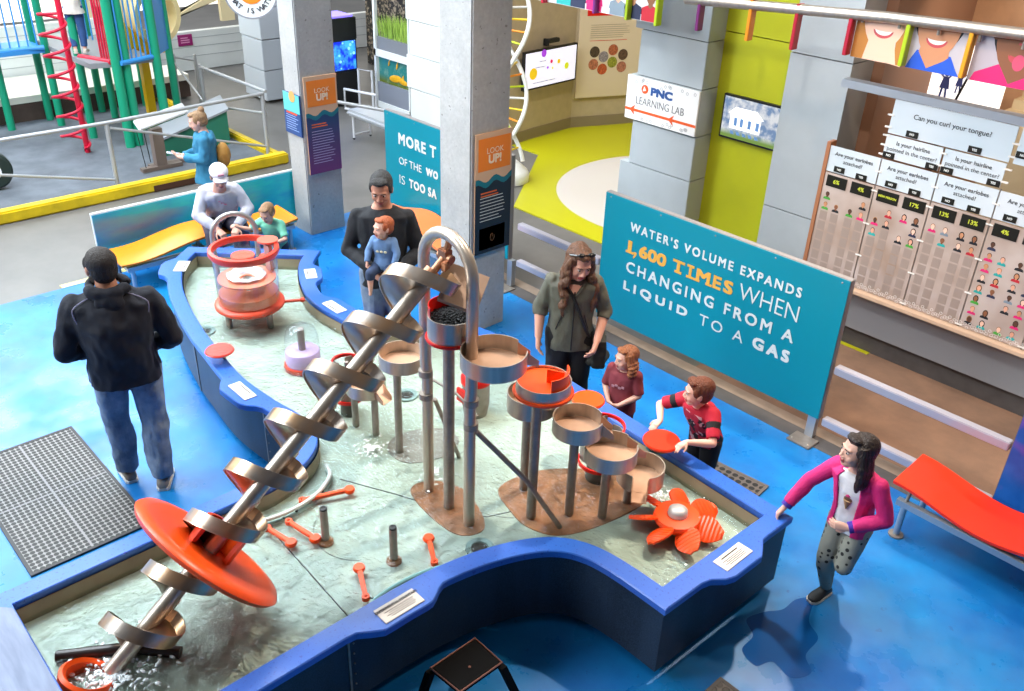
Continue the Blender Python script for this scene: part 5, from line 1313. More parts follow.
# ramp handrails
RAIL = mat('rail_grey', '#b4b4b6', 0.4, 0.4)
def rail_run(label, posts_, top, lows):
    t = thing('handrail', label, 'railing', (posts_[0][0], posts_[0][1], 0.0))
    for x, y, z0, z1 in posts_: MB().cone((x, y, z0), (x, y, z1), 0.028, n=14).build('post', RAIL, t)
    MB().tube(top, 0.024, 12).build('top_rail', RAIL, t)
    for l_ in lows: MB().tube(l_, 0.018, 10).build('diagonal_rail', RAIL, t)
rail_run('long grey handrail with slanting lower bars along the yellow kerb', [(-11.42, 3.86, 0.021, 0.83), (-11.42, 6.0, 0.021, 0.88), (-11.42, 1.2, 0.021, 0.84)], [(-11.42, -1, 0.85), (-11.42, 3.86, 0.85), (-11.42, 6.02, 0.90)], [[(-11.42, 1.2, 0.80), (-11.42, 3.86, 0.12)], [(-11.42, 3.9, 0.78), (-11.42, 6.0, 0.16)]])
rail_run('pair of dark grey rail posts and rail leading away behind the green play frame', [(-13.45, 6.08, 0.0, 0.92), (-14.66, 6.20, 0.0, 0.85), (-14.75, 6.60, 0.0, 0.78)], [(-11.50, 6.10, 0.90), (-13.45, 6.08, 0.88)], [[(-11.5, 6.08, 0.60), (-13.45, 6.08, 0.30)], [(-14.66, 6.20, 0.80), (-14.75, 6.60, 0.68)], [(-14.66, 6.20, 0.72), (-14.0, 6.4, 0.05)]])
rail_run('short grey handrail between the kerb corner and the far concrete column', [(-11.30, 6.30, 0.0, 0.88), (-10.2, 7.6, 0.0, 0.60)], [(-11.30, 6.30, 0.90), (-10.2, 7.6, 0.62)], [])
# reader rail (tilted information board) and green ramp box
t = thing('reader_board', 'tilted white-edged information board on a brown steel post beyond the handrail', 'information board', (-11.80, 4.6, 0.02))
BR = mat('post_brown', '#7a6a62', 0.5)
MB().box((-11.80, 4.60, 0.30), (0.12, 0.14, 0.55)).build('post', BR, t); MB().box((-11.78, 4.60, 0.05), (0.10, 0.55, 0.05)).build('base_bar', BR, t); MB().box((-11.88, 4.72, 0.05), (0.08, 0.5, 0.05)).build('base_bar', BR, t)
Rb = Euler((math.radians(0), math.radians(55), math.radians(28))).to_matrix()
MB().box((-11.82, 4.72, 0.70), (0.15, 0.98, 0.045), R=Rb).build('tilted_board', mat('board_white', '#e9e9ea', 0.4), t, bevel=0.012)
MB().box((-11.82, 4.72, 0.674), (0.12, 0.9, 0.03), R=Rb).build('green_underside', mat('board_green', '#3c8a72', 0.5), t)
MB().tube([(-11.72, 4.32, 0.62), (-11.70, 4.36, 0.10)], 0.006, 6).build('hanging_cord', BLACK, t); MB().tube([(-11.74, 4.42, 0.62), (-11.72, 4.44, 0.16)], 0.006, 6).build('hanging_cord', BLACK, t)
t = thing('ramp_box', 'green-sided sloping grey ramp beside the tilted information board', 'ramp', (-12.6, 5.2, 0.02))
MB().extr([(-12.25, 4.85, 0.021), (-12.25, 5.85, 0.021), (-12.25, 5.85, 0.50), (-12.25, 4.85, 0.24)], (-0.75, 0.25, 0)).build('ramp_side', mat('ramp_green', '#2a7a62', 0.5), t)
MB().extr([(-12.23, 4.83, 0.25), (-12.23, 5.87, 0.51), (-12.23, 5.87, 0.54), (-12.23, 4.83, 0.28)], (-0.78, 0.27, 0)).build('ramp_top', mat('ramp_grey', '#9a9ea4', 0.6), t)
# small purple door sign, round hanging sign
t = thing('door_sign', 'small purple sign on the white wall behind the playground', 'sign', (-16.9, 7.45, 0.4))
MB().box2((-16.944, 7.30, 0.46), (-16.93, 7.58, 0.66)).build('plate', mat('sign_purple', '#9a1a6a', 0.5), t)
text_bars((-16.929, 7.44, 0.56), (0, 1, 0), Z, 0.18, 0.12, 3, mat('sign_pink', '#e09ac0', .6), t, th=0.02)
t = thing('round_sign', 'round white hanging sign lettered WHAT IS WATER at the top edge', 'sign', (-9.5, 4.97, 2.3)); fwd_ = V((9.5, -4.97, 1.4)).normalized(); rg = V((4.97, 9.5, 0)).normalized(); up_ = fwd_.cross(rg)
o_ = V((-9.5, 4.98, 2.54))
MB().lathe([(0, -0.03), (0.27, -0.03), (0.28, 0), (0.27, 0.012), (0, 0.012)], o_, fwd_, 48).build('disc', WHITE, t, smooth=40)
MB().lathe([(0.0, 0.0125), (0.13, 0.0125), (0.13, 0.016), (0, 0.016)], o_, fwd_, 36).build('orange_centre', mat('sign_orange', '#f7831d', 0.5), t)
MB().lathe([(0.268, -0.02), (0.285, -0.02), (0.285, 0.016), (0.268, 0.016)], o_, fwd_, 48, close=True).build('rim', mat('rim_grey', '#8b8b90', .4), t)
for i, ch in enumerate('WHAT IS WATER'):
    if ch == ' ': continue
    a = -PI / 2 + (i - 6) * 0.235
    rd = rg * math.cos(a) + up_ * math.sin(a); td = -rg * math.sin(a) + up_ * math.cos(a)
    text('letter', ch, 0.075, o_ + rd * 0.20 + fwd_ * 0.014, td, -rd, mat('letter_navy', '#20242f', .6), t, bold=0.001, depth=0.001)
MB().tube([o_ + up_ * 0.27, o_ + V((0, 0, 2.0))], 0.006, 6).build('hanging_wire', STEELD, t)

# ------------------------------------------------------------------ aquarium corner
t = thing('aquarium_stand', 'tall black aquarium cabinet glowing with a bright blue tank', 'aquarium', (-13.35, 8.35, 0))
MB().box2((-13.65, 7.75, 0.0), (-13.12, 8.72, 0.56)).build('cabinet', BLACK, t, bevel=0.01); MB().box2((-13.65, 7.75, 1.07), (-13.12, 8.72, 1.42)).build('hood', BLACK, t, bevel=0.01)
MB().box2((-13.65, 7.75, 0.56), (-13.15, 8.72, 1.07)).build('tank_back', mat('tank_dark', '#061a40', .4), t)
k = NT('reef_glow'); co = k.coord(); v = k.n('ShaderNodeTexVoronoi'); k.l(co, v.inputs['Vector']); v.inputs['Scale'].default_value = 9
c = k.mix(k.step(k.noise(co, 7, 4, .6), 0.42, 0.62), '#0a2ad0', '#40a8ff'); c = k.mix(k.step(v.outputs['Distance'], 0.28, 0.2), c, '#8ad8ff')
k.l(c, k.b.inputs['Emission Color']); k.set(Emission_Strength=0.9); k.base(c)
MB().box2((-13.1495, 7.80, 0.59), (-13.135, 8.69, 1.05)).build('lit_tank', k.m, t)
MB().box2((-13.62, 7.8, 1.421), (-13.16, 8.68, 1.45)).build('top_glow', mat('top_violet', '#8f7cff', .4, emit=0.9), t)
t = thing('barrier_frame', 'white tube barrier frames in front of the black aquarium cabinet', 'barrier', (-12.6, 8.3, 0)); WT = mat('tube_white', '#d9d9de', .4)
MB().tube([(-12.86, 8.25, 0.04), (-12.86, 8.25, 0.36), (-12.10, 8.35, 0.40), (-12.10, 8.35, 0.06)], 0.022, 8, closed=True).build('frame', WT, t)
MB().tube([(-12.95, 8.6, 0.02), (-12.95, 8.6, 0.62), (-12.70, 8.7, 0.62), (-12.70, 8.7, 0.02)], 0.022, 8, closed=True).build('frame', WT, t)
t = thing('tank_cabinet', 'white framed tank cabinet with tall grass above a fish tank', 'aquarium', (-12.25, 9.1, 0))
fr = MB()
x0, x1, y0 = -12.76, -11.80, 8.80
for a, b in (((x0, 0.02), (x0 + .05, 2.3)), ((x1 - .03, 0.02), (x1, 2.3)), ((x0, 0.02), (x1, 0.12)), ((x0, 0.86), (x1, 0.97)), ((x0, 2.2), (x1, 2.3))): fr.box2((a[0], y0, a[1]), (b[0], y0 + .06, b[1]))
fr.box2((x0, y0 + .061, 0.02), (x1, y0 + .9, 0.42)); fr.build('frame', WHITEP, t, weld=False)
k = NT('grass_print'); co = k.coord(scale=(14, 1, 1.6)); n = k.step(k.noise(co, 3, 4, .7), .3, .7); k.base(k.mix(n, '#5f8a1e', '#b4cf5a')); GR = k.m
MB().box2((x0 + .05, y0 + .03, 0.97), (x1 - .03, y0 + .3, 1.17)).build('planter_trough', mat('trough_grey', '#77787c', .5), t)
gm = MB(); rg_ = random.Random(5)
for i in range(520):
    x = x0 + .07 + rg_.random() * (x1 - x0 - .12); y = y0 + .05 + rg_.random() * .24; h_ = 0.25 + rg_.random() * .13; lx, ly = (rg_.random() - .5) * .16, (rg_.random() - .5) * .1
    gm._add([(x - .006, y, 1.16), (x + .006, y, 1.16), (x + lx * .5 + .004, y + ly * .5, 1.16 + h_ * .6), (x + lx, y + ly, 1.16 + h_)], [(0, 1, 2, 3)])
g_ = gm.build('grass_blades', GR, t, smooth=0, weld=False); g_['kind'] = 'stuff'
MB().box2((x0 + .05, y0 + .33, 0.97), (x1 - .03, y0 + .36, 2.2)).build('back_panel', MATS['black_pattern_wall'], t)
MB().box2((x0 + .05, y0 + .02, 0.12), (x1 - .03, y0 + .055, 0.44)).build('lower_panel', mat('panel_bluegrey', '#7e828e', .5), t)
k = NT('pond_water'); co = k.coord(); sp_ = k.n('ShaderNodeSeparateXYZ'); k.l(co, sp_.inputs[0])
c = k.mix(k.step(sp_.outputs[2], .58, .46), '#2f7a78', '#5f6a1c'); c = k.mix(k.math('MULTIPLY', k.step(k.noise(co, 6, 4, .6), .5, .7), .5), c, '#9fb8a0'); k.base(c); k.set(Roughness=.2)
fw = MB().box2((x0 + .05, y0 + .06, 0.44), (x1 - .03, y0 + .5, 0.86)).build('tank_water', k.m, t)
FY = mat('koi_yellow', '#d9a01a', .4, var=.3, vs=12)
for i, (x, z, s_, sl) in enumerate(((-12.25, 0.56, .17, 0.15), (-12.05, 0.54, .13, -0.1), (-12.42, 0.78, .05, 1.2), (-12.20, 0.77, .06, 1.3))):
    f = MB(); R0 = MX.Rotation(-sl, 3, 'Y'); c_ = V((x, y0 + .052, z))
    f.ell(c_, (s_, .008, s_ * .34), R0); f.extr([c_ + R0 @ V((s_ * .85, 0, 0)), c_ + R0 @ V((s_ * 1.35, 0, s_ * .35)), c_ + R0 @ V((s_ * 1.35, 0, -s_ * .35))], (0, .005, 0))
    tag(f.build('koi_fish', FY), ['large yellow koi low in the fish tank', 'second yellow koi low in the fish tank, toward the white blocks', 'small orange fish high in the fish tank, nearest the dark aquarium', 'small yellow fish high in the middle of the fish tank'][i], 'fish', 'fish in the tank')
t = thing('silver_bench', 'silver padded bench with white tube legs in front of the tank cabinet', 'bench', (-11.1, 7.6, 0))
MB().box2((-11.52, 7.38, 0.36), (-10.4, 7.82, 0.46)).build('seat_pad', mat('pad_silver', '#b9bcc2', .35, .3), t, bevel=0.04)
for x in (-11.42, -10.5):
    for y in (7.45, 7.75): MB().cone((x, y, 0.03), (x, y, 0.362), 0.018, n=10).build('leg', WT, t)
for x in (-11.42, -10.5):
    MB().tube([(x, 7.45, 0.08), (x, 7.75, 0.08)], 0.014, 8).build('cross_bar', WT, t)
    for y in (7.45, 7.75): MB().ell((x, y, 0.018), 0.02, nu=10, nv=6).build('foot', BLACK, t)

# painted shadow blob on the blue floor and foam round the foot of the screw
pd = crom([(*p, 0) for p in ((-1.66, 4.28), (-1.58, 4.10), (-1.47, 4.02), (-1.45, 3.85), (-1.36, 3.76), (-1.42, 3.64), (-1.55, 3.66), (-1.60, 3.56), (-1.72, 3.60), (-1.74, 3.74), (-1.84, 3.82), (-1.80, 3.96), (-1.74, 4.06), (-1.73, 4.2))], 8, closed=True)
o = MB().prism([(p.x, p.y) for p in pd], 0.0004, 0.0012).build('painted_shadow', mat('shadow_blue', '#0d559e', .12))
tag(o, 'dark shadow shape painted on the blue floor below the running girl', 'painted_shadow', kind='stuff')
fm = MB(); rr = random.Random(9)
for i in range(260):
    a, q = rr.random() * 2 * PI, abs(rr.gauss(0, .13)); x, y = -3.46 + q * math.cos(a), 0.70 + q * 1.2 * math.sin(a)
    fm.ell((x, y, WATZ + .004), (.006 + rr.random() * .014, .004 + rr.random() * .008, .004 + rr.random() * .006), MX.Rotation(rr.random() * 3, 3, 'Z'), nu=8, nv=5)
for cx_, cy_, n_ in ((-4.2, 2.75, 90), (-2.60, 3.86, 60), (-3.72, 2.9, 60)):
    for i in range(n_):
        a, q = rr.random() * 2 * PI, abs(rr.gauss(0, .09)); fm.ell((cx_ + q * math.cos(a), cy_ + q * math.sin(a), WATZ + .003), (.004 + rr.random() * .010, .004 + rr.random() * .006, .004), MX.Rotation(rr.random() * 3, 3, 'Z'), nu=8, nv=5)
o = fm.build('water_foam', mat('foam_white', '#eef4f4', .2), weld=False); tag(o, 'white foam flecks on the churned water around the screw foot and below the bowls', 'foam', kind='stuff')
# ------------------------------------------------------------------ people
def remesh(mb, voxel, smooth=3, nz=0.0, nscale=14.0, stretch=(1, 1, 1), seed=0.0, fac=0.5):
    me = mb.mesh('tmp'); bm = bmesh.new(); bm.from_mesh(me); bmesh.ops.recalc_face_normals(bm, faces=bm.faces); bm.to_mesh(me); bm.free()
    ob = bpy.data.objects.new('tmp', me); COL.objects.link(ob)
    r = ob.modifiers.new('r', 'REMESH'); r.mode = 'VOXEL'; r.voxel_size = voxel; r.use_smooth_shade = True
    if smooth:
        s = ob.modifiers.new('s', 'SMOOTH'); s.factor = fac; s.iterations = smooth
    dg = bpy.context.evaluated_depsgraph_get(); dg.update()
    out = bpy.data.meshes.new_from_object(ob.evaluated_get(dg))
    bpy.data.objects.remove(ob); bpy.data.meshes.remove(me)
    if nz:
        sv = V((seed, seed * .7, seed * 1.3))
        cos = [v.co.copy() for v in out.vertices]; ns = [v.normal.copy() for v in out.vertices]
        for v, c, n in zip(out.vertices, cos, ns):
            q = V((c.x * stretch[0], c.y * stretch[1], c.z * stretch[2])) * nscale + sv
            v.co = c + n * nz * (noise.noise(q) + 0.5 * noise.noise(q * 2.3))
    return out

def put(me, name, mats, parent, matfn=None):
    """mesh given in world coordinates -> part of a thing"""
    o = V(WL[parent.name])
    idx = [matfn(p.center) for p in me.polygons] if matfn else None
    me.transform(MX.Translation(-o))
    me.materials.clear()
    ob = link(name, me, mats, parent, smooth=180)
    if idx: me.polygons.foreach_set('material_index', idx); me.update()
    return ob

def ellring(c, r, f, w, d, n=20, sq=2.4):
    out = []
    for i in range(n):
        a = 2 * PI * i / n; ca, sa = math.cos(a), math.sin(a)
        x = math.copysign(abs(ca) ** (2 / sq), ca) * w; y = math.copysign(abs(sa) ** (2 / sq), sa) * d
        out.append(c + r * x + f * y)
    return out

class Fig:
    def __init__(s, name, label, origin, fwd, H, wide=1.0, headk=0.135, group=None, z0=0.0, **J):
        s.H = H; s.o = V((origin[0], origin[1], z0)); f = V((fwd[0], fwd[1], 0)).normalized(); s.f = f; s.r = V((f.y, -f.x, 0)); s.wide = wide; s.hh = headk * H
        d = dict(pel=(0, 0, .53), waist=(0, 0, .62), chest=(0, .0, .735), neck=(0, -.005, .845), head=(0, .012, .925),
                 shR=(.098, 0, .792), elR=(.135, -.01, .63), wrR=(.14, .03, .485), shL=(-.098, 0, .792), elL=(-.135, -.01, .63), wrL=(-.14, .03, .485),
                 hipR=(.05, 0, .52), knR=(.055, .012, .285), anR=(.055, -.01, .05), hipL=(-.05, 0, .52), knL=(-.055, .012, .285), anL=(-.055, -.01, .05),
                 hdR=(0, .25, -1), hnR=(-1, 0, 0), hdL=(0, .25, -1), hnL=(1, 0, 0), ftR=(.1, 1, 0), ftL=(-.1, 1, 0), curlR=.5, curlL=.5, hyaw=0.0, hpitch=0.0, hroll=0.0, trt=(1, 0, 0))
        d.update(J); s.J = d
        for k in ('shR', 'elR', 'wrR', 'shL', 'elL', 'wrL'):
            if k not in J and k.startswith('sh'): a, b, c = d[k]; d[k] = (a * wide, b, c)
        s.t = thing(name, label, 'person', tuple(s.o), group)
        # head frame
        y, p, q = d['hyaw'], d['hpitch'], d['hroll']
        base = MX((s.r, s.f, V((0, 0, 1)))).transposed()
        s.HR = base @ Euler((p, q, y), 'XYZ').to_matrix(); 
        s.hc = s.P('head')
    def L(s, a, b, c): return s.o + (s.r * a + s.f * b + V((0, 0, c))) * s.H
    def P(s, k):
        v = s.J[k]
        return v if isinstance(v, V) else s.L(*v)
    def ik(s, side, wr, pole, up=.175, lo=.150):
        a = s.P('sh' + side); b = V(wr); d = b - a; L = d.length; u, l = up * s.H, lo * s.H
        if L > (u + l) * .985: b = a + d * ((u + l) * .985 / L); d = b - a; L = d.length
        x = (u * u - l * l + L * L) / (2 * L); y = math.sqrt(max(0, u * u - x * x)); d.normalize()
        p = s.r * pole[0] + s.f * pole[1] + V((0, 0, pole[2])); p = (p - d * p.dot(d)).normalized()
        s.J['el' + side] = a + d * x + p * y; s.J['wr' + side] = b
    def D(s, k): a, b, c = s.J[k]; return (s.r * a + s.f * b + V((0, 0, c))).normalized()
    def h(s, x, y, z): return s.hc + s.HR @ (V((x, y, z)) * s.hh)
    def spine(s, k=1.0, dk=1.0, belly=0.0, hem=None, top=.845):
        """rings of the trunk: k scales width, dk depth"""
        H = s.H; w = s.wide
        pts = [s.P('pel') + V((0, 0, -.055 * H)), s.P('pel'), s.P('waist'), s.P('chest'), s.P('chest').lerp(s.P('neck'), .62), s.P('neck').lerp(s.P('chest'), .12), s.P('neck') + V((0, 0, .012 * H))]
        W = [(.070, .058), (.088, .066), (.080, .058 + belly), (.093, .064 + belly * .6), (.100, .056), (.062, .044), (.034, .034)]
        tr = s.J['trt']; R = (s.r * tr[0] + s.f * tr[1] + V((0, 0, tr[2]))).normalized()
        rings = []
        for i, (p, (a, b)) in enumerate(zip(pts, W)):
            r = s.r.lerp(R, min(1, i / 3)).normalized()
            ax = (pts[min(i + 1, 6)] - pts[max(i - 1, 0)]).normalized(); f = ax.cross(r).normalized() * -1
            f = r.cross(ax) * -1
            wk = (w if i < 5 else 1 + (w - 1) * .5)
            rings.append(ellring(p, r, f, a * H * wk * k, b * H * (1 + (w - 1) * .9) * dk))
        return rings
    def arm(s, mb, side, r0=.031, r1=.025, r2=.017, k=1.0, upto=1.0, flat=True):
        H = s.H; w = 1 + (s.wide - 1) * .8
        a, b, c = s.P('sh' + side), s.P('el' + side), s.P('wr' + side)
        mb.ell(a, r0 * H * w * k * 1.0, nu=14, nv=8); mb.cone(s.P('neck') + (a - s.P('neck')) * .25 + V((0, 0, -.012 * H)), a, .026 * H * k, r0 * H * w * k * .8, 14)
        if upto <= 1.0 and upto > 0.5 or upto == 1.0:
            e = b.lerp(c, (upto - .5) * 2) if upto < 1 else c
        if upto <= .5:
            e = a.lerp(b, upto * 2); mb.cone(a, e, r0 * H * w * k, (r0 + (r1 - r0) * upto * 2) * H * w * k, 16); return
        mb.cone(a, b, r0 * H * w * k, r1 * H * w * k, 16); mb.ell(b, r1 * H * w * k, nu=14, nv=8)
        rr = (r1 + (r2 - r1) * (upto - .5) * 2) * H * w * k
        m_ = b.lerp(e, .3); mb.cone(b, m_, r1 * H * w * k, r1 * H * w * k * 1.03, 16); mb.ell(m_, r1 * H * w * k * 1.03, nu=14, nv=8); mb.cone(m_, e, r1 * H * w * k * 1.03, rr, 16)
    def leg(s, mb, side, r0=.057, r1=.038, r2=.025, k=1.0, upto=1.0):
        H = s.H; w = 1 + (s.wide - 1) * .7
        a, b, c = s.P('hip' + side), s.P('kn' + side), s.P('an' + side)
        c = b.lerp(c, upto)
        mb.ell(a, r0 * H * w * k, nu=16, nv=10); mb.cone(a, b, r0 * H * w * k, r1 * H * w * k, 18); mb.ell(b, r1 * H * w * k, nu=14, nv=8)
        m_ = b.lerp(c, .3); mb.cone(b, m_, r1 * H * w * k, r1 * H * w * k * 1.04, 16); mb.ell(m_, r1 * H * w * k * 1.04, nu=14, nv=8); mb.cone(m_, c, r1 * H * w * k * 1.04, r2 * H * w * k, 16)
    def hand(s, mb, side, k=1.0):
        S = s.H * k * 1.0; w = s.P('wr' + side); d = s.D('hd' + side); n = s.D('hn' + side); n = (n - d * n.dot(d)).normalized()
        sd = d.cross(n); sgn = 1 if side == 'R' else -1
        th = -sd * sgn   # thumb side
        cur = s.J['curl' + side]
        kn = w + d * .052 * S
        mb.loft([ellring(w + d * t * S, sd, n, a * S, b * S, 12, 2.6) for t, a, b in ((-.004, .015, .013), (.015, .0205, .0125), (.035, .0235, .012), (.052, .0225, .0105), (.056, .019, .008))])
        for i, (off, ln) in enumerate(((.0178, .040), (.0062, .046), (-.0058, .043), (-.0172, .034))):
            p = kn + th * off * S - d * (.004 * S if i in (0, 3) else 0); a = .15 + .12 * i * cur
            dirv = (d * math.cos(0.12) + th * off * 5).normalized()
            for j, (q, rr) in enumerate(((.45, .0058), (.32, .0053), (.23, .0047))):
                a += cur * (.55, .75, .5)[j]
                dd = (dirv * math.cos(a) + n * math.sin(a)).normalized()
                p2 = p + dd * ln * q * S; mb.cap(p, p2, rr * S, rr * .93 * S, 10); p = p2
        p = w + d * .014 * S + th * .018 * S; dd = (d * .75 + th * .75 + n * .35).normalized()
        p2 = p + dd * .025 * S; mb.cap(p, p2, .0078 * S, .0064 * S, 10); p3 = p2 + (d * .9 + th * .2 + n * (.3 + .3 * cur)).normalized() * .022 * S; mb.cap(p2, p3, .0062 * S, .0052 * S, 10)
    def body(s, skin, voxel=None, lips=None, legs=True, child=False):
        H = s.H; mb = MB(); h = s.h
        E = lambda c, r, **k: mb.ell(h(*c), tuple(x * s.hh for x in r), s.HR, nu=24, nv=16)
        E((0, -.07, .12), (.345, .43, .385)); E((0, .10, -.06), (.295, .29, .41)); E((0, .205, -.345), (.165, .165, .125)); E((0, .10, -.26), (.25, .24, .2))
        for sx in (-1, 1):
            E((sx * .155, .24, -.13), (.115, .11, .12)); E((sx * .335, -.03, -.03), (.04, .085, .125)); E((sx * .36, -.05, 0), (.025, .06, .09)); E((sx * .055, .405, -.135), (.042, .05, .035))
        E((0, .315, .115), (.23, .075, .06))
        mb.cap(h(0, .37, .06), h(0, .435, -.10), .032 * s.hh, .05 * s.hh, 12)
        E((0, .365, -.225), (.095, .05, .024)); E((0, .36, -.275), (.085, .055, .028))
        mb.cone(s.P('neck') + V((0, 0, -.03 * H)), h(0, -.10, -.22), .036 * H * (1 + (s.wide - 1) * .6), .030 * H * (1 + (s.wide - 1) * .5), 18)
        mb.loft(s.spine(.86, .86))
        for sd in 'RL':
            s.arm(mb, sd, .027, .022, .0155); s.hand(mb, sd)
            if legs: s.leg(mb, sd, .048, .032, .021)
            if legs:
                a = s.P('an' + sd); d = s.D('ft' + sd); mb.cap(a, a + d * .02 * H + V((0, 0, -.025 * H)), .02 * H, .018 * H)
        me = remesh(mb, voxel or max(.0042, .0034 * H), 2)
        inv = s.HR.inverted(); lc = s.hc; hh = s.hh
        def mf(c):
            q = (inv @ (c - lc)) / hh
            if abs(q.x) < .10 and q.y > .34 and -.315 < q.z < -.205: return 1
            return 0
        b = put(me, 'body', [skin, lips or mat('lips_rose', '#b05a52', .5)], s.t, mf)
        s.b = b
        for sx in (-1, 1):
            c = h(sx * .135, .338, .035)
            e = MB().ell(c, tuple(x * hh for x in (.054, .045, .026)), s.HR, nu=16, nv=10).build('eye', mat('eye_white', '#bdb4ae', .3), s.t)
            MB().ell(h(sx * .135, .368, .032), tuple(x * hh for x in (.030, .02, .026)), s.HR, nu=12, nv=8).build('iris', mat('iris_dark', '#2a1d16', .15), e)
            m = MB(); m.tube([h(sx * .06, .395, .115), h(sx * .13, .392, .135), h(sx * .21, .345, .115)], [.012 * hh, .016 * hh, .008 * hh], 8); m.build('eyebrow', s.browm, s.t)
        return b
    def cloth(s, mb, name, m, voxel=None, nz=.006, smooth=9, nscale=9, matfn=None, seed=1.0, stretch=(1, 1, .7)):
        me = remesh(mb, voxel or max(.006, .0046 * s.H), smooth, nz * s.H / 1.7, nscale * 1.7 / s.H, stretch, seed)
        return put(me, name, m, s.t, matfn)
    def top(s, name, m, sleeve=1.0, k=1.1, dk=1.12, hem=0.0, belly=.0, flare=1.0, collar=True, matfn=None, sk=1.18, nz=.007, seed=1.0, cut=None):
        mb = MB(); rg = s.spine(k, dk, belly); 
        c0 = s.P('pel') + V((0, 0, -hem * s.H))
        first = [c0 + (p - s.P('pel')) * flare + V((0, 0, 0)) for p in rg[1]]
        first = [V((p.x, p.y, c0.z)) for p in first]
        rr = [first] + rg[1:6]
        if not collar: rr = [first] + rg[1:5] + [[q.lerp(s.P('neck'), .22) for q in rg[5]]]
        mb.loft(rr)
        for sd in 'RL': s.arm(mb, sd, .031, .0265, .0205, sk, sleeve)
        s.last = s.cloth(mb, name, m, nz=nz, matfn=matfn, seed=seed); return s.last
    def pants(s, name, m, k=1.12, upto=.96, flare=1.35, nz=.006, seed=2.0, matfn=None, waist=.02):
        mb = MB(); rg = s.spine(1.06, 1.06); c = s.P('pel') + V((0, 0, waist * s.H)); top = [p + V((0, 0, waist * s.H)) for p in rg[1]]
        mb.loft([rg[0], rg[1], top])
        for sd in 'RL': s.leg(mb, sd, .056, .041, .025 * flare, k, upto)
        return s.cloth(mb, name, m, nz=nz, seed=seed, matfn=matfn)
    def shoe(s, side, m, sole, k=1.0):
        H = s.H * k; a = s.P('an' + side); d = s.D('ft' + side); up = V((0, 0, 1)); up = (up - d * up.dot(d)).normalized() if abs(d.z) < .95 else s.f; sd = d.cross(up)
        base = a - up * (.05 * s.H - .001)
        pr = [(-.036, .014, .020, .022), (-.028, .022, .038, .034), (-.005, .024, .050, .044), (.03, .027, .038, .034), (.065, .031, .026, .026), (.09, .027, .020, .02), (.105, .014, .015, .012)]
        rings = []; srings = []
        for x, w, hgt, _ in pr:
            c = base + d * x * H + up * (hgt * .5 + .008) * H
            rings.append(ellring(c, sd, up, w * H, hgt * .52 * H, 16, 2.3))
            srings.append([base + d * x * H * 1.03 + sd * w * 1.06 * H * q + up * z * H for q, z in ((-1, 0.0), (1, 0.0), (1.03, .012), (-1.03, .012))])
        sh = MB(); sh.loft(rings); o = sh.build('shoe', m, s.t, smooth=60)
        MB().loft(srings).build('sole', sole, o, smooth=30)
        return o
    def hair(s, m, long=0.0, fringe=.0, vol=1.0, back=0.0, name='hair', nz=.012, extra=None, top=.0):
        mb = MB(); hh = s.hh; h = s.h
        mb.ell(h(0, -.135, .16 + top), tuple(x * hh * vol for x in (.375, .455, .385)), s.HR, nu=24, nv=14)
        mb.ell(h(0, -.20, -.02), tuple(x * hh for x in (.345, .33, .36)), s.HR, nu=20, nv=12)
        if fringe is not None: mb.ell(h(0, .15 + fringe, .405 + top), tuple(x * hh for x in (.27, .19, .105)), s.HR, nu=20, nv=12)
        for sx in (-1, 1): mb.ell(h(sx * .30, .02, .12), tuple(x * hh for x in (.075, .16, .20)), s.HR)
        if extra: extra(mb)
        me = remesh(mb, max(.004, .022 * hh), 2, nz * hh * 1.8, 7.0 / hh, (1, 1, .35), 3.0)
        return put(me, name, m, s.t)
from mathutils.bvhtree import BVHTree
def surf(F, ob, pts, n=6, lift=.004):
    bv = BVHTree.FromPolygons([v.co for v in ob.data.vertices], [tuple(p.vertices) for p in ob.data.polygons]); o = V(WL[ob.name]); out = []
    for p in crom(pts, n):
        h_ = bv.ray_cast(p - o + F.f * .5, -F.f)
        out.append((h_[0] + o + F.f * lift) if h_[0] is not None else p)
    return out
SKIN = lambda n, c: mat('skin_' + n, c, 0.5, var=0.06, vs=10)
LENS = mat('dark_lens', '#0a0a0c', .15)

# --- man in the navy hoodie (seen from behind)
F = Fig('person', 'man in navy hoodie and jeans standing with his back turned beside the grey rubber mat', (-5.44, 1.66), (-.93, .37), 1.80, wide=1.24, headk=.142,
        elR=(.185, -.02, .64), wrR=(.10, .125, .55), elL=(-.185, -.02, .64), wrL=(-.10, .125, .55), hdR=(-.6, .5, -.2), hdL=(.6, .5, -.2), hnR=(0, -1, 0), hnL=(0, -1, 0), curlR=.8, curlL=.8,
        head=(-.012, .02, .925), hyaw=.35, hpitch=-.12, hipR=(.062, 0, .52), hipL=(-.062, 0, .52), knR=(.064, .0, .285), anR=(.058, -.05, .05), knL=(-.066, .03, .285), anL=(-.066, .04, .05), ftL=(-.25, 1, 0), ftR=(.15, 1, 0))
F.browm = mat('brow_dark', '#1c130e', .8); DKH = mat('hair_dark_brown', '#1f150f', .7, var=.3, vs=60)
F.body(SKIN('fair_ruddy', '#c98f76'))
def beard(mb):
    pass
F.hair(DKH, vol=.98, nz=.006, fringe=None)
mb = MB()
for c, r in (((0, .20, -.36), (.18, .19, .14)), ((.2, .08, -.26), (.09, .19, .17)), ((-.2, .08, -.26), (.09, .19, .17))): mb.ell(F.h(*c), tuple(x * F.hh * 1.06 for x in r), F.HR)
put(remesh(mb, .005, 2, .003, 60), 'beard', DKH, F.t)
NAVY = mat('navy_fleece', '#080b1a', .85, var=.18, vs=8, bump=.25, bs=160, sheen=.04)
F.top('hoodie', NAVY, 1.0, 1.16, 1.28, hem=.045, belly=.02, nz=.018, sk=1.28)
mb = MB(); n0 = F.P('neck')
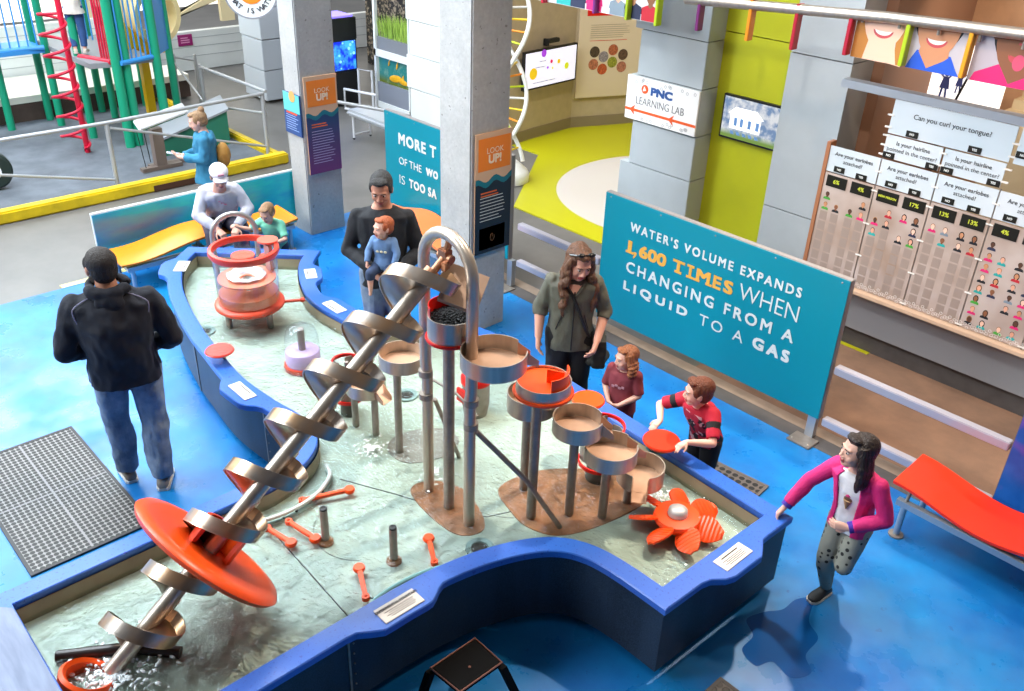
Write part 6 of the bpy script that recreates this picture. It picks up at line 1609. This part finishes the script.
for i in range(13):
    a = -PI * .15 + i / 12 * PI * 1.3
    pass
ring = [n0 + (F.r * math.cos(a) * .062 + F.f * math.sin(a) * .052) * F.H + V((0, 0, (.018 - .02 * math.sin(a) * -1 * .6) * F.H)) for a in [2 * PI * i / 20 for i in range(20)]]
mb.tube(ring, [.019 * F.H * (1.2 if math.sin(2 * PI * i / 20) < 0 else .8) for i in range(20)], 10, closed=False)
mb.ell(n0 + (F.f * -.06 + V((0, 0, -.028))) * F.H, tuple(x * F.H for x in (.052, .024, .042)), MX((F.r, F.f, V((0, 0, 1)))).transposed())
F.cloth(mb, 'hood', NAVY, nz=.010, nscale=12)
PIPE = mat('hoodie_piping', '#8a86a0', .8)
for sd in (1, -1):
    p = [F.P('neck') + (F.r * .06 * sd + F.f * -.03 + V((0, 0, -.005))) * F.H, F.P('sh' + ('R' if sd > 0 else 'L')) + (F.r * .0 * sd + F.f * -.055 + V((0, 0, .015))) * F.H, F.P('sh' + ('R' if sd > 0 else 'L')) + (F.r * -.012 * sd + F.f * -.068 + V((0, 0, -.05))) * F.H]
    MB().tube(crom(p, 6), .004, 8).build('piping', PIPE, F.t)
k = NT('blue_denim'); co = k.coord(); c = k.mix(k.step(k.noise(co, 5, 4, .6), .35, .65), '#55667d', '#8d9cb0'); k.base(c); k.set(Roughness=.85); k.bump(k.noise(k.coord(scale=(1, 1, .4)), 40, 4), .5, .01); DENIM = k.m
F.pants('jeans', DENIM, 1.02, .985, 1.45, nz=.016)
GSH = mat('shoe_grey', '#857b70', .7, var=.2, vs=20); WSO = mat('sole_white', '#cfcac2', .6); BSO = mat('sole_black', '#111112', .6); BSH = mat('shoe_black', '#161617', .5)
for sd in 'RL': F.shoe(sd, GSH, WSO)

# --- father holding a baby
F = Fig('person', 'man in black sweater holding a baby in front of him beyond the rim', (-5.57, 3.86), (.78, -.62), 1.82, wide=1.10, headk=.135,
        shR=(.106, 0, .79), shL=(-.106, 0, .79), elR=(.155, .0, .635), wrR=(.045, .135, .60), elL=(-.155, .01, .63), wrL=(-.075, .14, .595), hdR=(-.55, .35, -.5), hdL=(.45, .4, -.4), hnR=(0, -.8, .5), hnL=(.3, -.6, .6), curlR=.7, curlL=.7,
        head=(.0, .03, .925), hpitch=-.38, hyaw=-.12)
F.browm = mat('brow_grey', '#3a332e', .8); F.body(SKIN('tanned', '#b77f66')); F.hair(mat('hair_salt', '#2b2a2a', .7, var=.5, vs=90), vol=.97, nz=.005, top=.02)
F.top('sweater', mat('black_knit', '#0a0c14', .8, var=.15, bump=.2, bs=120, sheen=.03), .97, 1.12, 1.16, hem=.055, nz=.012, collar=False, sk=1.15)
F.pants('jeans', DENIM, 1.12, .99, 1.4, nz=.01)
for sd in 'RL': F.shoe(sd, BSH, BSO)
FB = F
# --- baby
bo = F.o + F.f * .285 + F.r * -.015
F = Fig('person', 'baby with red hair in a blue top held by the man in the black sweater', (bo.x, bo.y), (.60, -.80), .72, wide=1.12, headk=.235, z0=.80,
        pel=(0, 0, .50), waist=(0, -.02, .58), chest=(0, -.02, .70), neck=(0, -.02, .80), head=(0, 0, .915), hyaw=-.75, hpitch=-.05,
        shR=(.105, -.02, .765), shL=(-.105, -.02, .765), elR=(.16, .03, .65), wrR=(.15, .12, .55), elL=(-.16, .03, .65), wrL=(-.14, .10, .54), hipR=(.06, .0, .47), hipL=(-.06, .0, .47), knR=(.105, .17, .45), knL=(-.105, .17, .44), anR=(.11, .165, .24), anL=(-.10, .15, .22), ftR=(.1, .5, -.9), ftL=(-.1, .5, -.9), curlR=.8, curlL=.8)
F.browm = mat('brow_fair', '#b5774a', .8); F.body(SKIN('pale', '#e2ad97'), voxel=.0036); F.hair(mat('hair_red', '#a5532a', .6, var=.3, vs=60), vol=.97, nz=.004)
F.top('top', mat('blue_jersey', '#5f7ea8', .85, var=.2, vs=12), .98, 1.16, 1.2, hem=.04, nz=.006, sk=1.35)
F.pants('trousers', mat('baby_denim', '#2b3c5a', .85, var=.2), 1.2, .35, 1.6, nz=.005)
m = MB(); 
for i, a in enumerate((-.4, 0, .4)): m.ell(F.P('chest') + (F.r * a * .11 + F.f * .10 + V((0, 0, -.03))) * F.H, tuple(x * F.H for x in (.018, .006, .014)), MX((F.r, F.f, V((0, 0, 1)))).transposed(), nu=8, nv=6)
m.build('chest_print', mat('print_cream', '#c8c0a0', .7), F.t)

# --- woman in the olive jacket
F = Fig('person', 'woman with long wavy brown hair in olive zip jacket, sunglasses on her head', (-4.03, 4.46), (.74, -.67), 1.62, wide=1.12, headk=.152,
        neck=(0, .02, .83), shR=(.1, .012, .785), shL=(-.1, .012, .785), head=(-.012, .06, .90), hyaw=.36, hpitch=-.36, hroll=-.08, elR=(.145, -.01, .645), wrR=(.15, .05, .515), elL=(-.155, .0, .64), wrL=(-.115, .10, .525), hdL=(.3, .5, -.8), hnL=(.8, -.3, .2), hdR=(0, .2, -1), curlL=.55, curlR=.4, chest=(0, .006, .735))
F.browm = mat('brow_brown', '#4a3020', .8); F.body(SKIN('rosy', '#d39a84'), lips=mat('lips_red', '#b0453f', .5))
HB = mat('hair_brown_wavy', '#5d3b24', .5, var=.5, vs=30, stretch=(3, 3, .6))
def longhair(F, ln, wid=.30, fr=.1, bk=1.0, n=9, jit=.03):
    def ex(mb):
        hh = F.hh; rr = random.Random(2)
        for i in range(n):
            a = PI * (0.03 + .94 * i / (n - 1)); x = math.cos(a) * .37; y = -math.sin(a) * .33 * bk - .02 + fr * abs(math.cos(a))
            p0 = F.h(x * .8, y * .9, .28); p1 = F.h(x * 1.02, y, -.05)
            pts = [p0, p1]; d = F.HR @ V((x, y, 0)); 
            for j in range(1, 6):
                f = j / 5; q = p1 + V((0, 0, -ln * hh * f)) + V((d.x, d.y, 0)) * hh * (.35 * math.sin(f * 2.2)) + V((rr.uniform(-1, 1), rr.uniform(-1, 1), 0)) * jit * hh
                pts.append(q)
            c = crom(pts, 5)
            mb.tube(c, [hh * (.115 + (.025 if jit > .02 else .006) * math.sin(k_ * 1.1 + i) * (k_ > 6)) * (1 if k_ < len(c) - 6 else max(.25, (len(c) - k_) / 6.5)) for k_ in range(len(c))], 10)
    return ex
F.hair(HB, vol=1.0, extra=longhair(F, 1.55, jit=.07, fr=.16), nz=.022)
OLV = mat('olive_jacket', '#57564a', .75, var=.15, vs=6, bump=.2, bs=60)
F.top('jacket', OLV, .64, 1.10, 1.16, hem=.075, belly=.012, nz=.014, sk=1.2, collar=False)
JK = F.last; MF = MX((F.r, F.f, V((0, 0, 1)))).transposed()
MB().tube(surf(F, JK, [F.P('neck') + V((0, 0, -.06 * F.H)), F.P('chest'), F.P('waist'), F.P('pel') + V((0, 0, -.06 * F.H))]), .006, 8).build('zip', BLACK, F.t)
MB().tube(surf(F, JK, [F.P('neck') + (F.r * .06 + V((0, 0, -.03))) * F.H, F.P('chest') + (F.r * .01 + V((0, 0, .02))) * F.H, F.P('waist') + F.r * -.045 * F.H, F.P('pel') + F.r * -.085 * F.H], 8, .006), .012, 8).build('bag_strap', BLACK, F.t)
vn = surf(F, JK, [F.P('neck') + (F.r * .035 + V((0, 0, -.03))) * F.H, F.P('neck') + V((0, 0, -.075 * F.H)), F.P('neck') + (F.r * -.035 + V((0, 0, -.03))) * F.H], 6, .003)
MB().extr(vn, F.f * -.01).build('open_neck', SKIN('rosy', '#d39a84'), F.t)
for sx in (-1, 1): MB().tube(surf(F, JK, [F.P('neck') + (F.r * .045 * sx + V((0, 0, -.02))) * F.H, F.P('neck') + (F.r * .005 * sx + V((0, 0, -.08))) * F.H], 6, .003), .010, 8).build('collar_edge', OLV, F.t)
for sx in (-1, 1): MB().tube(surf(F, JK, [F.P('waist') + (F.r * .05 * sx + V((0, 0, .03))) * F.H, F.P('waist') + (F.r * .075 * sx + V((0, 0, -.05))) * F.H], 4, .001), .005, 6).build('pocket_zip', BLACK, F.t)
F.pants('trousers', mat('black_trousers', '#0e0e10', .8), 1.12, .98, 1.3)
for sd in 'RL': F.shoe(sd, BSH, BSO)
g = MB(); 
for sx in (-1, 1): g.ell(F.h(sx * .16, .215, .50), tuple(x * F.hh for x in (.12, .075, .05)), F.HR)
g.tube([F.h(-.28, .20, .49), F.h(-.37, -.05, .30)], .006, 6); g.tube([F.h(.28, .20, .49), F.h(.37, -.05, .30)], .006, 6); g.tube([F.h(-.05, .24, .51), F.h(.05, .24, .51)], .006, 6)
tag(g.build('sunglasses', LENS, F.t), 'dark sunglasses pushed up on the hair')
FW = F; bg_ = F.P('pel') + (F.r * -.135 + F.f * .02 + V((0, 0, -.085))) * F.H
m = MB(); m.box(bg_, (.10, .22, .24), R=MX((F.r, F.f, V((0, 0, 1)))).transposed()); m.ell(bg_ + V((0, 0, -.08)), (.07, .12, .06))
bagm = remesh(m, .008, 6, .006, 20); ob = put(bagm, 'shoulder_bag', mat('bag_olive', '#26261f', .7), F.t)

# --- toddler
F = Fig('person', 'small girl in a dark red tee, hands together, beside the woman in olive', (-3.50, 4.50), (.22, -.97), .94, wide=1.12, headk=.195,
        neck=(0, 0, .795), head=(0, .015, .895), chest=(0, 0, .685), waist=(0, .01, .585), pel=(0, 0, .48), shR=(.105, 0, .765), shL=(-.105, 0, .765), elR=(.15, .02, .61), wrR=(.05, .13, .535), elL=(-.15, .02, .61), wrL=(-.03, .13, .53), hdR=(-.9, .3, -.2), hdL=(.9, .3, -.2), hnR=(0, -1, .2), hnL=(0, -1, .2), curlR=.9, curlL=.9, hyaw=-.6, hpitch=-.05,
        hipR=(.05, 0, .46), hipL=(-.05, 0, .46), knR=(.052, .01, .25), knL=(-.052, .01, .25))
F.browm = mat('brow_fair', '#b5774a', .8); F.body(SKIN('pale', '#e2ad97')); F.hair(mat('hair_lightbrown', '#8e5430', .5, var=.4, vs=30, stretch=(3, 3, .6)), extra=longhair(F, .62, fr=.05, n=8), nz=.012)
MRN = mat('maroon_tee', '#7e3138', .85, var=.2, vs=10)
F.top('tee', MRN, .46, 1.16, 1.22, hem=.06, nz=.008, sk=1.4, flare=1.05); F.pants('trousers', mat('maroon_trousers', '#6b2a33', .85, var=.2), 1.12, .98, 1.5)
m = MB()
for i in range(4): m.box(F.P('chest') + (F.r * (.04 - .028 * i) + F.f * .103 + V((0, 0, .012 * (i % 2) - .01))) * F.H, (.022, .004, .018), R=MX((F.r, F.f, V((0, 0, 1)))).transposed())
m.build('chest_print', mat('print_pink', '#b08088', .7), F.t)
for sd in 'RL': F.shoe(sd, BSH, WSO)

# --- boy in red and black at the rim, and his red disc
F = Fig('person', 'boy with short red-brown hair in a red and black tee leaning over the rim', (-2.745, 4.50), (-.12, -.99), 1.12, wide=1.08, headk=.178,
        pel=(0, 0, .50), waist=(0, .03, .59), chest=(0, .075, .69), neck=(0, .115, .785), head=(-.01, .155, .875), hyaw=-.68, hpitch=-.10,
        shR=(.11, .105, .755), shL=(-.11, .105, .755), elR=(.15, .21, .64), wrR=(.10, .36, .575), elL=(-.145, .16, .60), wrL=(-.05, .30, .555), hdR=(-.25, .9, -.15), hdL=(.2, .95, -.05), hnR=(0, -.1, -1), hnL=(0, 0, -1), curlR=.35, curlL=.3,
        hipR=(.05, 0, .48), hipL=(-.05, 0, .48), knR=(.055, .02, .265), knL=(-.055, .01, .265))
F.ik('R', (-2.925, 4.20, .725), (1, -.2, -.2)); F.ik('L', (-2.655, 4.135, .725), (-.9, -.5, -.3))
F.J['hdR'] = (-.12, 1, -.25); F.J['hdL'] = (.15, 1, -.25)
F.browm = mat('brow_auburn', '#7a4422', .8); F.body(SKIN('pale', '#e2ad97')); F.hair(mat('hair_auburn', '#6a3315', .6, var=.35, vs=50), vol=.98, nz=.007, top=.03)
RT = mat('tee_red', '#b3122e', .8, var=.15); BT = mat('tee_black', '#121013', .8)
k = NT('tee_plaid'); co = k.coord(); c = k.mix(k.step(k.noise(co, 14, 2, .5), .47, .5), '#15101a', '#a11632'); c = k.mix(k.step(k.noise(k.coord(loc=(4, 2, 1)), 18, 2), .58, .62), c, '#c8a2a8'); k.base(c); k.set(Roughness=.8); PT = k.m
FF = F
def boyfn(c):
    q = c - FF.o; a = q.dot(FF.r) / FF.H; b = q.dot(FF.f) / FF.H; z = q.z / FF.H
    for sd in 'RL':
        s0, e0 = FF.P('sh' + sd), FF.P('el' + sd); ax = (e0 - s0); u = (c - s0).dot(ax) / ax.length_squared
        if abs(a) > .085 and u > -.35: return 1 if .30 < u < .52 else 0
    if z > .73 or abs(a) > .088: return 0
    return 2 if b > .02 else 1
F.top('tee', [RT, BT, PT], .42, 1.14, 1.22, hem=.03, nz=.008, sk=1.4, matfn=boyfn); F.pants('trousers', BT, 1.12, .98, 1.35)
for sd in 'RL': F.shoe(sd, BSH, WSO)
t = thing('round_paddle', 'red round disc held by the boy over the rim', 'paddle', (-2.80, 4.06, BOTZ))
MB().lathe([(0, .668), (.118, .676), (.125, .69), (.118, .70), (0, .692)], (-2.80, 4.065, 0), n=44).build('disc', mat('disc_vermilion', '#d8320f', .35), t, smooth=50)
MB().cone((-2.82, 4.02, zB), (-2.80, 4.055, .670), .012, n=10).build('stem', STEELD, t)
MB().lathe([(.06, .64), (.075, .64), (.075, .652), (.06, .652)], (-2.81, 4.04, 0), n=28, close=True).build('lower_ring', mat('ring_teal', '#2f7f86', .4), t)

# --- running girl in the pink jacket
F = Fig('person', 'dark-haired girl in a pink jacket and dotted leggings running by the rim corner', (-1.60, 4.37), (-.02, -1.0), 1.29, wide=.97, headk=.165,
        pel=(0, 0, .50), waist=(0, .015, .59), chest=(0, .03, .695), neck=(.015, .04, .80), head=(.03, .065, .893), hyaw=-.62, hpitch=.02, trt=(1, .15, 0),
        shR=(.10, .03, .77), shL=(-.10, .05, .77), elR=(.205, .075, .635), wrR=(.245, .165, .50), elL=(-.165, .05, .62), wrL=(-.055, .155, .565), hdR=(.25, .5, -.65), hnR=(-.4, .2, -.9), hdL=(.9, .25, -.15), hnL=(0, -1, 0), curlR=.35, curlL=.4,
        hipR=(.048, 0, .48), knR=(.05, .05, .265), anR=(.03, .0, .05), hipL=(-.048, .0, .48), knL=(-.05, .07, .285), anL=(.085, -.17, .25), ftL=(.35, .15, -.95), ftR=(.15, 1, 0))
F.browm = mat('brow_dark', '#1c130e', .8); F.body(SKIN('light', '#d9a58e'), lips=mat('lips_rose', '#b05a52', .5))
F.hair(mat('hair_espresso', '#24150e', .45, var=.5, vs=30, stretch=(3, 3, .6)), extra=longhair(F, .95, fr=.08, n=9, jit=.012), nz=.010)
k = NT('ice_tee'); c = k.mix(k.step(k.noise(k.coord(), 8, 3), .4, .6), '#d9d2d0', '#eee8e6'); k.base(c); k.set(Roughness=.85); TEE = k.m
F.top('tee', TEE, .30, 1.06, 1.12, hem=.05, nz=.007, sk=1.1)
# open jacket: sleeves and side/back shell
mb = MB(); rg = F.spine(1.16, 1.24); c0 = F.P('pel') + V((0, 0, -.045 * F.H))
first = [V((c0.x, c0.y, c0.z)) + (p - F.P('pel')) * 1.06 for p in rg[1]]; first = [V((p.x, p.y, c0.z)) for p in first]
rings = [first] + rg[1:6]
def openring(R, f):
    n = len(R); i0 = int(n * .33); i1 = int(n * .17)
    idx = [(i0 + j) % n for j in range(n - (i0 - i1) + 1)]
    o = [R[i] for i in idx]; c = sum(R, V((0, 0, 0))) / n
    inner = [p + (c - p).normalized() * .011 for p in reversed(o)]
    return o + inner
rings = [openring(R, F.f) for R in rings]
mb.loft(rings)
for sd in 'RL': F.arm(mb, sd, .031, .0265, .023, 1.32, .93)
PNK = mat('pink_jacket', '#cf1f6d', .75, var=.12, vs=8, bump=.2, bs=80)
F.cloth(mb, 'jacket', PNK, voxel=.0052, nz=.006, smooth=3)
for sd in 'RL':
    e, w_ = F.P('el' + sd), F.P('wr' + sd); d = (w_ - e).normalized(); MB().tube([w_ - d * .035, w_ - d * .004], .0345, 16).build('cuff', mat('cuff_purple', '#4a2f9a', .8, var=.4, vs=60), F.t)
k = NT('dotted_leggings'); v = k.n('ShaderNodeTexVoronoi'); k.l(k.coord(), v.inputs['Vector']); v.inputs['Scale'].default_value = 24; v.inputs['Randomness'].default_value = .6
c = k.mix(k.step(v.outputs['Distance'], .26, .32), '#22211f', '#8d8c80'); k.base(c); k.set(Roughness=.85)
F.pants('leggings', k.m, 1.06, .99, 1.1, nz=.004)
TJ = F.last
# ice-cream print
fr = F.f * 1; ch = surf(F, TJ, [F.P('chest').lerp(F.P('waist'), .45) + F.r * .005] * 2, 1, -.004)[0]
Rm = MX((F.r, F.f, V((0, 0, 1)))).transposed()
m = MB(); m.ell(ch + V((0, .0, .018)), (.030, .012, .026), Rm); tag(m.build('printed_scoop', mat('print_brown', '#6a4a3a', .8), F.t), 'brown scoop print on the white tee')
m = MB(); m.cone(ch + V((0, 0, .035)), ch + V((0, 0, .07)), .020, .003, 12); m.build('printed_topping', mat('print_magenta', '#c02a6a', .8), F.t)
m = MB(); m.cone(ch + V((0, 0, .005)), ch + V((0, 0, -.06)), .026, .004, 12); m.build('printed_cone', mat('print_tan', '#a5825a', .8), F.t)
for sd in 'RL': F.shoe(sd, BSH, WSO)

# --- seated woman in the white cap
F = Fig('person', 'woman in a white cap and light grey sweatshirt sitting on the orange bench', (-8.60, 3.88), (.96, -.28), 1.64, wide=1.15, headk=.14,
        pel=(0, 0, .305), waist=(0, .045, .375), chest=(0, .105, .46), neck=(0, .155, .555), head=(.0, .215, .635), hpitch=-.35, shR=(.10, .14, .515), shL=(-.10, .14, .515), elR=(.155, .19, .40), wrR=(.06, .30, .33), elL=(-.155, .19, .40), wrL=(-.05, .30, .33), hdR=(-.4, .8, -.4), hdL=(.4, .8, -.4), hnR=(0, -.3, -1), hnL=(0, -.3, -1), curlR=.9, curlL=.9,
        hipR=(.055, .01, .29), hipL=(-.055, .01, .29), knR=(.085, .25, .30), knL=(-.085, .25, .30), anR=(.075, .225, .05), anL=(-.075, .225, .05))
F.browm = mat('brow_brown', '#4a3020', .8); F.body(SKIN('rosy', '#d39a84')); F.hair(mat('hair_ash', '#7a6250', .6, var=.3), vol=.95, nz=.006, fringe=None)
mb = MB(); mb.ell(F.h(0, -.06, .27), tuple(x * F.hh for x in (.40, .47, .33)), F.HR); cap_ = put(remesh(mb, .005, 3), 'cap', mat('cap_white', '#e9dfe0', .7), F.t)
mb = MB(); mb.loft([[F.h(x, .30 + .30 * math.sqrt(max(0, 1 - (x / .33) ** 2)) * f, .22 - .08 * f - .06 * (x / .33) ** 2 + dz) for x in [-.33 + .66 * i / 10 for i in range(11)]] for f, dz in ((0, 0), (1, 0), (1, .03), (0, .03))], closed_ends=False, loop=False); mb.build('cap_brim', mat('cap_white', '#e9dfe0', .7), cap_, smooth=60)
m = MB(); m.box(F.h(0, .41, .40), (.06, .01, .02), R=F.HR); m.build('cap_mark', mat('cap_pink', '#d08a98', .7), cap_)
F.top('sweatshirt', mat('light_grey_fleece', '#bdbac4', .85, var=.1), .95, 1.16, 1.24, hem=.015, nz=.012, sk=1.2, belly=.01)
m = MB()
for i in range(3): m.box(F.P('chest') + (F.r * (.02 - .02 * i) + F.f * .085 + V((0, 0, .03 - .012 * i))) * F.H, (.03, .005, .07), R=MX((F.r, F.f, V((0, 0, 1)))).transposed() @ Euler((.7, .5 - .4 * i, 0)).to_matrix())
m.build('chest_print', mat('print_pale_pink', '#cf8aa4', .8), F.t)
F.pants('trousers', mat('grey_trousers', '#4b4653', .85, var=.15), 1.12, .98, 1.4, waist=.0)
for sd in 'RL': F.shoe(sd, GSH, WSO)

# --- boy in green
F = Fig('person', 'small boy with short hair in a mint green tee reaching over the far rim', (-7.66, 4.02), (.62, -.78), 1.0, wide=1.05, headk=.185,
        pel=(0, 0, .47), waist=(0, .03, .56), chest=(0, .07, .66), neck=(0, .11, .75), head=(.0, .16, .845), hpitch=-.45, hyaw=-.15, shR=(.10, .10, .725), shL=(-.10, .10, .725), elR=(.20, .16, .66), wrR=(.285, .22, .70), elL=(-.17, .18, .60), wrL=(-.06, .30, .58), hdR=(.5, .6, .5), hdL=(.5, .8, -.2), hnR=(0, -.2, -1), hnL=(.2, 0, -1), curlR=1.0, curlL=.6,
        hipR=(.05, 0, .45), hipL=(-.05, 0, .45), knR=(.052, .02, .25), knL=(-.052, .02, .25))
F.browm = mat('brow_fair', '#b5774a', .8); F.body(SKIN('light', '#d9a58e')); F.hair(mat('hair_sandy', '#9a7350', .6, var=.3, vs=60), vol=.96, nz=.004)
F.top('tee', mat('mint_tee', '#74bfa0', .85, var=.12), .42, 1.16, 1.22, hem=.04, nz=.008, sk=1.35); F.pants('shorts', mat('navy_shorts', '#26324a', .85), 1.2, .2, 1.8)
for sd in 'RL': F.shoe(sd, GSH, WSO)

# --- woman in blue looking at her phone
F = Fig('person', 'woman with a bun in a teal blue top looking at her phone', (-9.35, 4.16), (-.40, -.92), 1.41, wide=1.05, headk=.15,
        head=(0, .03, .918), hpitch=-.3, elL=(-.125, .02, .655), wrL=(-.05, .16, .655), elR=(.13, .02, .655), wrR=(.05, .17, .645), hdL=(.2, .9, .2), hdR=(-.1, .95, .2), hnL=(0, -.3, 1), hnR=(0, -.3, 1), curlL=.5, curlR=.4)
F.browm = mat('brow_fair', '#b5774a', .8); F.body(SKIN('pale', '#e2ad97'))
def bun(mb): mb.ell(F.h(0, -.42, .48), tuple(x * F.hh for x in (.17, .17, .17)), F.HR)
F.hair(mat('hair_dark_blond', '#94714e', .6, var=.35, vs=50), vol=.97, extra=bun, nz=.006)
F.top('tunic', mat('teal_tunic', '#2f7798', .85, var=.18, vs=8), .97, 1.16, 1.35, hem=.08, flare=1.2, nz=.016, sk=1.4); F.pants('jeans', mat('dark_denim', '#253248', .85), .92, .98, 1.2)
for sd in 'RL': F.shoe(sd, BSH, BSO)
w_ = F.P('wrR') + F.D('hdR') * .10; t = thing('phone', 'white phone held by the woman in the teal blue top', 'phone', tuple(w_))
MB().box(w_ + V((0, 0, .012)), (.065, .135, .009), R=F.HR @ Euler((.5, 0, 0)).to_matrix()).build('case', mat('phone_white', '#e3e3e6', .3), t, bevel=.003)
MB().box(w_ + V((0, 0, .018)) , (.055, .115, .002), R=F.HR @ Euler((.5, 0, 0)).to_matrix()).build('display', mat('phone_screen', '#8fa0b5', .2), t)
bp_c = F.P('chest').lerp(F.P('waist'), .8) + F.f * -.13 * F.H
m = MB(); m.ell(bp_c, tuple(x * F.H for x in (.075, .055, .10)), MX((F.r, F.f, V((0, 0, 1)))).transposed()); put(remesh(m, .008, 2, .004, 18), 'backpack', mat('bag_tan', '#a5742f', .7, var=.2), F.t)
MB().tube(crom([F.P('shR') + F.f * .05 * F.H + V((0, 0, .045 * F.H)), F.P('shR') + V((0, 0, .06 * F.H)), F.P('chest') + (F.r * .06 + F.f * -.085) * F.H], 6), .008, 8).build('bag_strap', mat('bag_tan', '#a5742f', .7), F.t)

# --- children on the playground
F = Fig('person', 'child in cream top and jeans standing on the red step of the play structure', (-13.66, 4.46), (-.9, .42), 1.15, wide=1.05, headk=.17, z0=1.24,
        elR=(.15, .05, .66), wrR=(.17, .16, .72), elL=(-.15, .05, .66), wrL=(-.17, .16, .72), hdR=(0, .5, .8), hdL=(0, .5, .8), knL=(-.05, .05, .285), anL=(-.05, -.03, .05))
F.browm = mat('brow_fair', '#b5774a', .8); F.body(SKIN('pale', '#e2ad97')); F.hair(mat('hair_sandy', '#9a7350', .6, var=.3, vs=60), extra=longhair(F, .7, n=7))
F.top('top', mat('cream_top', '#d8cfc4', .85, var=.12), .9, 1.16, 1.3, hem=.07, flare=1.25, nz=.012, sk=1.4); F.pants('jeans', mat('child_denim', '#2f5488', .85, var=.2), 1.1, .9, 1.3)
for sd in 'RL': F.shoe(sd, mat('shoe_cream', '#cfc4b4', .7), WSO)
F = Fig('person', 'child in white top and navy shorts behind the blue playground bars', (-14.35, 5.12), (.8, -.5), 1.0, wide=1.05, headk=.18, z0=1.21)
F.browm = mat('brow_fair', '#b5774a', .8); F.body(SKIN('light', '#d9a58e')); F.hair(DKH, nz=.006)
F.top('tee', mat('white_tee', '#e3dcd6', .85), .4, 1.16, 1.25, hem=.03, nz=.008, sk=1.35); F.pants('shorts', mat('navy_shorts', '#26324a', .85), 1.2, .15, 1.8)
for sd in 'RL': F.shoe(sd, GSH, WSO)
